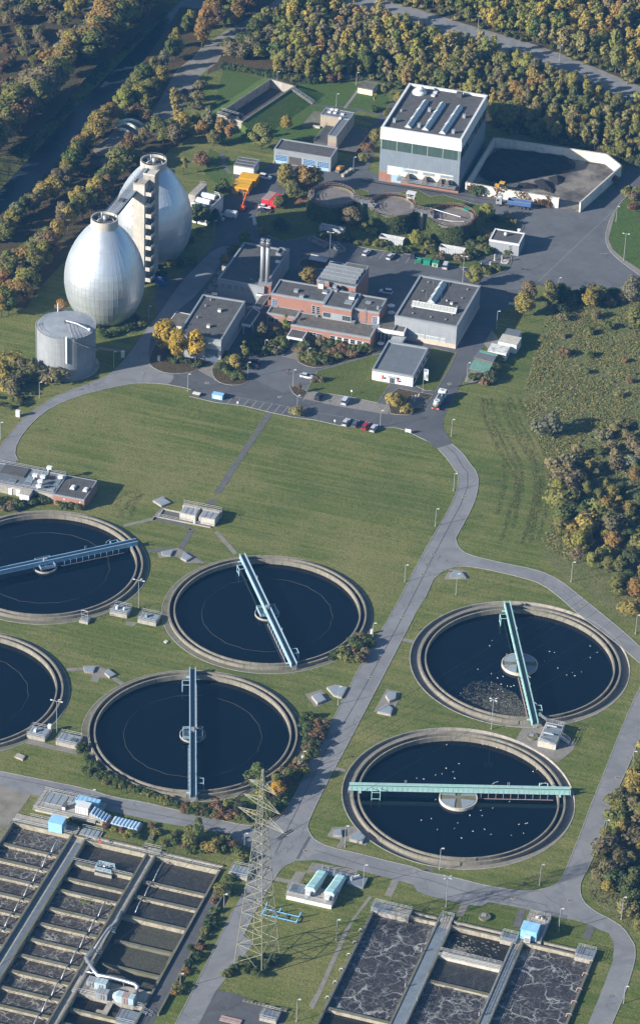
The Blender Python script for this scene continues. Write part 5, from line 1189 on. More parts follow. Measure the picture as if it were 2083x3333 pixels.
for i,(x,y)in enumerate(((497,560),(540,500),(585,440),(632,372),(672,300))):
    p=g('h2',x,y,0);q=thing('concrete_bin','low concrete storage bin along the left wall of the heating plant','storage bin',p,math.radians(-16.5),'concrete bins beside the heating plant');obj('bin',bb_,q)
    MB().box(.25,3.35,.25,1.65,1.66,1.7).build('fill',m_conc_d,q)
# --- west hall
H=hgt('h2',(668,1211),(665,1000));F=Frame('h2',(240,930),(665,1000),(945,620),H)
t=F.empty('workshop_hall','grey flat roofed hall behind the three yellow trees with a dark blue gate','building');ubox(t,F.w,F.d,0,F.h,m_grey,m_roof,m_cop,strips=9,par=.45,tw=.5)
cladding(t,F,'F',0,F.w,0,F.h-.3,m_grey,16);cladding(t,F,'R',0,F.d,1.1,F.h-.3,m_grey,26);facepanel(t,F,'R',0,F.d,0,1.1,m_conc_l,'plinth',0,.08)
a,c=F.pt('F','h2',512,1065),F.pt('F','h2',632,1190)
for i in range(5):u=a.x+(c.x-a.x)*i/5;d_=facepanel(t,F,'F',u+.03,u+(c.x-a.x)/5-.03,.05,a.z,M('dark blue gate',(.085,.115,.165),.6,var=.2,scale=2),'gate_leaf',.06);facepanel(t,F,'F',u+.15,u+(c.x-a.x)/5-.15,a.z-.9,a.z-.3,m_bglass,'pane',.12,.02,d_)
facepanel(t,F,'R',5.0,5.25,1.0,4.2,m_white,'downpipe',.1)
for x,y in((650,705),(540,860)):q=roofbox(t,F,'h2',x,y,1.0,1.0,.9,m_wht,'roof_vent',m_pink)
for x,y in((510,655),(430,768),(560,595)):roofbox(t,F,'h2',x,y,.35,.35,.55,m_galv)
p=F.pt('T','h2',600,560);rail(t,[(p.x-.8,p.y,F.h+.4),(p.x+.8,p.y,F.h+.4)],1.0)
F=Frame('h2',(130,832),(285,862),(385,738),3.1);t=F.empty('lean_to','low cream annex with grey roof on the left side of the workshop hall','building');ubox(t,F.w,F.d,0,F.h,m_cream,m_roofg,m_frame,strips=3,par=.12,tw=.2);facepanel(t,F,'L',1,2,0.1,2.1,m_frame,'door');MB().cyl((-.6,F.d,0),.2,2.6,8).build('post',m_white,t)
# --- covered ways
def canopy(tl,pts,z,name,label,fascia,posts=(),roof=None,th=.7,cat='canopy',fm=None):
    P=[g(tl,x,y,z)for x,y in pts];o=P[0];t=thing(name,label,cat,(o.x,o.y,0),0)
    L=[(p.x-o.x,p.y-o.y)for p in P];cx=sum(p[0]for p in L)/len(L);cy=sum(p[1]for p in L)/len(L)
    MB().prism(L,z-th,z).build('fascia',fm or m_wht,t);MB().prism([(cx+(x-cx)*.9,cy+(y-cy)*.9)for x,y in L],z,z+.03).build('roof',roof or m_roof,t)
    for x,y in posts:p=g(tl,x,y,0)-o;MB().box(p.x-.13,p.x+.13,p.y-.13,p.y+.13,0,z-th).build('post',m_frame,t)
    return t
canopy('h2',((862,826),(950,845),(1048,705),(975,660)),3.6,'covered_way','low white edged canopy joining the workshop hall to the brick office',.8,((885,930),(975,905)))
canopy('h2',((980,655),(1050,672),(1152,535),(1080,515)),4.0,'covered_way','narrow dark roofed passage beside the brick chimney block',.8)
canopy('h2',((1010,530),(1070,540),(1155,530),(1075,500),(1035,500)),4.4,'porch_roof','small white porch roof at the foot of the twin chimneys',.8)
# --- brick office
ZL,ZU=4.4,8.8
F=Frame('h3',(262,657),(1045,790),(1115,682),ZL)
OF=F.empty('brick_office','two storey red brick office with stepped flat roofs at the centre','building');t=OF
ubox(t,F.w,F.d+1.5,0,ZL,m_brick,m_roofg,m_cop,strips=7,par=.3,tw=.5)
n2=((447,722),(512,775)),((517,738),(572,790));
for p0,p1 in n2:wpx(t,F,'F','h3',p0,p1,nx=2,ny=2)
for i in range(6):
    x=650+i*65.6;y=757+i*12.6;wpx(t,F,'F','h3',(x,y),(x+48,y+50),nx=1,ny=2);
for i in range(5):x=699+i*65.6;y=770+i*12.6;ppx(t,F,'F','h3',(x,y),(x+16,y+52),m_frame,'window_pier',th=.05)
a=F.loc(g('h3',25,541,ZL));c=F.loc(g('h3',300,588,ZL));d0=F.loc(g('h3',68,478,ZL))
ubox(t,-a.x+.6,max(3.,d0.y-a.y)+1,0,ZL+.05,m_brick,m_roofg,m_cop,a.x,a.y,.3,.45,strips=3)
FL0=mkframe(F.world(0,a.y),0);FL0.ux,FL0.uy,FL0.rz,FL0.w,FL0.d,FL0.h=F.ux,F.uy,F.rz,F.w,F.d,F.h;FL0.o=F.world(0,a.y)
def wsub(x0,x1,yl,z0,z1,nx,ny,mat=None,gm=None): # window on a front at local depth yl
    w=MB().box(x0,x1,yl-.07,yl,z0,z1).build('window',mat or m_frame,OF);b_=.08;W=(x1-x0-b_*(nx+1))/nx;H_=(z1-z0-b_*(ny+1))/ny
    for i in range(nx):
        for j in range(ny):MB().box(x0+b_+i*(W+b_),x0+b_+i*(W+b_)+W,yl-.1,yl-.05,z0+b_+j*(H_+b_),z0+b_+j*(H_+b_)+H_).build('pane',gm or m_glass,w)
def fpt(yl,x,y):return F.pt('F','h3',x,y,yl)
for x0,x1,yy in((42,95,590),(105,140,598),(190,230,612),(232,262,622)):p,q=fpt(a.y,x0,yy-12),fpt(a.y,x1,yy+40);wsub(p.x,q.x,a.y,1.5,3.3,2,1)
# upper storeys
def upper(FLp,FRp,BLp,mat,name,z=ZU,strips=4):
    A,B_,C_=F.loc(g('h3',*FLp,z)),F.loc(g('h3',*FRp,z)),F.loc(g('h3',*BLp,z));y0=(A.y+B_.y)/2
    ubox(OF,B_.x-A.x,C_.y-A.y,ZL-.3 if name else 0,z,mat,m_roof,m_cop,A.x,y0,.35,.45,strips=strips);return A.x,B_.x,y0,C_.y-A.y
u1=upper((68,350),(585,438),(165,213),m_brick,1,strips=6)
u2=upper((573,472),(862,512),(672,315),m_brick,1,ZU+.15,4)
u3=upper((872,497),(1130,542),(945,360),m_brick,1,ZU-.1,3)
def wup(u,p0,p1,nx,ny,fm=None,gm=None):p,q=fpt(u[2],*p0),fpt(u[2],*p1);wsub(p.x,q.x,u[2],min(p.z,q.z),max(p.z,q.z),nx,ny,fm,gm)
wup(u1,(78,393),(126,470),2,4,None,m_bglass);wup(u1,(470,458),(498,545),1,4);wup(u1,(514,468),(545,552),1,4)
p,q=fpt(u2[2],578,522),fpt(u2[2],852,620);MB().box(u2[0],u2[1],u2[2]-.12,u2[2]-.002,ZL+.2,p.z).build('grey_infill',m_grey,OF)
for p0,p1,nx in(((580,528),(650,582),3),((768,563),(846,620),3)):p,q=fpt(u2[2]-.12,*p0),fpt(u2[2]-.12,*p1);wsub(p.x,q.x,u2[2]-.12,min(p.z,q.z),max(p.z,q.z),nx,3,m_cop)
wup(u3,(868,530),(930,618),2,1,m_cop,m_lid);wup(u3,(1066,568),(1112,645),2,4,None,m_bglass);p,q=fpt(u3[2],1112,572),fpt(u3[2],1128,655);MB().box(p.x,q.x,u3[2]-.05,u3[2],q.z,p.z).build('white_pier',m_frame,OF)
lad=MB()
p=fpt(u3[2],985,640)
for s in(0,.5):lad.bar((p.x+s,u3[2]-.25,ZL),(p.x+s,u3[2]-.25,ZU+1.2),.08)
for i in range(14):lad.bar((p.x,u3[2]-.25,ZL+.2+i*.38),(p.x+.5,u3[2]-.25,ZL+.2+i*.38),.06)
lad.build('ladder',m_galv,OF)
def rb(x,y,sx,sy,sz,mat,nm,z=ZU):
    p=F.loc(g('h3',x,y,z));q=MB().box(p.x-sx/2,p.x+sx/2,p.y-sy/2,p.y+sy/2,z,z+sz).build(nm,mat,OF);MB().box(p.x-sx/2-.1,p.x+sx/2+.1,p.y-sy/2-.1,p.y+sy/2+.1,z+sz,z+sz+.12).build('cap',m_cop,q)
for x,y in((315,328),(368,385)):rb(x,y,1.3,1.2,.7,m_galv,'roof_vent')
rb(598,340,1.5,1.3,.5,m_frame,'roof_dome');rb(560,290,1.7,1.3,1.8,m_cream,'air_conditioner');rb(572,268,1.2,1.,1.6,m_cream,'air_conditioner');rb(695,292,1.2,1.2,.9,m_galv,'roof_vent');rb(705,328,1.0,1.,.8,m_galv,'roof_vent')
rb(862,402,1.8,1.3,1.2,m_cream,'air_conditioner');rb(880,375,1.4,1.2,.8,m_cream,'air_conditioner');rb(832,440,2.4,2.2,.35,m_galv,'roof_frame');rb(1118,500,.6,.6,.9,m_galv,'roof_vent');rb(1025,440,1.6,1.4,.3,m_moss,'planter');rb(520,575,.6,.6,.5,m_galv,'roof_vent',ZL);rb(875,640,1.2,1.,.8,m_conc_d,'fan',ZL)
p=F.loc(g('h3',985,495,ZU));rail(OF,[(p.x-.5,p.y-.3,ZU),(p.x+2.6,p.y+2.2,ZU)],1.3)
for x,y,zb in((95,495,ZL),(1085,690,ZL)):
    p=F.loc(g('h3',x,y,zb))
    for k in range(4):MB().box(p.x-.9,p.x+.9,p.y+k*.5,p.y+k*.5+.4,zb+k*.25,zb+.06+k*.25).build('step',m_galv,OF)
canopy('h3',((220,768),(375,796),(425,722),(268,692)),3.3,'entrance_canopy','white edged flat canopy on posts over the office entrance steps',.6,((238,852),(360,872),(402,805)))
p=g('h3',250,905);FS=mkframe(p,-16.5)
t=thing('entrance_steps','broad pale concrete steps up to the office entrance','steps',FS.o,FS.rz)
for k in range(5):MB().box(0,5.2,k*.9,(k+1)*.9,0,.12+.1*k).build('step',m_conc_l,t)
# --- sawtooth roof building
H=9.0;F=Frame('h3',(518,214),(900,287),(985,92),H)
t=F.empty('sawtooth_workshop','red brick block with four rows of grey sawtooth roof lights behind the office','building');ubox(t,F.w,F.d,0,F.h,m_brick,m_roof,m_cop,strips=4,par=.25)
pn=MB().add([(.02,0,0),(.76,0,0),(.76,1.15,1.5),(.02,1.15,1.5)],[(0,1,2,3)]).box(-.03,.02,0,.06,0,.06).mesh('roof_light_panel',m_rblue)
for k in range(4):
    y=1.3+k*2.55;n=16;w=(F.w-1.2)/n
    MB().add([(.6,y+1.15,F.h),(F.w-.6,y+1.15,F.h),(F.w-.6,y+1.15,F.h+1.5),(.6,y+1.15,F.h+1.5)],[(3,2,1,0)]).add([(.6,y,F.h),(.6,y+1.15,F.h+1.5),(.6,y+1.15,F.h)],[(0,1,2)]).add([(F.w-.6,y,F.h),(F.w-.6,y+1.15,F.h),(F.w-.6,y+1.15,F.h+1.5)],[(0,1,2)]).build('saw_tooth',m_galv,t)
    for i in range(n):o=obj('roof_light_panel',pn,t,(.6+i*w,y,F.h));o.scale=(w/.78,1,1)
    MB().box(.55,F.w-.55,y+1.1,y+1.3,F.h+1.42,F.h+1.6).build('ridge_cap',m_cop,t);MB().box(.6,F.w-.6,y-.12,y+.02,F.h,F.h+.3).build('dark_gap',m_dark,t)  # dark strip added along each foot to draw the dark gap between rows
    for i in(3,8,13):MB().box(.6+i*w,.75+i*w,y+.5,y+.6,F.h+.75,F.h+.85).build('latch',m_white,t)
MB().box(F.w*.42,F.w,F.d-3.6,F.d+.1,F.h+.25,F.h+.9).build('rear_box',m_cop,t);MB().box(F.w*.42+.5,F.w-.5,F.d-3.1,F.d-.4,F.h+.9,F.h+.93).build('roof',m_roofg,t)
# --- east hall
H=hgt('h4',(860,770),(868,562));F=Frame('h4',(258,452),(868,562),(1105,158),H)
t=F.empty('storage_hall','large pale grey clad hall with dark roof and two glazed roof lights','building');ubox(t,F.w,F.d,0,F.h,m_grey,m_roof,m_cop,strips=10,par=.4,tw=.6)
cladding(t,F,'F',0,F.w,1.6,F.h-.3,m_grey,26);cladding(t,F,'R',0,F.d,1.0,F.h-.3,m_grey,26);facepanel(t,F,'F',0,F.w,0,1.6,M('beige plinth',(.50,.42,.33),.85),'plinth',0,.09);facepanel(t,F,'R',0,F.d,0,1.0,MATS['beige plinth'],'plinth',0,.09)
for p0,p1,n in(((563,648),(695,702),4),((707,674),(755,713),2),((400,655),(548,672),3)):a,c=F.pt('F','h4',*p0),F.pt('F','h4',*p1);w=facepanel(t,F,'F',a.x,c.x,1.7,3.1,m_frame,'window',.06);[facepanel(t,F,'F',a.x+.1+i*(c.x-a.x-.1)/n,a.x+(i+1)*(c.x-a.x-.1)/n,1.85,2.95,m_sglass,'pane',.13,.02,w)for i in range(n)]
ridge_light(t,F.pt('T','h4',612,322),F.pt('T','h4',732,135),2.5,1.4,F.h,10)
a,c=F.pt('T','h4',420,352),F.pt('T','h4',855,428);L=math.hypot(c.x-a.x,c.y-a.y);ang=math.atan2(c.y-a.y,c.x-a.x)
sk=obj('skylight',MB().box(0,L,0,1.7,0,.25).mesh('skylight',m_frame),t,(a.x,a.y,F.h),ang)
pn=MB().add([(.06,0,.3),(L/14-.04,0,.3),(L/14-.04,1.5,1.35),(.06,1.5,1.35)],[(0,1,2,3)]).mesh('pane',M('milky glazing',(.36,.38,.36),.3,var=.15,scale=1.5))
for i in range(14):obj('pane',pn,sk,(L*i/14,0,0))
MB().bar((0,0,.3),(L,0,.3),.12).bar((0,1.5,1.38),(L,1.5,1.38),.14).bar((0,0,.3),(0,1.5,1.38),.12).bar((L,0,.3),(L,1.5,1.38),.12).box(0,L,1.5,1.6,0,1.35).build('frame',m_frame,sk)
roofbox(t,F,'h4',815,330,.8,.7,.7,m_wht);roofbox(t,F,'h4',768,297,.5,.5,.35,m_wht)
for x,y in((487,302),(585,120),(532,205),(970,190),(918,275),(868,362),(432,425),(610,462),(755,488),(820,440),(430,370)):roofbox(t,F,'h4',x,y,.45,.45,.3,m_dark,'roof_drain',m_galv)
for x,y in((635,155),(562,282),(787,185),(713,305)):p=F.pt('T','h4',x,y);MB().bar((p.x,p.y,F.h),(p.x,p.y,F.h+3.2),.05).build('lightning_rod',m_galv,t)
a=F.pt('T','h4',592,60);MB().box(a.x,a.x+9.8,F.d+.1,F.d+1.6,F.h-1.2,F.h-.1).build('rear_canopy',m_cop,t);MB().box(a.x+.3,a.x+9.5,F.d+.4,F.d+1.3,F.h-.1,F.h-.06).build('canopy_roof',m_roof,t)
# link between office and hall
F=Frame('h4',(88,565),(345,608),(388,548),4.6);t=F.empty('link_building','low glazed link with white fascia between the office and the storage hall','building')
MB().box(0,F.w,.2,F.d,0,3.3).build('wall',m_grey,t);MB().box(-.1,F.w+.1,-.1,F.d+.1,3.3,4.6).build('fascia',m_wht,t);MB().box(.3,F.w-3.6,.3,F.d+5,4.6,4.66).build('roof',m_roofg,t);MB().box(F.w-3.3,F.w-.3,.3,F.d-.3,4.6,4.64).build('roof',m_roofg,t);MB().box(F.w-3.6,F.w-3.3,-.05,F.d,4.6,5.0).build('parapet',m_cop,t)
for i in range(7):window(t,F,'F',.2+i*F.w/7,-.1+(i+1)*F.w/7,.9 if i>2 else .3,3.2,1,2,m_cop)
canopy('h4',((183,715),(318,718),(372,652),(240,643)),3.0,'covered_way','ribbed grey sheet canopy between the link and the white pavilion',.25,((195,760),),m_galv,.25,fm=m_galv)
t=thing('roof_table','small round white table behind the brick office end','table',g('h4',118,735,0));MB().cyl((0,0,.7),1.1,.08,16).build('top',m_white,t);MB().cyl((0,0,0),.12,.7,8).build('leg',m_dark,t)
for(x,y),lb in(((218,400),'white garden parasol behind the brick office'),((220,470),'lower white garden parasol near the link roof')):
    t=thing('parasol',lb,'parasol',g('h4',x,y,0),-.3);MB().lathe([(1.3,2.2),(.7,2.55),(.01,2.8)],8).build('canopy',m_white,t);MB().cyl((0,0,0),.06,2.7,6).build('pole',m_dark,t)
# --- white pavilion
H=hgt('h4',(435,1145),(437,1050));F=Frame('h4',(35,980),(437,1050),(598,775),H)
t=F.empty('white_pavilion','single storey white pavilion with red shutters and blue grey flat roof','building');ubox(t,F.w,F.d,0,F.h,m_render,m_rblue,m_cop,strips=2,par=.45,tw=.45)
for p0,p1 in(((147,1045),(172,1070)),((293,1078),(318,1102))):wpx(t,F,'F','h4',p0,p1,nx=1,ny=1)
for p0,p1 in(((131,1028),(146,1068)),((279,1056),(293,1096))):ppx(t,F,'F','h4',p0,p1,m_shut,'shutter',th=.08)
a,c=F.pt('F','h4',207,1045),F.pt('F','h4',255,1107);window(t,F,'F',a.x,c.x,.05,a.z,3,1,m_frame,m_glass,'door');MB().box(a.x-.4,c.x+.9,-1.2,-.1,a.z+.3,a.z+.36).build('door_canopy',m_sglass,t)
for k in range(5):u=1.5+k*F.d/5;window(t,F,'R',u,u+1.3,1.0,2.3,2,1);facepanel(t,F,'R',u-.65,u-.03,.9,2.4,m_shut,'shutter',0,.08);facepanel(t,F,'R',u+1.33,u+1.95,.9,2.4,m_shut,'shutter',0,.08)
MB().box(F.w*.4,F.w*.95,F.d+.1,F.d+.4,F.h,F.h+.35).build('rear_beam',m_frame,t)
t=thing('flag_pole','white banner flag with a blue mark on a pole before the white pavilion','flag',g('h4',530,1210),0);MB().cyl((0,0,0),.07,9.2,8,r2=.05).build('pole',m_galv,t)
mb=MB();n=8;vs=[]
for i in range(n+1):
    for j in range(3):x=.1+1.35*j/2;z=9-4.0*i/n;vs.append((x,.22*math.sin(i*.9+j*1.4)*j/2,z-.35*j/2))
mb.add(vs,[(i*3+j,i*3+j+1,i*3+j+4,i*3+j+3)for i in range(n)for j in range(2)]);fl_=mb.build('banner',m_white,t);MB().add([(.3,-.02,8.6),(.95,-.10,8.5),(.95,-.12,7.9),(.3,-.05,8.0)],[(0,1,2,3)]).build('emblem',M('emblem blue',(.05,.2,.6),.6),fl_)
# --- containers and carport to the right
def container(tl,FLp,FRp,BRp,h,label,mat,name='site_container',roof=None,win=True,cat='container',ribs=0):
    F=Frame(tl,FLp,FRp,BRp,h);t=F.empty(name,label,cat);MB().box(0,F.w,0,F.d,.12,h-.05).build('body',mat,t);MB().box(-.06,F.w+.06,-.06,F.d+.06,h-.05,h+.05).build('roof',roof or mat,t)
    for x in(.05,F.w-.25):
        for y in(.05,F.d-.25):MB().box(x,x+.2,y,y+.2,0,.12).build('foot',m_conc_d,t)
    for i in range(ribs):MB().box(.15+i*(F.w-.3)/ribs,.25+i*(F.w-.3)/ribs,-.05,0,.2,h-.2).build('rib',mat,t);
    for i in range(ribs):MB().box(F.w,F.w+.05,.15+i*(F.d-.3)/ribs,.25+i*(F.d-.3)/ribs,.2,h-.2).build('rib',mat,t)
    if win:window(t,F,'R',F.d*.25,F.d*.25+1.,1.,2.,1,1);facepanel(t,F,'R',F.d*.6,F.d*.6+.85,.15,2.1,m_frame,'door')
    return t,F
container('h4',(1330,628),(1470,655),(1487,590),2.9,'grey roofed container at the far end of the site office row',m_white,roof=m_rblue,win=False)
container('h4',(1272,697),(1455,735),(1500,660),3.3,'largest white site container with pale flat roof and plain white front',m_white,roof=m_conc_l,win=False)
t,F=container('h4',(1170,787),(1352,820),(1403,750),2.8,'white site cabin with weathered streaky roof next to the carport',m_white,roof=M('streaky white roof',(.55,.56,.54),.8,var=.1,scale=1.,dirt=(.22,.21,.19),dscale=.9,dmin=.5,dmax=.65))
CP=thing('carport','open carport with green sheet roof and dark glazed roof beside the road','carport',g('h4',990,1010,0))
o=g('h4',990,1010,0);m_green=M('green roof sheet',(.14,.27,.21),.6,var=.12,scale=.8);m_glz=M('dull roof glazing',(.13,.14,.155),.35,var=.2,scale=1)
for pts,z,mat,nm in((((985,962),(1175,1008),(1222,915),(1035,872)),2.7,m_green,'green_roof'),(((1035,852),(1225,903),(1258,845),(1080,797)),3.1,m_glz,'glazed_roof'),(((1088,800),(1265,840),(1277,825),(1095,778)),3.25,m_green,'rear_roof')):
    P=[g('h4',x,y,z)-o for x,y in pts];n=5
    for i in range(n):a,b_,c,d_=P;q=[a.lerp(b_,i/n),a.lerp(b_,(i+.97)/n),d_.lerp(c,(i+.97)/n),d_.lerp(c,i/n)];MB().prism(q,z-.08,z).build(nm,mat,CP)
for x,y in((990,1035),(1095,1090),(1190,1080),(1040,945),(1240,960)):p=g('h4',x,y,0)-o;MB().box(p.x-.08,p.x+.08,p.y-.08,p.y+.08,0,2.65).build('post',M('brown timber',(.14,.085,.05),.9),CP)
P=[g('h4',1030,860,2.75)-o,g('h4',1222,912,2.75)-o];MB().bar(P[0],P[1],.25).build('beam',MATS['brown timber'],CP)
area('paved_lot','h4 1130,720 1190,790 1090,800 950,1060 940,1100 1200,1120 1260,960 1330,860 1260,640 1210,590 1160,680',.055,m_pave)
# --- pump building at the left edge
H=hgt('h5',(828,545),(828,447));F=Frame('h5',(528,390),(828,447),(960,260),H)
t=F.empty('brick_annex','small red brick annex with black flat roof and two white roof domes','building');ubox(t,F.w,F.d,0,F.h,m_brick,m_dark,m_cop,strips=3,par=.15,tw=.22)
for x,y in((720,330),(845,352)):p=F.pt('T','h5',x,y);q=MB().box(p.x-.9,p.x+.9,p.y-1.3,p.y+1.3,F.h,F.h+.3).build('kerb',m_conc_d,t);MB().add([(p.x-.75,p.y-1.15,F.h+.3),(p.x+.75,p.y-1.15,F.h+.3),(p.x+.75,p.y+1.15,F.h+.3),(p.x-.75,p.y+1.15,F.h+.3),(p.x-.4,p.y-.8,F.h+.7),(p.x+.4,p.y-.8,F.h+.7),(p.x+.4,p.y+.8,F.h+.7),(p.x-.4,p.y+.8,F.h+.7)],[(4,5,6,7),(0,1,5,4),(1,2,6,5),(2,3,7,6),(3,0,4,7)]).build('roof_dome',m_frame,q)
for x,y in((632,437),(787,468)):p=F.pt('F','h5',x,y);facepanel(t,F,'F',p.x-.2,p.x+.2,p.z-.2,p.z+.2,m_frame,'vent')
for x,y in((683,300),(880,340)):p=F.pt('T','h5',x,y);MB().bar((p.x,p.y,F.h),(p.x,p.y,F.h+2),.05).build('lightning_rod',m_galv,t)
F=Frame('h5',(-420,205),(527,383),(655,205),3.1);t=F.empty('pump_building','concrete pump building with railed roof full of hatches and pipe cowls at left edge','building')
MB().box(0,F.w,0,F.d,0,F.h-.2).build('wall',m_conc,t);MB().box(-.2,F.w+.1,-.2,F.d+.1,F.h-.2,F.h).build('roof',m_rblue,t)
for bx in((0,F.w,-.15,.15),(0,F.w,F.d-.25,F.d+.05)):MB().box(*bx,F.h,F.h+.3).build('parapet',m_cop,t)
rail(t,[(0,0,F.h+.2),(F.w,0,F.h+.2)],1.0);rail(t,[(0,F.d,F.h+.2),(F.w,F.d,F.h+.2)],1.0);rail(t,[(F.w-.2,0,F.h),(F.w-.2,F.d,F.h)],1.0)
rgx=random.Random(4)
for k,(x,y,sx,sy)in enumerate(((300,240,2.2,3.2),(370,180,3.2,2.2),(270,290,2.6,1.6),(440,190,2.2,2.4),(210,150,3.0,2.6),(120,265,2.4,2.4),(350,310,2.4,1.8),(500,340,2.2,1.8),(570,270,1.6,3.0),(200,205,2.4,1.8),(580,225,2.,2.))):
    p=F.pt('T','h5',x,y);n=3
    for i in range(n):MB().box(p.x-sx/2+sx*i/n+.04,p.x-sx/2+sx*(i+1)/n-.04,p.y-sy/2,p.y+sy/2,F.h,F.h+.18+.04*(k%3)).build('hatch_cover',(m_lid,m_galv,m_plate)[k%3],t)
for x,y,h_ in((340,245,1.3),(415,250,1.0),(390,300,1.2),(480,175,1.5),(590,250,.9),(375,340,.9)):
    p=F.pt('T','h5',x,y);q=MB().cyl((p.x,p.y,F.h),.38,h_,12).build('pipe_stack',m_galv,t,smooth=True);MB().box(p.x-.5,p.x+1.0,p.y-.55,p.y+.55,F.h+h_,F.h+h_+.7).build('cowl',m_wht,q)
p=F.pt('T','h5',500,225);MB().box(p.x-.9,p.x+1.1,p.y-.5,p.y+.5,F.h,F.h+.25).build('rusty_cover',M('orange rust',(.30,.12,.05),.9,var=.3,scale=3),t)
MB().box(F.w-19,F.w-11.3,F.d-5.5,F.d-.4,F.h,F.h+.35).build('raised_roof',m_dark,t)
for(x,y,w,d,h_,lb,cat)in((83,390,1.1,.8,1.9,'left white switch cabinet at the pump building wall','cabinet'),(162,405,1.1,.8,1.9,'right white switch cabinet at the pump building wall','cabinet'),(193,470,3.0,3.2,3.0,'white shed with sloping grey roof before the pump building','shed')):
    p=g('h5',x,y,0);q=thing('white_shed' if w>2 else 'switch_cabinet',lb,cat,p,math.radians(-16.5))
    MB().box(0,w,0,d,0,h_).build('walls',m_render,q);MB().add([(-.12,-.12,h_),(w+.12,-.12,h_),(w+.12,d+.1,h_+.35),(-.12,d+.1,h_+.35),(-.12,-.12,h_+.08),(w+.12,-.12,h_+.08),(w+.12,d+.1,h_+.43),(-.12,d+.1,h_+.43)],[(3,2,1,0),(4,5,6,7),(0,1,5,4),(1,2,6,5),(2,3,7,6),(3,0,4,7)]).build('roof',m_conc if w>2 else m_white,q);MB().box(w*.25,w*.75,-.04,0,.1,h_*.75).build('door',m_frame,q)
# --- small grey building in the yard
H=hgt('c2',(655,718),(662,640));F=Frame('c2',(452,606),(662,640),(707,562),H)
t=F.empty('pump_house','small grey pump house with white roof edge standing on the open yard','building');ubox(t,F.w,F.d,0,F.h,m_grey,m_roof,m_wht,strips=4,par=.3,tw=.4);cladding(t,F,'F',0,F.w,.0,F.h-.35,m_grey,9);cladding(t,F,'R',0,F.d,.0,F.h-.35,m_grey,8)
for i in range(4):p=F.pt('F','c2',602,650+i*10);facepanel(t,F,'F',p.x-.4,p.x+.4,p.z-.12,p.z+.12,m_glass,'window',.05)
p=F.pt('T','c2',567,575);q=MB().ico((p.x,p.y,F.h+.7),.65,1,12).build('ball_cowl',m_wht,t,smooth=True);MB().cyl((p.x,p.y,F.h),.3,.5,10).build('stem',m_galv,q)
p=F.pt('T','c2',660,552);MB().cyl((p.x,p.y,F.h),.4,1.0,10).box(p.x-.5,p.x+.5,p.y-.3,p.y+.3,F.h+.9,F.h+1.4).build('exhaust',m_wht,t);MB().bar((0,0,0),(0,0,.1),.1).build('kerb',m_conc,t)
# --- transformer hut
H=hgt('b1',(1003,650),(1003,607));F=Frame('b1',(1003,607),(1108,627),(1137,582),H)
t=F.empty('transformer_hut','small beige hut with three doors on the far lawn','hut');ubox(t,F.w,F.d,0,F.h,m_cream,m_roofg,m_moss,strips=2,par=.1,tw=.2)
for i in range(3):d_=facepanel(t,F,'F',.3+i*F.w/3,F.w/3-.2+i*F.w/3,.05,2.,M('cream door',(.66,.58,.40),.6),'door');facepanel(t,F,'F',.3+i*F.w/3+.9,.3+i*F.w/3+1.1,1.4,1.6,m_frame,'handle',.06,.03,d_)
# --- brown pump house with sunken yard
F=Frame('b1',(742,803),(945,838),(965,787),5.0);t=F.empty('sludge_pump_house','L shaped beige brick pump house with grey roof and roof domes beside the lawn','building')
ubox(t,F.w,F.d,0,F.h,m_beige,m_rblue,m_cop,strips=3,par=.2,tw=.3)
for x,y in((822,768),(852,772),(805,787),(895,803),(842,793)):roofbox(t,F,'b1',x,y,1.1,1.0,.35,m_frame,'roof_dome',m_frame)
roofbox(t,F,'b1',880,832,.8,.7,.9,m_cream)
a=F.loc(g('b1',775,944,5.0));c=F.loc(g('b1',836,956,5.0));e=F.loc(g('b1',945,838,5.0))
ubox(t,e.x-.15-(e.x-(c.x-a.x)),-a.y,0,4.9,m_beige,m_rblue,m_cop,F.w-(c.x-a.x),a.y,.2,.3,strips=2);MB().box(F.w-.02,F.w+.05,a.y,F.d,0,4.6).build('concrete_face',m_conc,t)
MB().box(F.w-(c.x-a.x)-5.5,F.w-(c.x-a.x),a.y+.5,-.02,0,1.3).build('low_roof',m_dark,t)
rail(t,[(F.w-(c.x-a.x)-5.4,a.y+.6,1.3),(F.w-(c.x-a.x)-5.4,-.2,1.3)],1.)
MB().box(F.w-(c.x-a.x)+.3,F.w-.4,a.y-.06,a.y,.1,2.3).build('door',m_pink,t)
MB().box(-2.4,.2,-1.2,-.3,0,.7).build('retaining_wall',m_conc_l,t)
t=thing('pit_fence','low rusty brown parapet round the sunken yard beside the pump house','fence',F.world(F.w+7.3,-16,0),F.rz)
MB().box(0,.3,0,20,0,.9).box(-9,0,-.3,0,0,.9).build('parapet',M('brown timber',(.14,.085,.05),.9),t)
area('pit_floor',[F.world(F.w+.1,-16),F.world(F.w+7.3,-16),F.world(F.w+7.3,4),F.world(F.w+.1,4)],.05,m_conc_d)
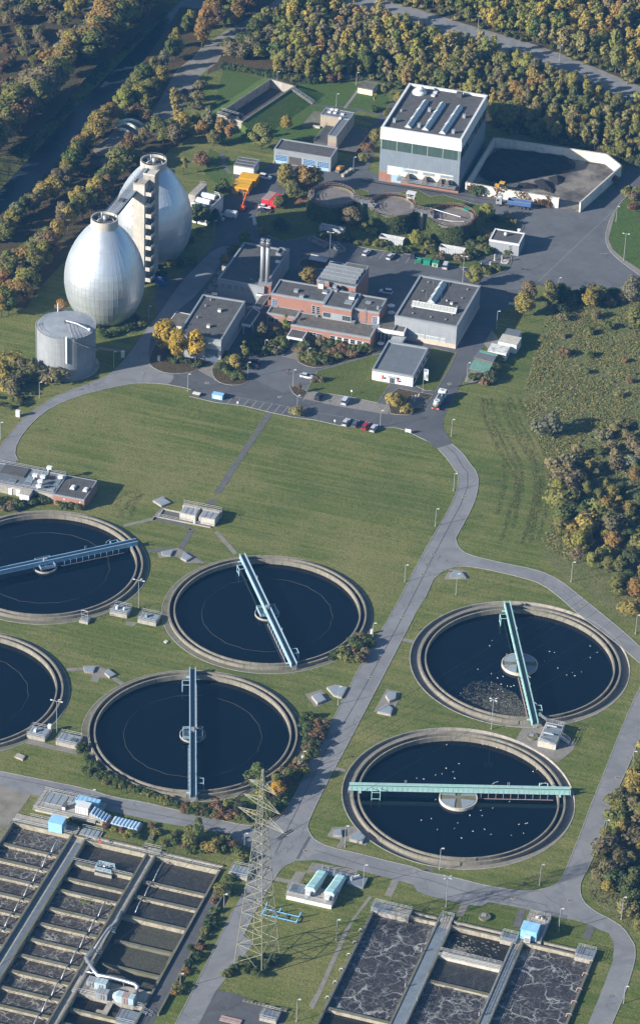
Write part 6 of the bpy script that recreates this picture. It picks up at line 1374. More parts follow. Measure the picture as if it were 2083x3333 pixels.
# --- hall with vaulted roof lights behind the rear digester
F=Frame('h6',(195,735),(430,790),(530,575),5.2);t=F.empty('vaulted_hall','white hall with three vaulted roof lights half hidden behind the rear digester','building');ubox(t,F.w,F.d,0,F.h,m_render,m_roofg,m_cop,strips=4,par=.25)
vm=MB();k=6;vs=[(x,1.1-1.1*math.cos(PI*i/k),1.0*math.sin(PI*i/k))for x in(0,1)for i in range(k+1)]
vm.add(vs,[(i,i+1,k+2+i,k+1+i)for i in range(k)]+[tuple(range(k,-1,-1)),tuple(range(k+1,2*k+2))]);vme=vm.mesh('vaulted_light',M('white translucent sheet',(.66,.70,.73),.45,var=.08,scale=.6,streak=.15))
for i in range(3):o=obj('vaulted_light',vme,t,(.4,F.d*(.08+.32*i),F.h+.05));o.scale=(F.w-2.2,1.15,1.15)
rail(t,[(F.w*.55,F.d,F.h),(F.w*.8,F.d-.4,F.h),(F.w,F.d-2.5,F.h)],1.2,m_white,wd=.09);MB().box(-3.2,-.6,F.d-6,F.d+3.5,0,6.4).build('stair_wall',m_conc,t);rail(t,[(-3.,F.d+3,6.4),(-.8,F.d+3,6.4),(-.8,F.d-5,6.4)],1.1)
# --- open rectangular basin on its grass bank
F=Frame('b1',(12,795),(195,850),(437,560),3.6);t=F.empty('storm_basin','empty rectangular concrete basin set in a grassy bank at the top','basin')
for bx in((0,.6,0,F.d),(F.w-.6,F.w,0,F.d),(.6,F.w-.6,0,.6),(.6,F.w-.6,F.d-.6,F.d)):MB().box(*bx,0,3.6).build('wall',m_conc,t);MB().box(bx[0]-.04,bx[1]+.04,bx[2]-.04,bx[3]+.04,3.6,3.68).build('wall_cap',m_moss,t)
MB().box(.6,F.w-.6,.6,F.d-.6,.02,.1).build('floor',M('shade toned basin floor',(.06,.055,.05),.9,var=.25,scale=.3),t);MB().box(.6,F.w-.6,2.5,3.0,.1,2.6).build('weir',m_conc_d,t);rail(t,[(0,.3,3.65),(F.w-2,.3,3.65)],1.0);rail(t,[(0,3.2,3.65),(F.w-2,3.2,3.65)],1.0);MB().box(F.w*.6,F.w*.6+.7,-.3,0,1.6,3.2).build('white_box',m_white,t)  # floor colour darkened to stand for the wall's shadow inside the basin
mb=MB();o1,o2=9.0,6.5
I_=[(F.w,-1),(F.w,F.d),(0,F.d),(0,2)];O_=[(F.w+o1,-3),(F.w+o1,F.d+o2),(-o2,F.d+o2),(-o2,0)]
for k in range(3):mb.add([F.world(*I_[k],3.3),F.world(*I_[k+1],3.3),F.world(*O_[k+1],.0),F.world(*O_[k],.0)],[(3,2,1,0)]if 0 else[(0,3,2,1)])
mb.add([F.world(F.w,-1,3.3),F.world(F.w,-1,0),F.world(F.w+o1,-3,0)],[(0,1,2)]);mb.build('grass_bank',m_bright,None,kind='structure')
t2=thing('bank_stair','railed stair running down the grass bank of the empty basin','stair',F.world(F.w,F.d-3,0),F.rz)
for k in range(12):MB().box(.1+k*.75,.8+k*.75,-.6,.6,3.2-k*.28,3.32-k*.28).build('step',m_conc,t2)
for s in(-.7,.7):rail(t2,[(0,s,3.4),(9.2,s,.1)],1.0)
# --- coal yard
def wallrun(t,pts,h,th,mat,name='wall'):
    for a,b_ in zip(pts,pts[1:]):
        d_=(b_-a);L=d_.length;n=max(1,int(L/5));ang=math.atan2(d_.y,d_.x)
        for i in range(n):o=obj(name,MB().box(L*i/n+.01,L*(i+1)/n-.01,-th/2,th/2,0,h-.12).mesh(name,mat),t,(a.x,a.y,0),ang);
        obj('wall_cap',MB().box(-th/2,L+th/2,-th/2-.05,th/2+.05,h-.12,h).mesh('wall_cap',m_conc_l),t,(a.x,a.y,0),ang)
m_cwall=M('weathered white wall',(.62,.59,.52),.85,var=.1,scale=.4,streak=.4,dirt=(.36,.31,.23),dscale=.3,dmin=.55,dmax=.8)
CY=thing('yard_wall','long weathered white wall enclosing the coal yard beside the tall hall','wall',(0,0,0));hw=4.0
back=[g('c2',290,200,hw)]+[g('c1',*q,hw)for q in((487,962),(1277,1078),(1380,1160))]+[g('c2',1092,337,hw)];wallrun(CY,back,hw,.5,m_cwall)
front=[g('c2',*q,hw)for q in((300,200),(620,255),(943,307))];wallrun(CY,front,hw,.5,m_cwall)
cy=[Vector((p.x,p.y,0))for p in back]+[Vector((front[-1].x,front[-1].y,0))];area('coal_yard_floor',cy,.064,M('dusty coal yard',(.19,.17,.145),.95,var=.25,scale=.25,dirt=(.055,.05,.048),dscale=.12,dmin=.42,dmax=.6))
p=g('c1',822,1030,0);a=Vector((back[1].x,back[1].y,0));b_=Vector((back[2].x,back[2].y,0));d_=(b_-a).normalized();px=g('c1',822,1027,2.3);sN=(px-a).dot(d_)
SG=thing('wall_sign','small white sign lettered P1 P2 on the coal yard wall','sign',a+d_*(sN-2.2)+Vector((d_.y,-d_.x,0))*.27,math.atan2(d_.y,d_.x));MB().box(0,4.4,-.03,0,2.0,3.0).build('board',m_frame,SG)
cu=bpy.data.curves.new('lettering_curve','FONT');cu.body='\u2022P1 P2\u2022';cu.size=1.15;cu.extrude=.01;tx=bpy.data.objects.new('lettering_curve',cu);COL.objects.link(tx);bpy.context.view_layer.update();me=bpy.data.meshes.new_from_object(tx.evaluated_get(bpy.context.evaluated_depsgraph_get()));bpy.data.objects.remove(tx);me.materials.clear();me.materials.append(M('sign blue',(.05,.12,.35),.6));tx=obj('lettering',me,SG,(.12,-.05,2.1));tx.rotation_euler=(PI/2,0,0)
# coal heaps
def heap(name,label,poly,hmax,seed,mat,res=.8,**k):
    P=[(p.x,p.y)for p in poly];rgh=random.Random(seed);x0,x1=min(p[0]for p in P),max(p[0]for p in P);y0,y1=min(p[1]for p in P),max(p[1]for p in P)
    nx,ny=int((x1-x0)/res)+2,int((y1-y0)/res)+2;V=[];ok=[]
    for j in range(ny):
        for i in range(nx):
            x,y=x0+i*res,y0+j*res;dmin=min(abs(((b[1]-a[1])*x-(b[0]-a[0])*y+b[0]*a[1]-b[1]*a[0]))/max(1e-6,math.hypot(b[0]-a[0],b[1]-a[1]))if True else 0 for a,b in zip(P,P[1:]+P[:1]))
            ins=inside(x,y,P);z=min(hmax,dmin*.62)*(.85+.15*math.sin(x*.9+seed)*math.cos(y*.8))+rgh.uniform(-.12,.12)if ins else-.2;V.append((x,y,max(-.2,z)if ins else-.25));ok.append(ins)
    f=[(j*nx+i,j*nx+i+1,(j+1)*nx+i+1,(j+1)*nx+i)for j in range(ny-1)for i in range(nx-1)if ok[j*nx+i]or ok[j*nx+i+1]or ok[(j+1)*nx+i]or ok[(j+1)*nx+i+1]]
    me=bpy.data.meshes.new(name);me.from_pydata(V,[],f);me.materials.append(mat);me.update();o=obj(name,me);tag(o,label,'coal heap',k.get('group'));return o
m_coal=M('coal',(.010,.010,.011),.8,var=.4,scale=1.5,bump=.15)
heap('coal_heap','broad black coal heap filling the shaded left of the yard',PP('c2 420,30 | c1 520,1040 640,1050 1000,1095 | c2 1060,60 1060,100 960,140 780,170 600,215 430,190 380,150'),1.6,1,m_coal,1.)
heap('coal_heap','left small coal heap beside the yellow loader',PP('c2 640,230 660,205 720,200 790,225 800,245 700,250'),2.4,2,m_coal,.5,group='small coal heaps')
heap('coal_heap','middle coal heap in the coal yard near the entrance',PP('c2 760,190 820,175 880,195 920,255 910,285 800,245'),3.0,3,m_coal,.5,group='small coal heaps')
heap('coal_heap','right coal heap farthest from the front wall',PP('c2 860,165 930,145 985,165 980,200 930,225 880,190'),3.0,4,m_coal,.5,group='small coal heaps')
# ================================================================== chambers, hatches and plant on the lawns
A165=math.radians(-16.5)
def hatch(t,pts,label,z=.55,lid=None,n=2):
    P=PP(t+' '+pts,z);o=sum(P,Vector())/len(P);e=thing('chamber_hatch',label,'hatch',(o.x,o.y,0));L=[(p.x-o.x,p.y-o.y)for p in P]
    MB().prism(L,-.05,z).build('kerb',m_conc,e);c=[Vector((x*.88,y*.88))for x,y in L];k=len(c)
    m=k//2 # two cover plates, split across the middle
    mid=(c[0]+c[k-1])/2 if k==4 else c[0];A=[c[0]]+c[1:m+1];B_=c[m:]+[c[0]]
    if k==4:m1=(c[0]+c[1])/2;m2=(c[2]+c[3])/2;A=[c[0],m1,m2,c[3]];B_=[m1,c[1],c[2],m2]
    for q in(A,B_):MB().prism([(p.x*.985,p.y*.985)for p in q],z,z+.05).build('cover_plate',lid or m_lid,e)
for a in(('a4','1075,278 1140,252 1200,290 1135,316','large square hatch left of the gated inlet chamber'),('a4','1135,635 1220,625 1200,665 1140,660','left five sided hatch below the gated inlet chamber'),('a4','1295,640 1355,675 1310,702 1270,682','right skewed hatch below the gated inlet chamber'),
    ('a5','587,370 675,363 655,405 595,403','left grey hatch on the paving between the left basins'),('a5','735,410 760,380 815,420 770,443','right grey hatch on the paving between the left basins'),('b5','678,572 740,550 780,600 720,625','square hatch on a paved pad left of the road',.8),('b5','783,512 850,495 930,512 890,585 835,570','five sided hatch beside the lamp and road'),
    ('b5','1198,570 1215,540 1275,550 1270,590 1225,610','upper hatch on the paved strip right of the road',.7),('b5','1155,660 1210,630 1248,660 1235,705 1140,685','lower hatch on the paved strip right of the road',.7),('b6','832,440 890,428 893,478 830,472','small hatch left of the lamp by the junction',.7),('b6','945,478 1010,442 1055,482 1035,522 945,502','large hatch right of the lamp by the junction',.8),
    ('c4','175,792 205,770 260,780 290,820 172,825','hatch on the grass at the road fork'),('a5','100,1000 125,975 180,995 160,1025','flat slab on the grass near the left road',.4,m_conc),('a5','1150,190 1165,178 1188,190 1168,202','tiny pale slab on the grass left of the middle basin',.3,m_conc_l)):hatch(*a)
def lfr(t,x,y,deg=-16.5):return mkframe(g(t,x,y),deg)
def chamber(t,x,y,w,d,h,label,rails=True,n=3,plate=None,name='valve_chamber',cat='chamber'):
    F=lfr(t,x,y);e=thing(name,label,cat,F.o,F.rz);MB().box(0,w,0,d,-.1,h).build('walls',m_conc,e)
    for i in range(n):MB().box(.2+i*(w-.4)/n+.05,.2+(i+1)*(w-.4)/n-.05,.4,d-.3,h,h+.1).build('cover_plate',plate or m_lid,e)
    if rails:rail(e,[(0,0,h),(w,0,h),(w,d,h),(0,d,h),(0,0,h)],1.05)
    return e,F
e,F=chamber('a4',770,1085,5.2,4.2,1.2,'railed valve chamber left of the lawn lamp mast');MB().box(1.2,1.8,1.5,2.4,1.3,2.2).cyl((3.6,2,1.3),.3,.9,8).build('motor',m_white,e)
e,F=chamber('a4',968,1140,5.4,4.2,1.2,'railed valve chamber right of the lawn lamp mast');MB().box(1.6,2.2,1.5,2.4,1.3,2.1).build('motor',m_galv,e)
e,F=chamber('a5',188,872,5.2,4.4,1.2,'railed valve chamber near the left edge below the basin');MB().box(1.4,2.0,1.5,2.4,1.3,2.2).build('motor',m_white,e);MB().box(4.2,5.2,4.5,5.2,0,2.4).build('cabinet',m_white,e)
e,F=chamber('a5',392,920,6.0,4.4,1.2,'railed valve chamber between the left basins and the hedge');MB().box(3.6,5.2,1.2,2.6,1.3,1.6).build('motor',m_conc_d,e)
e,F=chamber('a4',556,1140,2.6,2.4,.8,'small gate frame standing on a concrete block by the left basin',False);
for x in(.3,2.2):MB().bar((x,1.2,.8),(x,1.2,3.6),.14).build('post',m_galv,e)
MB().bar((.3,1.2,3.6),(2.2,1.2,3.6),.16).bar((.3,1.2,2.2),(2.2,1.2,2.2),.1).build('beam',m_galv,e)
F=lfr('a4',1110,395);e=thing('inlet_chamber','concrete inlet chamber with two raised gate boxes of white lids on the lawn','chamber',F.o,F.rz)
MB().box(0,16.5,-.3,0,-.1,.35).box(0,.3,0,4.5,-.1,.35).box(.3,8.2,4.2,4.5,-.1,.5).build('trough_wall',m_conc,e);MB().box(.3,16.4,0,4.3,.0,.03).build('trough_floor',m_conc_d,e)
for u,w in((6.4,4.8),(12.4,4.9)):
    MB().box(u,u+w,1.0,5.8,0,2.2).build('gate_box',m_conc_l,e)
    for i in range(3):MB().box(u+.2+i*w/3,u+w/3-.05+i*w/3,1.3,4.8,2.2,2.32).build('cover_plate',m_galv,e)
MB().box(5.6,17.6,5.8,7.2,0,2.0).build('rear_deck',m_conc,e);rail(e,[(5.6,7.1,2),(17.5,7.1,2),(17.5,4.5,2)],1.05);rail(e,[(.2,-.2,.35),(16.4,-.2,.35)],1.0);MB().bar((11.7,-.1,.3),(11.7,-.1,6.5),.12).build('mast',m_white,e);MB().box(11.1,11.5,-.2,.4,.3,1.5).build('cabinet',m_white,e)
F=lfr('c5',790,930);e=thing('sludge_chamber','tall railed concrete chamber with stair between the two right hand basins','chamber',F.o,F.rz)
MB().box(0,5.0,0,9.2,-.1,1.9).build('walls',m_conc_l,e)
for i in range(4):MB().box(.3,4.7,.4+i*2.1,2.3+i*2.1,1.9,2.0).build('cover_plate',m_plate,e)
for y in(2.6,6.2):MB().bar((.8,y,3),(3.6,y,3),.35).bar((.8,y,2),(.8,y,3),.25).build('hoist_beam',m_galv,e)
rail(e,[(0,0,1.9),(3.5,-.9,1.9),(5,0,1.9),(5,3.5,1.9)],1.1,bars=3);rail(e,[(5,5.5,1.9),(5,9.2,1.9),(0,9.2,1.9),(-2.6,11,1.9)],1.1,bars=3)
for k in range(6):MB().box(5.1+k*.45,5.5+k*.45,3.6,5.2,1.6-k*.3,1.66-k*.3).build('step',m_galv,e)
for y in(3.6,5.2):rail(e,[(5,y,1.8),(7.8,y,.1)],1.)
for t,x,y,lab in(('c5',755,868,'round concrete manhole with steel lid between the right basins'),('c6',420,1058,'round concrete manhole on the grass above the lower right tanks')):
    e=thing('round_manhole',lab,'manhole',g(t,x,y),A165);MB().cyl((0,0,0),1.5,.6,24).build('ring',m_moss,e);MB().box(-.9,.3,-.2,.9,.6,.72).build('lid',m_galv,e)
# covered screw pumps
F=mkframe(g('b6',500,925),-16.5);e=thing('screw_pump_station','raised concrete platform carrying two turquoise covered screw conveyors','pump station',F.o,F.rz)
MB().box(0,11.8,0,5.2,-.1,1.3).build('platform',m_render,e);MB().box(-.2,12,-.2,5.4,1.3,1.45).build('platform_cap',m_conc,e);rail(e,[(0,5.2,1.45),(0,0,1.45),(11.8,0,1.45),(11.8,3,1.45)],1.1,bars=4)
for i in range(4):MB().box(.3+i*1.15,1.35+i*1.15,1.6,4.6,1.45,1.52).build('cover_plate',m_plate,e)
m_scr=M('turquoise cover',(.36,.58,.57),.45,var=.08,scale=.8)
for u in(4.3,9.3):
    zs=[3.6,3.4,3.0,2.7,2.4,2.1,1.9,1.6,1.4];n=len(zs)
    MB().add([(u,2.2,0),(u+2.4,2.2,0),(u+2.4,12.5,0),(u,12.5,0),(u,2.2,2.7),(u+2.4,2.2,2.7),(u+2.4,12.5,.7),(u,12.5,.7)],[(4,5,6,7),(0,1,5,4),(1,2,6,5),(2,3,7,6),(3,0,4,7)]).build('trough',m_render,e)
    for i in range(n):
        y=2.0+i*1.18;z=zs[i]-.4;MB().add([(u-.25,y,z-.25),(u+2.65,y,z-.25),(u+2.1,y+.1,z+.4),(u+.3,y+.1,z+.4),(u-.25,y+1.22,z-.4),(u+2.65,y+1.22,z-.4),(u+2.1,y+1.1,z+.25),(u+.3,y+1.1,z+.25)],[(0,1,2,3),(3,2,6,7),(1,5,6,2),(4,0,3,7),(5,4,7,6)]).build('cover_section',m_scr,e)
    MB().box(u+.4,u+1.6,.7,1.9,1.45,2.7).build('drive_box',m_white,e);MB().cyl((u+1.,.6,1.5),.4,.6,12).build('motor',m_blue,e)
MB().box(3.6,12.4,12.5,14.6,-.1,.5).build('inlet_slab',m_plate,e);MB().box(12.6,17,10.4,14.4,-.1,.7).build('valve_slab',m_plate,e);MB().cyl((13.4,12,.7),.35,1.3,8).bar((13.4,12,1.7),(15.2,12.8,2.3),.3).build('valve_drive',m_galv,e)
for i in range(5):MB().cyl((5.+i*1.7,14.2-i*.3,.5),.12,1.2,6).build('valve_post',m_galv,e)
e,F=chamber('b6',92,770,5.0,4.4,.9,'grey lidded chamber left of the pylon beside the tank wall',True,4)
# blue steel frame
F=mkframe(g('b6',325,1040),-16.5);e=thing('steel_trestle','blue steel carrying trestle lying on the grass behind the pylon','steel frame',F.o,F.rz);m_fb=M('frame blue',(.10,.27,.44),.5,var=.1)
MB().bar((0,0,.45),(9.4,0,.45),.26).bar((0,2.2,.45),(9.4,2.2,.45),.26).build('rail_beam',m_fb,e)
for x in(0,3.0,6.0,9.2):MB().bar((x,0,.45),(x,2.2,.45),.2).bar((x,0,0),(x,0,.5),.2).bar((x,2.2,0),(x,2.2,.5),.2).build('cross_bar',m_fb,e)
for x,h in((.4,2.9),(4,1.9),(9.2,2.0)):MB().bar((x,2.2,.4),(x+.5,2.2,h),.3).bar((x,0,.4),(x+.4,0,h*.7),.3).build('upright',m_fb,e)
# cabinets, signs, yard things
def box_thing(name,label,cat,t,x,y,w,d,h,mat,parts=(),deg=-16.5,cap=.06):
    F=lfr(t,x,y,deg);e=thing(name,label,cat,F.o,F.rz);MB().box(0,w,0,d,0,h).build('body',mat,e);MB().box(-cap,w+cap,-cap,d+cap,h,h+.1).build('top',parts[0]if parts else mat,e);MB().box(w*.2,w*.8,-.03,0,h*.15,h*.85).build('door',m_frame if not parts else parts[-1],e);return e
box_thing('switch_cabinet','white cabinet with orange door beside the left loop road','cabinet','a3',110,768,1.3,.9,2.0,m_white);box_thing('switch_cabinet','white cabinet on the grass right of the gas holder','cabinet','a3',851,352,1.0,.8,2.1,m_white);box_thing('switch_cabinet','white post cabinet under the lamp by the middle basin','cabinet','b5',1091,138,.55,.5,1.3,m_white);box_thing('switch_cabinet','white post cabinet under the lamp by the bridge basin','cabinet','b5',606,1035,.55,.5,1.6,m_white);box_thing('switch_cabinet','grey cabinet beside the yellow trees','cabinet','a3',1106,380,.9,.6,1.9,m_galv)
for t,x0,x1,y,h,lab in(('b3',1336,1376,884,1.6,'blank white notice board on the lawn by the junction'),('c2',588,638,1066,1.2,'low white sign on the verge near the golden tree')):
    a,b=g(t,x0,y),g(t,x1,y+8 if t=='b3' else y+6);d=b-a;e=thing('notice_board',lab,'sign',a,math.atan2(d.y,d.x));MB().box(0,d.length,-.04,.04,.5,.5+h*.7).build('board',m_white,e);MB().box(.1,.2,-.05,.05,0,.5).box(d.length-.2,d.length-.1,-.05,.05,0,.5).build('post',m_galv,e)
for t,x,y,lab in(('b3',158,700,'small white parking sign on the lawn edge, left one'),('b3',840,828,'small white parking sign on the lawn edge, right one'),('b3',958,618,'small white parking sign behind the bays')):
    e=thing('parking_sign',lab,'sign',g(t,x,y),A165);MB().cyl((0,0,0),.05,1.9,6).build('post',m_galv,e);MB().box(-.25,.25,-.06,-.03,1.3,1.95).build('plate',m_white,e)
def skip(t,p0,p1,d,h,mat,label,fill=None,name='skip_container'):
    a,b=g(t,*p0),g(t,*p1);v=b-a;L=v.length;e=thing(name,label,'skip',a,math.atan2(v.y,v.x));n=12
    for bx in((0,L,0,.1),(0,L,d-.1,d),(0,.1,.1,d-.1),(L-.1,L,.1,d-.1)):MB().box(*bx,.15,h).build('side',mat,e)
    MB().box(.1,L-.1,.1,d-.1,.12,.3).build('floor',m_pink,e);rb_=MB().box(0,.14,-.08,0,.15,h-.05).mesh('rib',mat)
    for i in range(n):obj('rib',rb_,e,(i*(L-.14)/(n-1),0,0))
    MB().box(-.06,L+.06,-.1,.12,h,h+.1).box(-.06,L+.06,d-.1,d+.08,h,h+.1).build('rim',mat,e)
    if fill:
        r_=random.Random(len(label));
        for i in range(14):x,y=r_.uniform(.4,L-.9),r_.uniform(.3,d-.8);MB().cbox((x,y,.3),r_.uniform(.4,1.2),r_.uniform(.3,.8),r_.uniform(.3,h-.35),r_.uniform(0,3)).build('debris',fill[i%len(fill)],e)
m_skw=M('dull white steel',(.43,.44,.455),.6,var=.1,scale=.8,streak=.45);m_skg=M('dull grey steel',(.24,.24,.24),.6,var=.15,scale=.8,streak=.3)
skip('b2',(732,548),(900,580),2.5,2.2,m_skw,'white ribbed skip below the first thickener',None);skip('b2',(1152,622),(1318,652),2.5,2.2,m_skw,'white ribbed skip below the middle thickener',None);skip('c2',(97,695),(272,726),2.5,2.2,m_skw,'white ribbed skip below the right thickener',None)
skip('b2',(655,615),(770,665),2.4,1.2,m_skg,'open grey skip filled with brown rubble',[m_pink,m_brick,m_conc_d]);skip('b2',(812,645),(878,702),2.4,1.2,m_skg,'open grey skip filled with white waste',[m_white,m_galv,m_conc_d])
m_grn=M('dumpster green',(.015,.19,.11),.55,var=.12,scale=.8)
for t,x,y,w,lab in(('b2',1462,778,2.3,'large green lidded bin in the rear car park'),('c2',50,792,1.9,'smaller green bin beside the silver van')):
    e=box_thing('waste_bin',lab,'bin',t,x,y,w,1.9,1.4,m_conc_l if w<2 else m_grn,(m_grn,m_grn));MB().box(-.1,w+.1,-.1,2.0,1.4,1.75).build('lid',m_grn,e)
skip('b2',(1402,765),(1447,772),1.8,1.2,m_grn,'open green skip left of the green bins',[m_pink,m_conc_d])
skip('a2',(1095,928),(1165,938),2.4,2.2,M('blue steel',(.03,.09,.27),.6,var=.2,scale=1),'dark blue skip at the foot of the stair tower',[m_conc,m_pink]);
for i,(x,y)in enumerate(((1005,870),(1012,905),(1020,945),(575,870),(620,890),(600,840))):
    e=thing('bulk_bag','white bulk bag on the drive near the white van','bag',g('h6',x,y),.3*i,'white bulk bags near the van');MB().add([(-.5,-.5,0),(.5,-.5,0),(.5,.5,0),(-.5,.5,0),(-.58,-.58,.55),(.58,-.58,.55),(.58,.58,.55),(-.58,.58,.55),(-.42,-.42,1.05),(.42,-.42,1.05),(.42,.42,1.05),(-.42,.42,1.05)],[(0,1,5,4),(1,2,6,5),(2,3,7,6),(3,0,4,7),(4,5,9,8),(5,6,10,9),(6,7,11,10),(7,4,8,11),(8,9,10,11)]).build('sack',m_white,e);MB().tube([(-.3,0,1.05),(0,0,1.25),(.3,0,1.05)],.05,5).build('loop',m_galv,e)
container('h6',(820,362),(1030,395),(1072,325),2.9,'rear yellow site container with grey roof strip',m_ydw,ribs=8,win=False);t,F=container('h6',(735,472),(940,500),(975,400),2.9,'front yellow site container with open doors',m_ydw,ribs=8,win=False)
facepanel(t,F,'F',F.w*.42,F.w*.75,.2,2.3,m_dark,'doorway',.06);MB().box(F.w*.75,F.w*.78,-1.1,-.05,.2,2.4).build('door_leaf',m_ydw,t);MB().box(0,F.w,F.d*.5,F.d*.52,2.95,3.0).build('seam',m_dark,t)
container('h6',(1105,622),(1190,642),(1265,547),2.7,'left red site container among the orange trees',m_redc,roof=m_pink,win=False,ribs=5);container('h6',(1197,645),(1275,662),(1345,572),2.7,'right red site container among the orange trees',m_redc,win=False,ribs=5)
# trailer, planks, pumps on display, stones, pipes
e=box_thing('covered_trailer','blue covered trailer parked at the lawn edge','trailer','b3',-22,640,3.4,1.8,1.5,m_cabin);box_thing('timber_crate','low crate with pale lid beside the blue trailer','crate','a3',1352,622,2.3,1.3,.8,m_dark,(m_cream,m_dark))
F=lfr('b2',657,752);e=thing('platform_trailer','long white flat trailer behind the golden tree','trailer',F.o,F.rz);MB().box(0,6.2,0,2.3,.7,.85).build('bed',m_skw,e);MB().box(0,6.2,-.05,.0,.5,.85).box(0,6.2,2.3,2.35,.5,1.5).build('side',m_skw,e)
for x in(1.,5):MB().tube([(x,-.05,.35),(x,2.35,.35)],.35,10).build('wheel_axle',m_dark,e)
for t,x,y,h,lab in(('c2',490,750,2.4,'grey display pump left on the kerbed bed'),('c2',540,765,2.8,'pale blue display pump right on the kerbed bed'),('c2',460,780,1.3,'short display pump on the kerbed bed')):
    e=thing('display_pump',lab,'pump',g(t,x,y),.4);MB().cyl((0,0,0),.45,.25,12).cyl((0,0,.25),.22,h-.7,10).build('column',m_conc_l,e);MB().cyl((0,0,h-.6),.38,.6,12).bar((0,0,h-.9),(.9,0,h-.9),.3).build('head',m_lid if h>2.5 else m_galv,e)
e=thing('steel_shell','white curved steel shell lying on the display bed','steel part',g('c2',415,765),.9);MB().add([(-2,-.5,0),(2,-.7,0),(2.2,.5,.0),(-2,.5,0),(-1.8,-.2,.7),(1.8,-.3,.8)],[(0,1,5,4),(1,2,5),(2,3,4,5),(3,0,4)]).build('shell',m_white,e);MB().bar((-1.8,-.2,.72),(1.8,-.3,.82),.12).build('edge',m_galv,e)
area('display_bed','c2 370,760 400,720 450,690 600,700 615,740 580,790 500,810 420,800',.14,m_conc_d);MB().add([tuple(g('c2',x,y,.3))for x,y in((535,770),(575,775),(600,745),(555,740))],[(0,1,2,3)]).build('display_slab',m_conc_l,None,kind='structure')
area('stone_bed','b3 1360,660 1400,620 1470,625 1500,660 1440,710 1380,715',.19,m_conc_d)
for i,(x,y)in enumerate(((1385,645),(1410,640),(1432,632),(1400,665),(1305,738),(1330,730))):
    e=thing('standing_stone','pale standing stone in the kerbed bed by the pavilion','stone',g('b3',x,y),i,'standing stones');MB().add([(-.25,-.2,0),(.25,-.2,0),(.2,.2,0),(-.25,.2,0),(-.15,-.1,1.4+.1*i),(.15,-.12,1.3),(.1,.12,1.2),(-.12,.1,1.35)],[(4,5,6,7),(0,1,5,4),(1,2,6,5),(2,3,7,6),(3,0,4,7)]).build('block',m_conc_l,e);MB().cyl((0,0,0),.35,.12,7).build('foot',m_conc,e)
m_pipe=M('pale green pipe',(.60,.64,.52),.6,var=.15,scale=.6,streak=.3)
for pts,lab in((((812,868),(850,848),(905,836),(965,848),(1000,875)),'uppermost pale green pipe arching over the canal bank'),(((822,885),(870,862),(910,868),(950,890),(978,910)),'middle pale green pipe arching over the canal bank'),(((830,905),(870,905),(910,925),(940,950)),'lowest pale green pipe arching over the canal bank')):
    n=len(pts);P=[g('a1',x,y,3.4*math.sin(PI*(i+.3)/(n-.4))+.2)for i,(x,y)in enumerate(pts)];o=P[0].copy();o.z=0;e=thing('pipeline',lab,'pipe',o);MB().tube([p-o for p in curve(P,1)],.55,10).build('pipe',m_pipe,e,smooth=True);MB().cbox((P[-1]-o)-Vector((0,0,1)),1.6,1.6,1.2).build('anchor',m_conc,e)
F=lfr('a7',1028,612);e=thing('timber_stack','stack of brown beams on the dark paved lot at the bottom','timber',F.o,F.rz)
for i in range(4):MB().box(0,5.2,i*.45,i*.45+.35,0,.35+.1*(i%2)).build('beam',m_pink,e)
e,F=chamber('a7',1215,612,4.2,3.6,1.0,'railed grey crate stack on the paved lot at the bottom',True,4,m_plate);F=lfr('a7',1135,522);e=thing('stone_border','row of grey stone blocks along the paved lot','stone row',F.o,F.rz)
for i in range(12):MB().box(i*.95,i*.95+.8,0,.7,0,.35+.1*(i%3)).build('stone',m_moss,e)
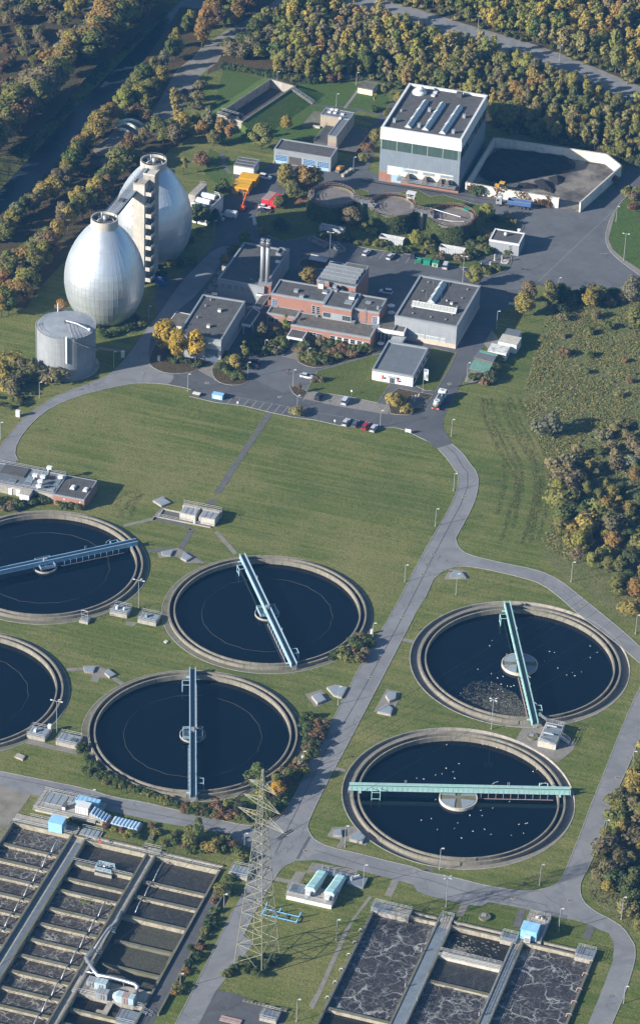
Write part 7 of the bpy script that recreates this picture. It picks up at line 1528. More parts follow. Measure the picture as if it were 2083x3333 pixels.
# ================================================================== vehicles, person
m_paint_c=M('car paint',(1,1,1),.3,.25,var=.02,scale=1,tint=True,spec=.6);m_tyre=M('tyre',(.02,.02,.02),.85,var=.2);m_lamp=M('lamp glass',(.75,.75,.72),.2,var=.05);m_tail=M('tail lamp',(.4,.02,.02),.3)
def loft(secs): # sections along x: (x, half width, z low, z high)
    mb=MB();vs=[]
    for x,w,z0,z1 in secs:vs+=[(x,-w*.94,z0),(x,w*.94,z0),(x,w,z0+(z1-z0)*.55),(x,w*.9,z1),(x,-w*.9,z1),(x,-w,z0+(z1-z0)*.55)]
    n=len(secs);fs=[tuple(range(5,-1,-1)),tuple(range((n-1)*6,n*6))]
    for i in range(n-1):fs+=[(i*6+j,i*6+(j+1)%6,(i+1)*6+(j+1)%6,(i+1)*6+j)for j in range(6)]
    return mb.add(vs,fs)
def car_parts(kind):
    if kind=='van':body=[(-2.3,.82,.3,1.0),(-2.25,.88,.25,1.05),(1.3,.88,.25,1.05),(2.0,.85,.28,.95),(2.3,.72,.35,.75)];cab=[(-2.28,.84,1.0,1.05),(-2.15,.8,1.0,1.8),(.7,.8,1.0,1.82),(1.5,.72,.95,1.0)];roof=[(-2.1,.74,1.8,1.88),(.65,.74,1.82,1.9)]
    elif kind=='suv':body=[(-2.2,.82,.35,1.0),(-2.1,.9,.3,1.05),(1.0,.9,.3,1.05),(2.0,.87,.3,.98),(2.25,.74,.38,.75)];cab=[(-2.12,.8,1.,1.05),(-1.9,.76,1.,1.66),(.25,.74,1.,1.68),(1.1,.76,.98,1.03)];roof=[(-1.85,.7,1.66,1.74),(.2,.68,1.68,1.75)]
    else:body=[(-2.15,.78,.32,.88),(-2.05,.86,.25,.92),(.9,.86,.25,.93),(1.9,.83,.26,.84),(2.2,.68,.34,.66)];cab=[(-2.0,.76,.88,.93),(-1.55,.7,.9,1.40),(.05,.68,.9,1.42),(.95,.74,.88,.93)];roof=[(-1.5,.64,1.40,1.47),(0,.62,1.42,1.48)]
    return loft(body).mesh('body',m_paint_c),loft(cab).mesh('window_glass',m_glass),loft(roof).mesh('roof',m_paint_c)
CPM={k:car_parts(k)for k in('car','suv','van')}
whl=MB().tube([(0,-.11,0),(0,.11,0)],.32,14).mesh('wheel',m_tyre);rimm=MB().tube([(0,-.12,0),(0,.12,0)],.19,10).mesh('rim',m_galv);hl=MB().box(-.06,.06,-.2,.2,-.08,.08).mesh('headlight',m_lamp);tl=MB().box(-.05,.05,-.13,.13,-.1,.1).mesh('tail_light',m_tail)
def car(t,x,y,deg,col,label,kind='car',z=.07):
    e=thing('parked_'+('van' if kind=='van' else 'car'),label,'van' if kind=='van' else 'car',g(t,x,y,z),math.radians(deg))
    for nm,me in zip(('body','window_glass','roof'),CPM[kind]):o=obj(nm,me,e);o.color=(*col,1)
    for sx in(-1.35,1.35):
        for sy in(-.78,.78):w=obj('wheel',whl,e,(sx,sy,.32));obj('rim',rimm,w)
    for sy in(-.6,.6):obj('headlight',hl,e,(2.2 if kind!='car' else 2.12,sy,.66));obj('tail_light',tl,e,(-2.2 if kind!='van' else-2.32,sy,.82))
SIL,DRK,RED,WHT,GRY=(.55,.57,.60),(.03,.035,.045),(.42,.02,.03),(.75,.76,.76),(.10,.12,.15)
for a in(('b3',645,495,-18,SIL,'silver estate car parked alone near the walking person'),('b3',728,638,72,DRK,'black car in the bays in front of the sloping lawn','suv'),('b3',918,668,72,(.55,.60,.66),'silver van in the bays in front of the sloping lawn','van'),('b3',920,818,72,SIL,'silver car leftmost of four in the lawn side bays'),('b3',987,828,72,GRY,'dark grey car second of four in the lawn side bays'),('b3',1057,845,72,RED,'red car third of four in the lawn side bays'),('b3',1115,860,72,SIL,'pale silver car rightmost of four in the lawn side bays'),
          ('b3',270,392,168,DRK,'dark car behind another under the office trees'),('b3',258,425,168,DRK,'black car nearest the lamp under the office trees'),('b2',1065,703,65,SIL,'silver car left in the rear car park'),('b2',1233,730,65,SIL,'silver car second from left in the rear car park'),('b2',1395,722,75,DRK,'dark car beside the hedge in the rear car park','suv'),('c2',147,795,78,SIL,'silver van right of the green bins','van'),('c2',313,828,160,DRK,'black car near the kerbed display bed'),('b2',1200,980,168,SIL,'silver estate car behind the brick office','suv'),('h6',1145,375,-22,WHT,'white estate car beside the yellow containers','suv'),('h6',1140,745,-12,WHT,'white car in front of the red containers'),('h6',1135,790,-12,DRK,'dark car in front of the red containers')):car(*a)
def wheels(e,xs,w,r=.5,n=1):
    wm=MB().tube([(0,-.18,0),(0,.18,0)],r,14).mesh('wheel',m_tyre);rm=MB().tube([(0,-.2,0),(0,.2,0)],r*.5,10).mesh('rim',m_conc_d)
    for x in xs:
        for s in(-1,1):q=obj('wheel',wm,e,(x,s*w,r));obj('rim',rm,q)
# white panel van
e=thing('panel_van','white panel van in the shade near the bulk bags','van',g('h6',705,848),math.radians(163));loft([(-2.7,.95,.35,2.2),(-2.6,1.,.3,2.35),(1.0,1.,.3,2.35),(1.5,.98,.3,2.1)]).build('body',m_white,e);loft([(1.5,.97,.3,1.3),(2.4,.9,.32,1.1),(2.65,.8,.4,.8)]).build('bonnet',m_white,e);loft([(1.45,.9,1.25,2.05),(2.15,.85,1.2,1.25)]).build('windscreen',m_glass,e);wheels(e,(-1.7,1.7),.88,.36)
# tanker lorry
e=thing('suction_tanker','white suction tanker lorry with orange rear markers driving along the side road','lorry',g('c3',98,680),math.radians(74));L=8.6
MB().box(2.9,4.6,-1.2,1.2,.7,3.1).box(2.6,2.9,-1.1,1.1,.8,2.9).build('cab',m_white,e);MB().box(4.6,4.64,-1.0,1.0,1.8,2.8).build('windscreen',m_glass,e);MB().box(3.4,3.9,-.4,.4,3.1,3.16).build('roof_hatch',m_dark,e)
for s in(-1,1):MB().box(4.2,4.4,s*1.25,s*1.5,2.0,2.7).build('mirror',m_dark,e)
MB().box(-4.4,2.7,-.5,.5,.6,1.0).build('chassis',m_dark,e);MB().tube([(-3.9,0,1.95),(-3.6,0,1.95),(1.4,0,1.95)],.98,18).build('tank',m_galv,e,smooth=True);MB().lathe([(.55,0),(.95,0),(.95,.3),(.55,.3),(.55,0)],20,c=(-2.9,0,2.75)).build('hose_reel',m_white,e);MB().cyl((-2.9,0,2.7),.3,.4,10).build('reel_hub',m_galv,e)
MB().tube([(-2,.4,2.9),(-.5,.5,3.1),(1.2,.2,3.1),(2.2,-.3,2.6)],.16,8).tube([(.6,-.6,2.8),(1.6,-.5,3.0),(2.4,.6,2.6)],.18,8).build('suction_hose',m_conc_l,e);MB().box(-.9,2.2,-1.15,-.75,1.0,2.2).box(-.5,2.2,.75,1.15,1.0,2.3).build('locker',m_lid,e);MB().box(1.5,2.5,-.9,.9,1.0,2.7).build('pump_set',M('motor blue',(.05,.14,.42)),e)
for s in(-1,1):MB().box(-4.6,-4.4,s*.85-.35,s*.85+.35,.7,1.1).build('rear_marker',M('marker orange',(.75,.16,.05),.5),e)
wheels(e,(3.6,-1.9,-3.2),1.05)
# tipper lorry
e=thing('tipper_lorry','grey cab tipper lorry with blue trailer body parked by the coal yard wall','lorry',g('c2',632,372),A165+PI+math.radians(4));
MB().box(4.5,6.6,-1.2,1.2,.8,3.2).add([(4.5,-1.1,3.2),(6.2,-1.1,3.2),(6.2,1.1,3.2),(4.5,1.1,3.2),(4.5,-1.,3.9),(5.4,-.9,3.8),(5.4,.9,3.8),(4.5,1.,3.9)],[(0,1,5,4),(1,2,6,5),(2,3,7,6),(3,0,4,7),(4,5,6,7)]).build('cab',m_galv,e);MB().box(6.6,6.64,-1.05,1.05,1.9,2.9).build('windscreen',m_glass,e)
for s in(-1,1):MB().box(5.5,6.3,s*1.21-.02,s*1.21+.02,1.9,2.7).build('side_window',m_glass,e)
MB().box(-5.6,5.6,-.5,.5,.8,1.15).build('chassis',m_dark,e);mb_=M('tipper blue',(.06,.12,.27),.5,var=.12,scale=.8,streak=.2)
for bx in((-5.7,2.6,-1.25,-1.15),(-5.7,2.6,1.15,1.25),(-5.7,-5.6,-1.15,1.15),(2.5,2.6,-1.15,1.15)):MB().box(*bx,1.3,2.7).build('tipper_side',mb_,e)
MB().box(-5.6,2.5,-1.15,1.15,1.2,1.4).build('tipper_floor',m_conc_d,e);MB().box(-5.75,2.65,-1.3,-1.1,2.7,2.78).box(-5.75,2.65,1.1,1.3,2.7,2.78).build('rim_rail',m_galv,e);wheels(e,(5.6,2.2,-2.2,-3.5,-4.8),1.05,.52)
# wheel loader, roller, boom lift
m_yel=M('machine yellow',(.62,.34,.01),.5,var=.08)
e=thing('wheel_loader','yellow wheel loader behind the coal yard wall','loader',g('c2',545,262),A165);MB().box(-2.6,1.2,-1.0,1.0,.9,1.8).box(-2.9,-1.2,-.9,.9,1.2,2.2).build('body',m_yel,e);MB().box(-1.1,.5,-.8,.8,1.8,3.3).build('cab',m_glass,e);MB().box(-1.2,.6,-.9,.9,3.3,3.5).build('cab_roof',m_yel,e);MB().bar((1,-.6,1.5),(2.9,-.6,.6),.3).bar((1,.6,1.5),(2.9,.6,.6),.3).build('lift_arm',m_yel,e);MB().prism([(2.8,-1.4),(3.9,-1.4),(3.9,1.4),(2.8,1.4)],.15,.95).build('bucket',m_yel,e);wheels(e,(-1.8,1.3),1.0,.75)
e=thing('road_roller','rusty orange road roller standing right of the garage','roller',g('b2',878,120),math.radians(60));MB().box(-1.5,1.5,-.8,.8,.8,1.7).box(-1.3,.2,-.7,.7,1.7,2.1).build('body',M('rusty orange',(.40,.20,.05),.7,var=.2,scale=2),e)
for x in(-1.6,1.6):MB().tube([(x,-.8,.6),(x,.8,.6)],.6,16).build('drum',m_conc_d,e)
F=lfr('b2',905,165,60);e=thing('block_stack','row of grey concrete blocks beside the lamp right of the garage','blocks',F.o,F.rz)
for i in range(5):MB().box(i*1.3,i*1.3+1.15,0,1.1,0,.9 if i%2 else 1.1).build('block',m_conc,e)
m_orr=M('lift orange',(.70,.10,.02),.5,var=.06);e=thing('boom_lift','orange boom lift working before the yellow containers','boom lift',g('h6',872,760),math.radians(75));MB().box(-1.6,1.2,-.9,.9,.4,1.0).box(-1.4,.2,-.7,.7,1.0,1.8).build('chassis',m_orr,e);MB().bar((-.8,0,1.6),(4.6,0,4.6),.42).build('lower_boom',m_orr,e);MB().bar((4.6,0,4.6),(6.4,.6,4.2),.3).bar((4.6,0,4.6),(3.4,1.4,5.6),.22).build('upper_boom',m_orr,e);MB().box(6.2,7.2,.1,1.5,3.2,3.3).build('basket',m_galv,e);wheels(e,(-1.1,.9),.95,.42)
# person: one skinned body, an orange jacket over it
def skinned(name,verts,edges,radii,mat,parent):
    me=bpy.data.meshes.new(name);me.from_pydata(verts,edges,[]);o=obj(name,me,parent);md=o.modifiers.new('skin','SKIN');me.materials.append(mat)
    for v,r in zip(me.skin_vertices[0].data,radii):v.radius=(r,r)
    me.skin_vertices[0].data[0].use_root=True;o.modifiers.new('sub','SUBSURF').levels=1;o.modifiers['sub'].render_levels=1;return o
pe_=thing('person','person in an orange jacket and dark trousers walking across the car park','person',g('b3',512,470,.07),.4)
BV=[(0,0,.95),(0,0,1.2),(0,0,1.42),(0,.01,1.55),(0,.02,1.68),(-.1,0,.9),(-.11,.12,.5),(-.11,.2,.08),(-.11,.34,.05),(.1,0,.9),(.11,-.08,.5),(.11,-.28,.1),(.11,-.16,.05),(-.2,0,1.4),(-.26,-.06,1.12),(-.25,.08,.88),(-.25,.13,.80),(.2,0,1.4),(.26,.1,1.13),(.25,.26,.96),(.25,.32,.90)]
BE=[(0,1),(1,2),(2,3),(3,4),(0,5),(5,6),(6,7),(7,8),(0,9),(9,10),(10,11),(11,12),(2,13),(13,14),(14,15),(15,16),(2,17),(17,18),(18,19),(19,20)]
skinned('body',BV,BE,[.14,.14,.13,.06,.11,.09,.065,.045,.04,.09,.065,.045,.04,.06,.05,.04,.035,.06,.05,.04,.035],M('dark trousers',(.03,.035,.05),.9),pe_)
skinned('jacket',BV[:3]+BV[13:16]+BV[17:20],[(0,1),(1,2),(2,3),(3,4),(4,5),(2,6),(6,7),(7,8)],[.17,.17,.16,.09,.075,.065,.09,.075,.065],M('orange jacket',(.75,.11,.02),.8),pe_)
MB().ico((0,.04,1.69),.105,1.15,10).build('face',M('skin',(.50,.30,.21),.7),pe_,smooth=True);MB().ico((0,.0,1.74),.115,.95,10).build('hair',M('brown hair',(.06,.04,.03),.9),pe_,smooth=True)
# ================================================================== lamps, pylon, fences
LM=[(n,g(t,x,y))for n,t,x,y in(('the gas holder','a3',450,330),('the left loop road','a3',120,850),('the office car park','b3',450,450),('the parking bays','b3',700,700),('the carport','c3',400,420),('the side road lorry','c3',100,680),('the curving road','c4',250,200),('the road fork','c4',150,700),('the right thicket','c4',1150,700),('the middle basin','b4',300,1000),('the bridge basin','a5',1350,850),('the gull basin','c6',200,150),('the scum basin','c5',650,350),('the right hand road','c6',1150,400),('the lower right tanks','b7',700,350),('the screw pumps','b6',720,850),('the pylon','a7',1220,330),('the lower left tanks','a7',600,200),('the barrel covers','a6',800,380),('the diagonal road','b5',1000,500),('the open yard','c2',1100,650),('the far lawn','b1',800,650),('the garage','b1',650,1100),('the wooded road','c1',600,300),('the white van','h6',700,850),('the storage hall','c2',150,1000))]
def near(p):return min(LM,key=lambda q:(q[1]-p).length)[0]
def lamp(t,b,top,kind='s'):
    h=max(3.5,hgt(t,b,top));e=thing('lamp_post',{'s':'slender grey lamp post with short white arm near '+near(g(t,*b)),'d':'tall lamp post with two arms over the yards','q':'tall lamp mast with four lamp heads beside the right hand basins','t':'tall white mast with a crossbar of floodlights between the left basins'}[kind],'lamp',g(t,*b),0,'lamp posts');MB().cyl((0,0,0),.11,h,8,r2=.065).build('pole',m_galv,e);MB().cyl((0,0,0),.2,.25,8).build('base',m_conc,e)
    for dx,dy in{'s':((.55,0),),'d':((.9,-.2),(-.9,.2)),'q':((.8,.5),(-.8,.5),(.7,-.6),(-.7,-.6)),'t':((1.4,-.4),(-1.4,.4),(.7,.5))}[kind]:a=MB().bar((0,0,h-.12),(dx,dy,h),.09).build('arm',m_galv,e);MB().cbox((dx,dy,h-.06),.62,.32,.16,math.atan2(dy,dx)).build('lamp_head',m_white,a)
for t,l in(('a3',((278,635,278,525),(800,430,798,310),(5,925,5,808),(1320,588,1320,468))),('a2',((1045,1185,1045,1070),)),('b3',((350,335,354,228),(230,495,230,385),(548,560,547,438),(578,705,580,618),(652,388,652,285),(1160,845,1163,725))),('c3',((295,515,298,388),(503,150,508,25),(185,905,190,788))),
             ('c4',((202,208,213,88),(73,458,82,337),(218,940,230,795),(1027,852,1037,712),(1482,1210,1490,1085))),('b4',((1333,850,1343,732),)),('b5',((1108,185,1117,62),(865,635,870,508),(612,1090,620,965))),('c5',((1455,1115,1467,965),(1480,140,1488,5))),('c6',((103,715,112,568),(805,830,818,682),(1263,520,1272,368),(940,1155,956,993),(1380,1068,1392,912))),
             ('b6',((912,558,915,410),(1042,840,1045,685),(852,1210,865,1070),(207,560,212,462),(62,1000,66,890))),('a6',((650,235,652,155),)),('a7',((1050,90,1052,18),(845,460,848,390),(1390,615,1397,512))),('b7',((88,240,95,138),(1435,530,1437,450))),('c2',((1343,475,1346,368),(937,945,938,870))),('b1',((852,745,855,655),(993,592,996,505),(437,560,437,515),(972,1205,976,1100))),('c1',((372,220,378,108),(944,428,948,310))),('h6',((518,1085,520,895),))):
    for a,b,c,d in l:lamp(t,(a,b),(c,d))
lamp('c2',(265,900),(272,718),'d');lamp('c2',(1397,750),(1415,560),'d');lamp('b2',(805,745),(812,550),'d');lamp('c5',(467,808),(475,600),'q');lamp('c6',(147,980),(158,770),'q');lamp('a4',(975,1035),(975,840),'t');lamp('a5',(400,835),(398,610),'t')
# lattice pylon
fa,fb,fc=g('a7',1110,352),g('a7',1220,402),g('a7',1300,302);ctr=(fa+fc)/2;hs=((fb-fa).length+(fc-fb).length)/4;pa=math.atan2((fb-fa).y,(fb-fa).x)
HP=hgt('s',(Q('a7',(1110+1300)/2,(352+302)/2)),(846,2506));PY=thing('lattice_pylon','tall olive lattice power pylon beside the diagonal road','pylon',(ctr.x,ctr.y,0),pa);m_pyl=M('olive steel',(.215,.212,.155),.6,.1,var=.12,scale=.5)
ZL_=[0,.10,.19,.27,.345,.415,.48,.54,.595,.645,.69,.735,.78,.825,.87,.91,.955,1.0];wd=lambda f:hs*(1-f/.74*.76)if f<.74 else hs*(.24-(f-.74)/.26*.19)
C4=((-1,-1),(1,-1),(1,1),(-1,1))
for c in C4:MB().tube([(c[0]*wd(f),c[1]*wd(f),f*HP)for f in(0,.35,.74,1)],.15,5,r2=.08).build('leg',m_pyl,PY)
brc=MB()
for i,(f0,f1)in enumerate(zip(ZL_,ZL_[1:])):
    mb=MB()
    for k in range(4):
        a,b=C4[k],C4[(k+1)%4];p=lambda c,f:(c[0]*wd(f),c[1]*wd(f),f*HP)
        mb.bar(p(a,f0),p(b,f1),.10).bar(p(b,f0),p(a,f1),.10);mb.bar(p(a,f1),p(b,f1),.09)
    mb.build('brace_panel',m_pyl,PY)
arm_dir=math.radians(-40)-pa;ax,ay=math.cos(arm_dir),math.sin(arm_dir)
for dz,half in((5.2,4.4),(10.2,5.9),(15.0,7.6)):
    z=HP-dz;w=wd(z/HP)
    for s in(-1,1):
        tip=Vector((s*half*ax,s*half*ay,z));mb=MB();nx_,ny_=-ay*w,ax*w
        for q in(-1,1):
            b0=Vector((q*nx_+s*w*ax*.8,q*ny_+s*w*ay*.8,z));b1=b0+Vector((0,0,1.5));mb.bar(b0,tip,.11).bar(b1,tip,.09)
            for f in(.3,.6):mb.bar(b0.lerp(tip,f),b1.lerp(tip,f-.12),.07)
        for f in(.25,.5,.75):mb.bar(Vector((nx_+s*w*ax*.8,ny_+s*w*ay*.8,z)).lerp(tip,f),Vector((-nx_+s*w*ax*.8,-ny_+s*w*ay*.8,z)).lerp(tip,f),.07)
        mb.build('cross_arm',m_pyl,PY)
        for q in(-1,1):
            dv=Vector((-ay*q,ax*q,-.12));sd=Vector((ax,ay,0))*.3;MB().tube([tip+sd,tip+sd+dv*2.6],.16,6).tube([tip-sd,tip-sd+dv*2.6],.16,6).build('insulator',M('brown insulator',(.06,.045,.04),.4),PY)
            st=tip+dv*2.7;MB().tube([st+Vector((-ay*q*d,ax*q*d,-.12*d+.0004*d*d))for d in(0,30,70,120,200,300)],.045,4).build('conductor',m_dark,PY)
# mesh fence along the wood
e=thing('mesh_fence','green mesh fence between the far lawn and the wood','fence',(0,0,0));fp=PP('b1 -10,500 120,470 330,545 480,595 700,580 900,560 1010,560 1160,600 1270,620');mf=M('fence green',(.05,.10,.07),.6)
for a,b in zip(fp,fp[1:]):
    n=max(1,int((b-a).length/2.6));mb=MB()
    for i in range(n):p=a.lerp(b,i/n);mb.bar(p,p+Vector((0,0,2.1)),.09)
    for z in(.1,.55,1.0,1.5,2.0):mb.bar(a+Vector((0,0,z)),b+Vector((0,0,z)),.035)
    mb.build('fence_bay',mf,e)
for o in list(COL.objects):
    if o.name.startswith('manhole_cover')and o.parent is None:o['label']='round rusty manhole cover in the roadway near '+near(o.location)
# ================================================================== trees, shrubs, rough grass
def proto_tree(name,h,r,trunk_h,nl,leaf,seed,sparse=1.,lobes=30,column=False,branches=7):
    rg=np.random.default_rng(seed);R_=random.Random(seed)
    ch=h-trunk_h;cz=trunk_h+ch*.5
    L=[]
    for k in range(lobes):
        a=rg.uniform(0,2*PI);t=rg.uniform(-1,1);rad=math.sqrt(max(0,1-t*t))*rg.uniform(.35,.95)
        prof=1. if column else(1.05-.35*max(0,t))
        L.append((r*.74*rad*prof*math.cos(a),r*.74*rad*prof*math.sin(a),cz+ch*.40*t,r*rg.uniform(.18,.42)))
    P=[];N=[]
    per=nl//lobes
    for x,y,z,lr in L:
        d=rg.normal(0,1,(per,3));d/=np.linalg.norm(d,axis=1)[:,None]
        k=rg.uniform(.72,1.2,(per,1));q=np.array([x,y,z])+d*lr*k*np.array([1,1,.85]);P.append(q)
        o=q-np.array([0,0,cz-ch*.25]);o/=np.linalg.norm(o,axis=1)[:,None]+1e-6;N.append(d*.75+o*.6+np.array([0,0,.15]))
    V=leaves(np.concatenate(P),np.concatenate(N),leaf,rg)
    crown=leafmesh('crown',V,m_leaf)
    mb=MB();mb.tube([(0,0,-.3),(.05,0,trunk_h*.7),(.1,.05,trunk_h+ch*.3),(.05,0,trunk_h+ch*.75)],.06+h*.017,7,r2=.04)
    for k in range(branches):
        x,y,z,lr=L[k%lobes];z0=trunk_h*.8+ch*.1*R_.random()*3;mb.tube([(.05,0,min(z0,z-.3)),(x*.5,y*.5,(z0+z)/2+.1),(x,y,z)],.05+h*.006,5,r2=.025)
    t=thing(name,'x','tree');obj('trunk',mb.mesh('trunk',m_bark,True),t);obj('crown',crown,t)
    return t
PT={'round':[proto_tree('broadleaf_tree',8.5,3.5,1.6,2300,.56,s)for s in(1,2,3)],'tall':[proto_tree('tall_tree',11.5,3.1,2.4,2300,.56,s,lobes=36)for s in(11,12,13)],
      'thin':[proto_tree('thin_tree',10.5,2.4,3.4,1000,.46,s,lobes=20,branches=16)for s in(21,22,23)],'slim':[proto_tree('slim_tree',6.5,1.5,1.5,800,.40,s,lobes=14,column=True)for s in(31,32)]}
def proto_bush(name,h,r,nl,leaf,seed,lobes=9):
    rg=np.random.default_rng(seed);P=[];N=[]
    for k in range(lobes):
        a=rg.uniform(0,2*PI);rr=r*rg.uniform(0,.62);lr=r*rg.uniform(.32,.5);c=np.array([rr*math.cos(a),rr*math.sin(a),h*rg.uniform(.25,.62)])
        d=rg.normal(0,1,(nl//lobes,3));d/=np.linalg.norm(d,axis=1)[:,None];d[:,2]=np.abs(d[:,2])*.9-.15
        P.append(c+d*np.array([lr,lr,h*.42])*rg.uniform(.82,1.08,(nl//lobes,1)));N.append(d+np.array([0,0,.3]))
    P=np.concatenate(P);P[:,2]=np.maximum(P[:,2],.05)
    t=thing(name,'x','shrub');obj('foliage',leafmesh('foliage',leaves(P,np.concatenate(N),leaf,rg),m_leaf),t)
    mb=MB()
    for k in range(4):a=k*1.6+seed;mb.tube([(0,0,-.1),(r*.3*math.cos(a),r*.3*math.sin(a),h*.55)],.05,4,r2=.02)
    obj('stem',mb.mesh('stem',m_bark),t);return t
PT['bush']=[proto_bush('shrub',2.0,1.6,520,.34,s)for s in(41,42,43)];PT['big']=[proto_bush('shrub',3.6,2.5,1000,.42,s,12)for s in(51,52)];PT['low']=[proto_bush('shrub',1.1,1.3,330,.30,s)for s in(61,62)]
COLR={'green':(.078,.110,.034),'dark':(.050,.078,.032),'olive':(.150,.160,.052),'lime':(.215,.212,.055),'yellow':(.42,.29,.04),'gold':(.270,.220,.062),'orange':(.265,.165,.060),'rust':(.175,.108,.066),'brown':(.165,.140,.088),'grey':(.165,.172,.12),'straw':(.215,.192,.092)}
CNAME={'green':'green','dark':'dark green','olive':'olive green','lime':'yellow green','yellow':'bright yellow','gold':'golden yellow','orange':'orange','rust':'rust red','brown':'brown','grey':'grey green','straw':'straw coloured'}
SZ={'round':8.5,'tall':11.5,'thin':10.5,'slim':6.5,'bush':2.,'big':3.6,'low':1.1}
KN={'round':'round tree','tall':'tall tree','thin':'thin tree','slim':'slim tree','bush':'shrub','big':'large shrub','low':'low shrub'}
vr=random.Random(77);USED=set()
JOIN={}
MASS={'over the rough meadow':'low tangled scrub over the rough meadow slope','on the brown slope left of the gravel path':'brown scrub on the slope left of the gravel path','in the hedge behind the empty basin':'dark hedge behind the empty basin','in the hedge along the road below the bridge basin':'long green hedge along the road below the bridge basin','on the bank above the lower left tanks':'low green shrubs on the bank above the lower left tanks','in the hedge along the yard edge':'dark hedge along the edge of the open yard','at the foot of the rear digester':'dark shrubs round the foot of the rear digester','at the foot of the front digester':'green shrubs round the foot of the front digester','around the feet of the pylon':'green thicket round the feet of the pylon','along the parapet beside the diagonal road':'row of small shrubs beside the diagonal road'}
def plant(p,kind,col,where,h=None,label=None):
    if where in MASS and any(math.hypot(p.x-c[0],p.y-c[1])<28.3 for c in BASINS.values()):return
    if where in MASS:
        pr=vr.choice(PT[kind]);s=h/SZ[kind]if h else vr.uniform(.82,1.15);a=vr.uniform(0,6.28)
        me=[c for c in kids(pr)if c.name.startswith(('crown','foliage'))][0].data;A=np.empty(len(me.vertices)*3,np.float32);me.vertices.foreach_get('co',A);A=A.reshape(-1,3)*s
        R_=np.array([[math.cos(a),math.sin(a),0],[-math.sin(a),math.cos(a),0],[0,0,1]]);JOIN.setdefault(where,{}).setdefault(col,[]).append(A@R_+np.array([p.x,p.y,land(p.x,p.y)]));return
    if any(math.hypot(p.x-c[0],p.y-c[1])<28.3 for c in BASINS.values()):return
    pr=vr.choice(PT[kind]);c=COLR[col];k=vr.uniform(.85,1.18)*(1.4 if 'wood' in where else 1.12);c=tuple(min(.6,v*k*vr.uniform(.93,1.07))for v in c);mx_=.3 if h is None or 'wood' in where else .12;c=tuple(v*(1-mx_)+q*mx_ for v,q in zip(c,(.175,.165,.065)))
    s=(h/SZ[kind]if h else vr.uniform(.82,1.15))*1.18;fw=vr.uniform(1.05,1.3)*(.82 if 'wood' in where else 1);lab=label or '%s %s %s'%(CNAME[col],KN[kind],where)
    z=land(p.x,p.y)
    d=dup(pr,(p.x,p.y,z),vr.uniform(0,6.28),lab,'plants '+where,c,(s*fw,s*fw*vr.uniform(.92,1.08),s))
    return d
def row(t,pts,kinds,cols,where,h=None):
    for x,y in pts:plant(g(t,x,y),vr.choice(kinds),vr.choice(cols),where,h*vr.uniform(.85,1.15)if h else None)
AUT=['orange','gold','olive','olive','lime','brown','olive','rust']
WB_='on the left bank of the canal'
row('a1',((20,1010),(90,900),(160,840),(230,790),(300,740),(370,650),(430,560),(480,470),(-60,1120),(-20,960),(60,960),(130,790),(210,720),(260,830),(330,690)),['round','tall'],AUT,WB_,11.5)
row('a1',((640,430),(665,360),(690,320),(740,270),(790,230),(820,260),(880,190),(960,160),(1030,90),(700,250),(760,180),(850,120),(930,80),(1000,40),(1080,0),(1140,-60),(830,40)),['round','tall'],AUT+['orange','gold'],WB_,12)
row('a1',((0,1060),(50,1010),(120,940),(190,870),(270,790),(340,730),(400,640),(460,540),(500,440),(40,900),(110,850),(180,760),(250,700)),['round','tall'],AUT,WB_,11)
row('a1',((720,330),(660,390),(770,260),(840,210),(910,170),(990,110),(1060,50),(880,130),(780,120),(960,20),(900,10)),['round','tall'],AUT,WB_,11)
row('a1',((-60,1130),(-110,1190),(-160,1250),(-210,1310),(-260,1380),(-310,1440),(-360,1500),(-30,1090),(-140,1210),(-240,1340),(-90,1260),(-190,1370)),['round','tall'],AUT,WB_,12.5)
row('a1',((520,390),(500,330),(560,300),(600,240),(450,400),(390,460)),['thin','big'],['brown','orange','grey'],WB_,6)
row('a1',((60,180),(160,150),(230,100),(310,60),(30,90),(110,40),(420,60),(500,130),(560,80),(600,10),(450,190),(0,150),(200,30),(380,10),(330,130)),['round','big'],['brown','olive','grey','gold','brown'],'in the far left corner',6)
for _ in range(85):
    x,y=vr.uniform(-60,470),vr.uniform(150,760)
    if y>760-x*1.35 or x+y*.62<60:continue
    plant(g('a1',x,y),vr.choice(['big','bush','big']),vr.choice(['brown','grey','brown','straw','olive','rust']),'on the brown slope left of the gravel path')
row('a1',((20,800),(60,720),(110,660),(150,600),(40,640),(90,560),(190,540),(240,480),(290,410),(330,350)),['big','bush'],['grey','gold','brown','olive'],'on the brown slope left of the gravel path')
WR='on the right bank of the canal'
row('a1',((1310,220),(1340,160),(1240,330),(1200,430),(1230,410),(1080,520),(1130,600),(1010,600),(1040,700),(900,690),(930,760),(870,780),(1030,790),(980,740),(1090,680),(1150,500),(960,640)),['round','tall'],['olive','grey','olive','gold','green','lime'],WR,7.2)
row('a1',((840,830),(950,800),(1010,840)),['big'],['rust','olive','lime'],WR)
row('a1',((740,900),(700,940),(640,970),(590,1040),(620,1080),(560,1110),(530,1170),(780,870),(670,1010)),['round','tall'],['orange','gold','gold','olive','orange'],WR,7.2)
row('a2',((560,60),(510,120),(470,170),(430,240),(400,270),(340,310),(270,380),(210,420),(120,470),(60,500),(0,560),(40,620),(300,350),(160,450),(-40,610),(90,530),(240,430),(380,330),(460,260)),['round','tall'],['olive','olive','gold','green','grey','lime','brown'],WR,7.2)
row('a2',((640,110),(600,150),(680,80)),['big','bush'],['brown','olive','green'],WR)
WC='in the belt behind the digesters'
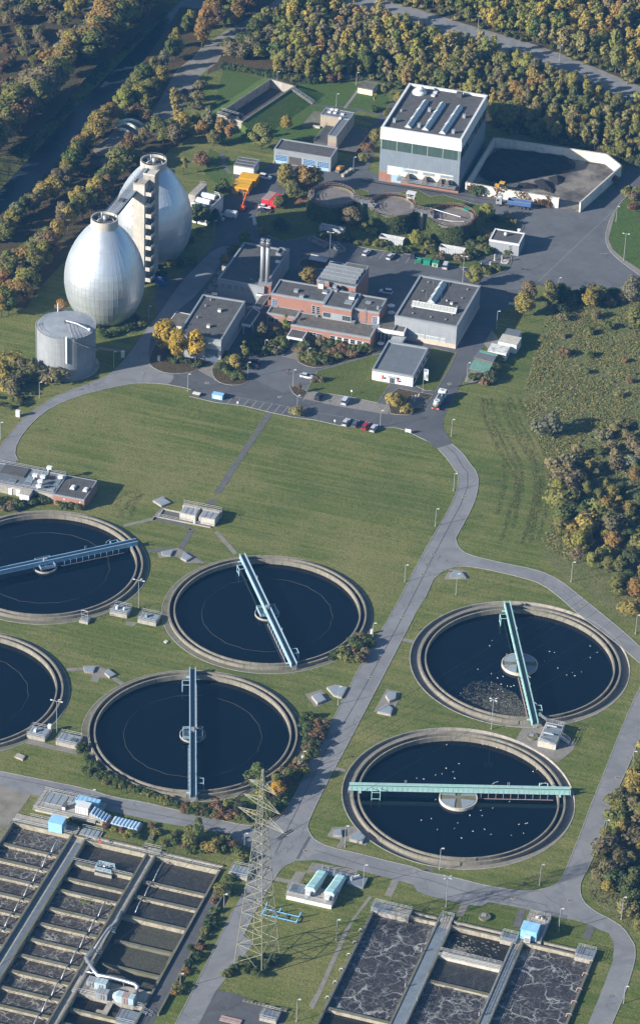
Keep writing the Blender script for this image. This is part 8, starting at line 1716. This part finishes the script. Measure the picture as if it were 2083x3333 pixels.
row('a2',((880,70),(840,130),(900,30),(780,210),(740,270),(710,300),(680,340),(760,320),(690,400),(640,430),(580,460),(520,480),(480,540),(430,580),(400,640),(330,660),(300,720),(260,720),(310,780),(220,770),(170,840),(100,890),(60,940),(100,1000),(30,1010),(0,1080),(60,1130),(130,1080),(180,1000),(240,860),(20,900),(150,950),(350,740),(440,510),(560,400),(820,190),(50,860),(10,1150)),['round','tall','round'],['orange','rust','gold','olive','olive','green','brown','lime','olive'],WC,8)
row('a1',((1240,870),(1220,780)),['slim'],['gold'],WC,9);row('a1',((1190,960),(1230,1020),(1010,1010),(960,1070),(910,1120),(970,1170),(1150,1010),(1100,960),(890,1190),(1280,930)),['round'],['brown','rust','gold','olive'],WC,6.5)
plant(g('a2',1290,145),'slim','lime','',5.8,'lone yellow green tree right of the rear digester head')
row('a1',((1300,650),(1280,700),(1400,620),(1390,700),(1380,760)),['big','bush'],['brown','rust','brown'],'along the path beyond the digesters')
row('a3',((40,430),(100,450),(150,480),(20,560),(80,590),(130,560),(60,500),(200,500),(10,470)),['big','round'],['olive','green','gold','brown'],'beside the gas holder',5)
row('a3',((250,490),(320,520),(380,520),(420,510)),['thin','big'],['brown','grey'],'beside the gas holder',4.5)
row('a3',((150,690),(60,710),(20,690),(110,660),(0,640),(180,640),(230,610)),['bush','low'],['olive','green','dark'],'beside the gas holder')
row('a2',((1120,820),(1180,760),(1200,800),(1260,790),(1310,780),(1360,770),(1220,700),(1150,870),(1090,860),(1290,660),(1330,620),(1400,560),(1430,480),(1380,420)),['big','bush'],['dark','green','dark','olive'],'at the foot of the rear digester',3.)
row('a3',((740,210),(790,200),(840,180),(900,165),(950,150),(1000,130),(720,190),(690,150),(760,130),(820,110),(880,100),(960,90),(1020,110)),['bush','big'],['olive','green','dark'],'at the foot of the front digester',2.4)
# wood along the top
row('a1',((1450,260),(1490,170),(1500,90),(1420,330)),['tall'],['orange','gold'],'along the far gravel track',9.5)
row('b1',((60,60),(130,90),(200,110),(0,190),(60,200),(150,180),(230,60),(280,20),(100,20)),['round','tall'],['orange','gold','brown','rust','olive'],'along the far gravel track',8.5)
row('b1',((310,210),(280,260),(340,240),(230,330),(140,400),(250,390),(320,410),(180,360),(390,180),(90,360),(370,320),(300,330),(200,420)),['round','big'],['olive','brown','olive','green','lime'],'behind the empty basin',6)
row('b1',[(60+i*34,480+i*5.5)for i in range(20)],['bush','big'],['dark','dark','olive','green'],'in the hedge behind the empty basin',2.8)
wp=PP('b1 420,540 560,590 690,570 800,555 950,560 1060,545 1180,580 1290,640 | c1 460,760 480,900 880,1000 1280,1075 1400,1140 1512,1140 1700,1140 1900,600 1900,-300 1000,-500 0,-500 | b1 560,-400 560,0 470,160 400,330')
WPl=[(p.x,p.y)for p in wp];fh=[(F_.o.x,F_.o.y)for F_ in()]
HALL=Frame('h1',(123,508),(912,632),(1197,198),hgt('h1',(105,1017),(123,508)))
def road_dist(x,y):
    best=1e9
    for a,b in zip(PR,PR[1:]):
        dx,dy=b.x-a.x,b.y-a.y;t=max(0,min(1,((x-a.x)*dx+(y-a.y)*dy)/(dx*dx+dy*dy)));best=min(best,math.hypot(x-a.x-t*dx,y-a.y-t*dy))
    return best
x0,x1=min(p[0]for p in WPl),max(p[0]for p in WPl);y0,y1=min(p[1]for p in WPl),max(p[1]for p in WPl)
cand=[];grid={}
tries=0
while tries<27000:
    tries+=1;x,y=vr.uniform(x0,x1),vr.uniform(y0,y1)
    if not inside(x,y,WPl):continue
    if road_dist(x,y)<8.6:continue
    q=HALL.loc(Vector((x,y,0)))
    if-4<q.x<HALL.w+5 and-4<q.y<HALL.d+4:continue
    k=(int(x//4.6),int(y//4.6))
    if any(math.hypot(x-a,y-b)<3.35 for i in(-1,0,1)for j in(-1,0,1)for a,b in grid.get((k[0]+i,k[1]+j),())):continue
    grid.setdefault(k,[]).append((x,y));cand.append((x,y))
cand.sort(key=lambda p:p[1]);WOODN=len(cand)
def patch(x,y):return math.sin(x*.06+1.3)*math.cos(y*.045)+.6*math.sin(x*.13-y*.08)+.3*math.sin(x*.31+y*.2)
def woodcol(x,y):
    v=patch(x,y)*1.2+vr.uniform(-.55,.55)
    if v>.9:return vr.choice(['green','olive','lime','olive'])
    if v>.1:return vr.choice(['olive','lime','gold','olive','straw','green'])
    if v>-.9:return vr.choice(['straw','olive','gold','olive','lime','straw','gold'])
    return vr.choice(['orange','straw','brown','gold','olive'])
NI=290;WOODT={}
def near_side(x,y):return road_dist(x,y)<15 and road_dist(x,y-3)>road_dist(x,y)
for i,(x,y)in enumerate(cand[:NI]):ns=near_side(x,y);plant(Vector((x,y,0)),vr.choice(['round','slim','thin'])if ns else vr.choice(['tall','thin','round','tall','slim','thin']),woodcol(x,y),'in the wood behind the tall hall',vr.uniform(3.,5.)if ns else vr.choice([vr.uniform(4.5,6.5),vr.uniform(6.5,8),vr.uniform(8,9.8)]))
# the wood beyond the nearest trees: one mass
WL={};rgn=np.random.default_rng(99)
def crown_verts(kind):
    pr=vr.choice(PT[kind]);me=[c for c in kids(pr)if c.name.startswith('crown')][0].data;a=np.empty(len(me.vertices)*3,np.float32);me.vertices.foreach_get('co',a);return a.reshape(-1,4,3)
Vw={};TK=MB()
for(x,y)in cand[NI:]:
    kind=vr.choice(['tall','thin','round','tall','thin']);col=woodcol(x,y);A=crown_verts(kind);n=len(A);sel=rgn.choice(n,min(n,460),replace=False);A=A[sel]
    ctr=A.mean(1,keepdims=True);A=ctr+(A-ctr)*1.6
    s=vr.uniform(.34,.55)if near_side(x,y)else vr.choice([vr.uniform(.5,.7),vr.uniform(.7,.9),vr.uniform(.9,1.1)]);a=vr.uniform(0,6.28);R_=np.array([[math.cos(a),math.sin(a),0],[-math.sin(a),math.cos(a),0],[0,0,1]]);A=A@R_*s+np.array([x,y,0]);Vw.setdefault(col,[]).append(A.reshape(-1,3))
    TK.tube([(x,y,0),(x+.2,y,6*s)],.13,4,r2=.05)
WS=obj('woodland',None,None,(0,0,0),kind='stuff',label='distant autumn wood behind the nearest trees')
for col,l in Vw.items():o=obj('foliage',leafmesh('foliage',np.concatenate(l),m_leaf),WS);o.color=(*[v*1.4 for v in COLR[col]],1);o['kind']='stuff'
o=TK.build('trunks',m_bark,WS);o['kind']='stuff'
us=[];rgu=random.Random(31)
while len(us)<2600:
    x,y=rgu.uniform(x0,x1),rgu.uniform(y0,y1)
    if not inside(x,y,WPl)or road_dist(x,y)<7.2:continue
    q=HALL.loc(Vector((x,y,0)))
    if-3<q.x<HALL.w+4 and-3<q.y<HALL.d+3:continue
    us.append((x,y))
for col,part in(('olive',us[:1000]),('straw',us[1000:1800]),('green',us[1800:])):
    l=[]
    for x,y in part:
        me=kids(rgu.choice(PT['low']))[0].data;A=np.empty(len(me.vertices)*3,np.float32);me.vertices.foreach_get('co',A);A=A.reshape(-1,4,3)[::4];c_=A.mean(1,keepdims=True);A=(c_+(A-c_)*1.9)*np.array([1.7,1.7,1.9])*rgu.uniform(.7,1.2)+np.array([x,y,0]);l.append(A.reshape(-1,3))
    o=obj('undergrowth',leafmesh('undergrowth',np.concatenate(l),m_leaf),WS);o.color=(*COLR[col],1);o['kind']='stuff'
# trees among the works
for t,x,y,kind,col,h,lab in(
    ('b1',325,1045,'round','olive',8.5,'large round olive tree left of the garage'),('b1',100,1010,'slim','orange',8.5,'orange tree on the lawn left of the large olive tree'),('b1',35,985,'slim','orange',8,'orange tree farthest left on the lawn by the basin'),('b1',500,910,'round','gold',4.8,'small golden tree above the garage roof'),
    ('b1',742,585,'slim','lime',3.6,'young yellow green tree on the far lawn edge'),('b1',872,584,'slim','orange',4.0,'small orange brown tree on the far lawn edge'),('b1',822,578,'big','rust',3.,'rust red shrub left of the small orange brown tree'),('b1',1188,668,'slim','lime',4.6,'young tree right of the transformer hut'),('b1',1125,735,'slim','lime',4.2,'young tree before the transformer hut'),
    ('b1',1290,735,'round','gold',4.6,'golden tree at the back left corner of the tall hall'),('b1',1215,855,'round','olive',4.5,'olive tree along the left side of the tall hall'),('b1',1130,1010,'round','lime',5.0,'yellow green tree at the front left of the tall hall'),('b1',1080,1060,'big','rust',3.6,'rust red shrub by the drive left of the tall hall'),('b1',1050,1130,'big','olive',3.,'olive shrub by the drive right of the garage'),('b1',1115,780,'bush','dark',2.2,'clipped dark shrub at the bend of the service road'),
    ('a1',1470,920,'tall','grey',8.5,'grey green tree left of the empty basin'),('a1',1420,960,'round','orange',5.5,'orange tree below the grey green one near the empty basin'),('a1',1500,1020,'round','olive',5.,'olive tree behind the vaulted hall lawn'),('a1',1430,1160,'big','rust',4.6,'large reddish brown shrub on the lawn right of the rear digester'),('a1',1380,900,'round','olive',5.5,'olive tree at the lawn edge left of the empty basin'),
    ('b2',490,290,'tall','gold',10.5,'tall golden orange tree above the red containers'),('b2',540,320,'round','olive',6.5,'olive tree in front of the orange pair'),('b2',620,280,'round','orange',9.,'orange tree left of the first thickener'),('b2',690,262,'round','gold',8.,'golden brown tree touching the first thickener'),('b2',450,390,'round','olive',4.5,'low olive tree beside the parked car and red containers'),
    ('b2',205,650,'round','olive',4.8,'olive tree behind the heating plant'),('b2',150,690,'bush','olive',2.6,'olive shrub behind the heating plant'),('b2',75,755,'bush','orange',2.2,'orange red shrub at the back of the heating plant'),('b2',655,930,'round','gold',6.0,'golden tree behind the brick office'),('b2',950,515,'round','brown',6.5,'reddish brown tree between the first two thickeners'),('b2',450,545,'big','dark',4.2,'dark shaded shrub on the thickener bank'),
    ('b2',40,270,'big','green',4.5,'green tree left of the yellow containers'),('b2',1410,650,'round','lime',5.2,'yellow green tree behind the white skip container'),('c2',430,478,'round','lime',6.0,'yellow green tree right of the third thickener'),('c2',345,925,'round','lime',6.2,'yellow green tree at the rear corner of the storage hall'),
    ('c2',695,1140,'round','gold',7.5,'large golden tree left of the far trees on the verge'),('c2',720,1040,'round','brown',6.5,'brown tree behind the large golden tree'),('c2',860,1100,'tall','olive',9.5,'tall olive tree right of the large golden tree'),('c2',950,1060,'round','dark',6.5,'dark green tree on the verge'),('c2',1160,1085,'round','gold',6.0,'golden tree alone in the right verge row'),('c2',1225,1050,'round','olive',5.5,'olive tree right of the lone golden tree'),
    ('c2',1440,1100,'tall','grey',11,'large grey willow at the right edge'),('c2',1505,1090,'tall','grey',10,'second grey willow cut by the right edge'),('c3',1480,170,'round','olive',8,'pale olive willow at the right edge below the grey ones'),('c3',850,880,'big','grey',6.2,'lone grey bush standing on the rough meadow'),
    ('a3',1165,300,'round','yellow',9.2,'bright yellow tree left of the two before the workshop hall'),('a3',1250,385,'tall','yellow',10.4,'middle bright yellow tree before the workshop hall'),('a3',1375,385,'tall','yellow',10.,'right bright yellow tree before the workshop hall'),('b3',205,365,'slim','lime',6.0,'slim yellow green tree beside the dark parked cars'),('b3',140,440,'round','gold',4.6,'small golden tree in the bed by the office car park'),('b3',330,240,'thin','brown',6.0,'bare brown tree before the covered way'),('b3',495,190,'slim','lime',6.5,'slim pale tree before the office windows'),
    ('b3',590,605,'thin','rust',3.2,'small bare reddish tree on the kerbed island'),('b3',570,755,'bush','straw',2.6,'round straw coloured shrub between parking bays'),('b3',718,520,'bush','brown',2.0,'small brown shrub beside the white car'),('b3',1270,690,'big','gold',4.4,'loose golden bush by the pavilion path'),('b3',1350,740,'bush','gold',2.4,'low golden shrub at the tip of the pavilion island'),('a2',430,1110,'round','orange',4.,'orange tree behind the gas holder'),
    ('h6',300,930,'round','dark',6.5,'dark tree before the vaulted hall'),('h6',400,940,'round','green',5.5,'green tree right below the vaulted hall'),('h6',470,900,'big','dark',4.,'dark bush right of the vaulted hall'),('b6',300,185,'tall','green',8.5,'tall green tree behind the pylon top'),('b6',440,215,'round','yellow',4.8,'bright yellow small tree right of the pylon'),('a6',1395,530,'slim','green',6.8,'upright green tree above the lower left tanks'),('a6',1330,520,'big','olive',3.6,'olive shrub left of the upright green tree'),('a6',1490,580,'big','gold',3.0,'golden brown shrub right of the upright green tree'),
    ('c2',365,285,'big','dark',4.0,'dense dark shrub at the coal yard gate post'),('c2',1330,200,'big','rust',2.8,'purple brown bush on the outer coal yard wall'),('c2',800,345,'big','rust',2.8,'reddish shrub behind the tipper truck'),('c2',850,365,'big','rust',2.8,'reddish shrub right of the tipper truck'),('c2',550,270,'big','olive',2.6,'olive shrub leaning on the coal yard wall above the cab')):
    plant(g(t,x,y),kind,col,'among the works',h,lab)
row('b2',((1050,530),(1100,560),(1140,650),(1230,690),(1290,695),(750,585),(1000,640),(1480,700),(1510,680),(1350,690),(340,560),(1180,640),(880,600),(920,610),(1060,640),(960,600),(820,590)),['bush','big'],['olive','green','green','lime','olive'],'before the thickeners',2.2)
row('c2',((30,650),(100,745),(60,740),(250,750),(300,740),(330,660),(400,620),(440,590),(450,700),(330,720),(400,680)),['bush','big'],['brown','dark','olive','green','brown'],'before the thickeners',2.8)
row('c2',((370,810),(410,835),(450,835),(490,815),(580,700),(480,460),(520,470),(580,450),(610,500)),['bush'],['olive','dark','lime','green'],'around the small yard pump house',2.)
row('c2',((1000,1010),(1060,1020),(1110,1000),(1270,1020),(1330,1010),(1370,1040),(1290,1060),(1020,1060),(900,1000),(1180,1010),(1240,1000),(1080,1050),(960,1110)),['big','bush','round'],['dark','olive','brown','dark'],'in the hedge along the yard edge',4.)
row('c1',((1440,1150),(1500,1160),(1300,1100),(1340,1130)),['bush','big'],['olive','dark'],'behind the coal yard corner')
row('c2',((1440,310),(1480,330),(1420,290),(1460,390),(1500,290)),['big','bush'],['brown','olive','rust','grey'],'on the right hand grass corner',2.8)
row('b3',((60,420),(110,390),(90,350),(40,440),(170,500),(130,500),(200,420),(80,450)),['bush','big'],['dark','green','olive'],'left of the office car park',2.5)
row('b3',((300,270),(380,300),(430,320),(400,270),(450,250),(350,330),(470,220),(270,300),(420,200),(480,280),(310,200),(250,260)),['bush','big'],['dark','olive','brown','green','olive'],'left of the office steps',2.6)
row('b3',((600,320),(640,350),(610,370),(660,380),(700,400),(740,390),(780,385),(690,340),(720,360),(730,270),(760,250),(800,310),(840,340),(880,330),(860,360),(900,290),(870,270),(950,340),(980,320),(1020,310),(960,350),(1060,310),(640,290),(820,270)),['bush','big','bush'],['olive','green','brown','rust','olive','dark'],'before the office windows',2.4)
row('a3',((1190,380),(1250,385),(1390,410),(1320,390)),['low','bush'],['dark'],'under the yellow trees',1.6)
row('c3',((340,510),(400,520),(450,520),(470,500),(490,450),(500,390),(520,360),(430,540)),['bush','big'],['rust','dark','green','lime','brown'],'beside the carport',2.6)
row('a4',((430,310),(480,320),(540,330),(570,340),(240,290),(280,290),(20,310),(60,330),(140,330),(-20,280)),['bush','low'],['brown','dark','olive','green'],'by the left pump building',2.0)
row('b5',((1030,190),(1000,250),(850,310),(920,320),(1030,330),(960,290),(1060,280),(1080,220),(980,210),(900,300),(1000,330)),['bush','big'],['rust','dark','green','brown','olive'],'right of the middle basin',2.3)
row('b5',((640,740),(740,780),(770,800),(660,820),(700,880),(650,950),(640,870),(720,850),(640,1000),(560,1100),(500,1130),(440,1170),(600,1080),(680,930),(690,1000),(620,1130),(560,1160),(490,1190),(700,800),(760,850)),['bush','big'],['rust','dark','green','brown','olive'],'right of the bridge basin',2.3)
row('a5',((575,960),(600,1020),(640,1075),(690,1100),(730,1150),(800,1180),(60,900),(110,900),(20,930),(620,1130),(700,1160)),['bush','big'],['green','rust','olive','dark'],'left of the bridge basin',2.)
row('a6',[(610+i*46,30+i*17.5)for i in range(14)]+[(760+i*50,110+i*17)for i in range(9)],['bush','low'],['green','olive','green','dark'],'in the hedge along the road below the bridge basin',1.7)
row('a6',[(1250+i*40,280+i*6)for i in range(7)]+[(1290+i*42,320+i*6)for i in range(6)],['bush','big'],['green','olive','rust','dark'],'in the hedge along the road below the bridge basin',2.2)
row('b6',((20,290),(60,300),(90,290),(150,340),(200,370),(240,350),(380,330),(420,290),(460,260),(120,350),(30,350),(280,360),(500,130),(470,190),(540,60),(400,260),(350,210),(180,300)),['bush','big'],['green','olive','lime','rust','dark'],'near the road junction',2.3)
row('a6',((1200,500),(1250,470),(1160,540),(1290,560),(1350,590),(1420,600),(1240,540),(1100,470),(800,450),(860,460),(910,480),(760,420),(500,390),(540,410),(960,490),(1060,420)),['bush','low'],['green','olive','rust','lime','dark'],'on the bank above the lower left tanks',1.7)
row('b6',((20,540),(60,520),(110,560),(170,620),(200,650),(150,600),(30,600),(60,880),(30,900),(80,900),(100,800)),['bush'],['dark','green','olive','rust'],'on the verge left of the pylon',2.0)
row('a7',((1030,30),(1010,100),(985,170),(950,230),(940,275),(920,315),(885,350),(865,390),(840,455),(815,490),(990,140),(960,200),(1000,60),(830,470),(900,280)),['bush','low'],['rust','green','dark','orange','olive'],'along the parapet beside the diagonal road',1.7)
row('a7',((1150,390),(1200,390),(1250,360),(1100,370),(1070,395),(1290,320),(1180,360),(1230,320),(1130,340),(1160,350),(1220,405),(1280,345),(1300,330),(1060,405)),['bush','big'],['dark','green','dark','olive'],'around the feet of the pylon',2.)
def scat(poly,n,kinds,cols,where,h=None,sp=3.):
    P=PP(poly);Q_=[(p.x,p.y)for p in P];a,b=min(p[0]for p in Q_),max(p[0]for p in Q_);c,d=min(p[1]for p in Q_),max(p[1]for p in Q_);got=[];tr=0
    while len(got)<n and tr<n*60:
        tr+=1;x,y=vr.uniform(a,b),vr.uniform(c,d)
        if inside(x,y,Q_)and all(math.hypot(x-u,y-v)>sp for u,v in got):got.append((x,y));plant(Vector((x,y,0)),vr.choice(kinds),vr.choice(cols),where,h*vr.uniform(.75,1.2)if h else None)
scat('c4 930,120 1060,60 1300,150 1512,0 1600,300 1700,1200 1512,1130 1420,1080 1330,960 1250,860 1130,780 1040,740 960,640 880,560 900,450 930,300',58,['round','big','big','tall','round'],['olive','gold','olive','orange','brown','green','lime','dark'],'in the right slope thicket',5.5,3.4)
scat('c3 1000,1050 1200,900 1512,800 1650,1100 1512,1210 1000,1210',22,['big','bush','round'],['olive','grey','green','straw','brown'],'above the right thicket',3.2,4)
scat('c3 820,130 1000,60 1512,60 1512,700 1300,700 1150,500 900,300',12,['bush','big'],['rust','green','straw','brown','olive'],'on the rough meadow',2.2,7)
scat('c3 790,160 960,40 1512,60 1560,800 1512,1180 1000,1180 870,1000 760,800 710,640 740,480',120,['low'],['olive','straw','lime','grey','straw','olive'],'over the rough meadow',.55,2.2)
scat('c5 1500,0 1620,200 1700,900 1512,1000 1512,880 1560,400',10,['big','bush'],['olive','gold','brown'],'beyond the right hand road',2.6,4)
scat('c6 1400,140 1460,0 1700,-100 1800,900 1700,1200 1512,1120 1380,960 1220,930 1150,850 1180,720 1270,480',52,['big','bush','round','big'],['brown','olive','olive','straw','dark','gold','brown'],'beside the right hand road',3.6,2.6)
scat('c6 1512,900 1720,1000 1720,1330 1560,1310 1512,1210 1450,1100',14,['bush','big'],['olive','green','straw','dark'],'beside the right hand road',2.4,2.6)
for where,dct in JOIN.items():
    big='slope' in where or 'bank' in where or 'meadow' in where;e=obj('scrub' if big else 'hedge',None,None,(0,0,0));tag(e,MASS[where],None if big else 'hedge',None,'stuff' if big else None)
    for col,l in dct.items():o=obj('foliage',leafmesh('foliage',np.concatenate(l),m_leaf),e);o.color=(*COLR[col],1)
rgs=np.random.default_rng(55)
for col,dx,n_,sz in(((.17,.155,.075),0.,30,.28),((.066,.10,.024),.7,26,.28)):
    P=[]
    for line in SWATHS:
        for a,b in zip(line,line[1:]):
            L=(b-a).length;k=int(L*n_*.25*rgs.uniform(.2,1.3));f=rgs.uniform(0,1,k);q=np.array(a)[None]*(1-f[:,None])+np.array(b)[None]*f[:,None];P.append(q+np.stack([dx+rgs.normal(0,.28,k),rgs.normal(0,.3,k),.05+rgs.uniform(0,.12,k)],1))
    P=np.concatenate(P);o=obj('cut_grass',leafmesh('cut_grass',leaves(P,np.tile([0,0,1.],(len(P),1)),sz,rgs),m_leaf),None,kind='stuff',label='lines of cut grass on the lawns');o.color=(*col,1)
# creeper on the coal yard wall
CV=[];CN=[];rgn=np.random.default_rng(12)
a,b=front[0],front[-1];d_=(b-a);L=d_.length;d_.normalize();nrm=Vector((d_.y,-d_.x,0))
for _ in range(2600):
    s=rgn.uniform(0,.92);z=rgn.uniform(0,4.1)
    if math.sin(s*23)+math.sin(s*9+z)*.8<.1:continue
    p=a+d_*(s*L)+nrm*(.3+rgn.uniform(0,.25));CV.append((p.x,p.y,z));CN.append((nrm.x,nrm.y,.3))
k=len(CV)//2;obj('creeper',leafmesh('creeper',leaves(CV[:k],CN[:k],.4,rgn),m_vine),CY);obj('ivy',leafmesh('ivy',leaves(CV[k:],CN[k:],.4,rgn),m_ivy),CY)
# rough grass tufts
def tufts(poly,n,seed,hh=(.1,.32)):
    P=PP(poly);Q_=[(p.x,p.y)for p in P];rg=np.random.default_rng(seed);a,b=min(p[0]for p in Q_),max(p[0]for p in Q_);c,d=min(p[1]for p in Q_),max(p[1]for p in Q_);V=[]
    while len(V)<n:
        x,y=rg.uniform(a,b),rg.uniform(c,d)
        if inside(x,y,Q_)and math.sin(x*.21+y*.13)+math.sin(x*.5-y*.37)+rg.normal(0,.9)>-.4:V.append((x,y))
    V=np.array(V);out=[]
    for k in range(3):
        ang=rg.uniform(0,2*PI,n);w=rg.uniform(.14,.34,n);h=rg.uniform(*hh,n);lx,ly=rg.normal(.25,.3,n),rg.normal(.1,.3,n);dx,dy=np.cos(ang)*w,np.sin(ang)*w
        B0=np.stack([V[:,0]-dx,V[:,1]-dy,np.zeros(n)],1);B1=np.stack([V[:,0]+dx,V[:,1]+dy,np.zeros(n)],1);T1=np.stack([V[:,0]+dx*.7+lx,V[:,1]+dy*.7+ly,h*.8],1);T0=np.stack([V[:,0]-dx*.5+lx,V[:,1]-dy*.5+ly,h],1)
        out.append(np.stack([B0,B1,T1,T0],1).reshape(-1,3))
    return np.concatenate(out)
MP='c2 960,1010 1130,1030 1330,1020 1512,980 1800,1000 | c4 1700,300 1512,600 1300,700 1000,700 860,620 820,560 870,480 900,380 920,250 910,100 | c3 905,1180 865,1060 800,930 740,830 705,700 690,600 710,520 755,430 770,300 810,200 840,100'
for col,s,n in(((.17,.19,.065),1,11000),((.29,.255,.13),2,7500),((.12,.155,.055),3,4500)):
    o=obj('rough_grass',leafmesh('rough_grass',tufts(MP,n,s),m_leaf),None,kind='stuff',label='tall tufted grass over the right hand meadow');o.color=(*col,1)
o=obj('rough_grass',leafmesh('rough_grass',tufts('c5 1512,900 1900,300 2000,1500 | c6 1700,1300 1512,1190 1330,1040 1200,960 1130,860 1180,680 1270,430 1380,140 1470,0',2600,8),m_leaf),None,kind='stuff',label='tall grass along the right hand road');o.color=(.13,.115,.055,1)
o=obj('canal_grass',leafmesh('canal_grass',tufts('a1 150,1100 400,830 700,500 1000,200 1200,0 1100,0 850,250 560,550 300,800 50,1050',2200,9,(.2,.5)),m_leaf),None,kind='stuff',label='bank grass beside the canal');o.color=(.05,.085,.025,1)
for v_ in list(o.data.vertices):v_.co.z+=land(v_.co.x,v_.co.y)
for l in PT.values():
    for q in l:
        for k in list(kids(q)):bpy.data.objects.remove(k)
        bpy.data.objects.remove(q)
# things that share a label and are few enough to be counted off take their place in the row into it
ORD='first second third fourth fifth sixth seventh eighth ninth tenth eleventh twelfth thirteenth fourteenth fifteenth sixteenth seventeenth eighteenth nineteenth twentieth'.split()
_by={}
for o in list(COL.objects):
    if o.parent is None and o.get('label')and o.get('category'):_by.setdefault(o['label'],[]).append(o)
def _px(o):
    d=o.matrix_basis.translation-CAMP;return d.dot(_r)/d.dot(_f)
for lab,l in _by.items():
    if 1<len(l)<=20:
        for i,o in enumerate(sorted(l,key=_px)):
            o['label']='%s, %s from left'%(lab,ORD[i])if i<len(l)-1 else '%s, the rightmost'%lab
# ------------------------------------------------------------------ air between the aircraft and the ground
hz=bpy.data.materials.new('thin haze');hz.use_nodes=True;nt=hz.node_tree
for n in list(nt.nodes):
    if n.type=='BSDF_PRINCIPLED':nt.nodes.remove(n)
pv=nt.nodes.new('ShaderNodeVolumePrincipled');pv.inputs['Color'].default_value=(.14,.46,1.0,1);pv.inputs['Density'].default_value=HAZE;pv.inputs['Anisotropy'].default_value=0.1
nt.links.new(pv.outputs[0],nt.nodes['Material Output'].inputs['Volume'])
MB().box(-12000,12000,-11000,22000,-6,560).build('haze',hz,None,kind='stuff')
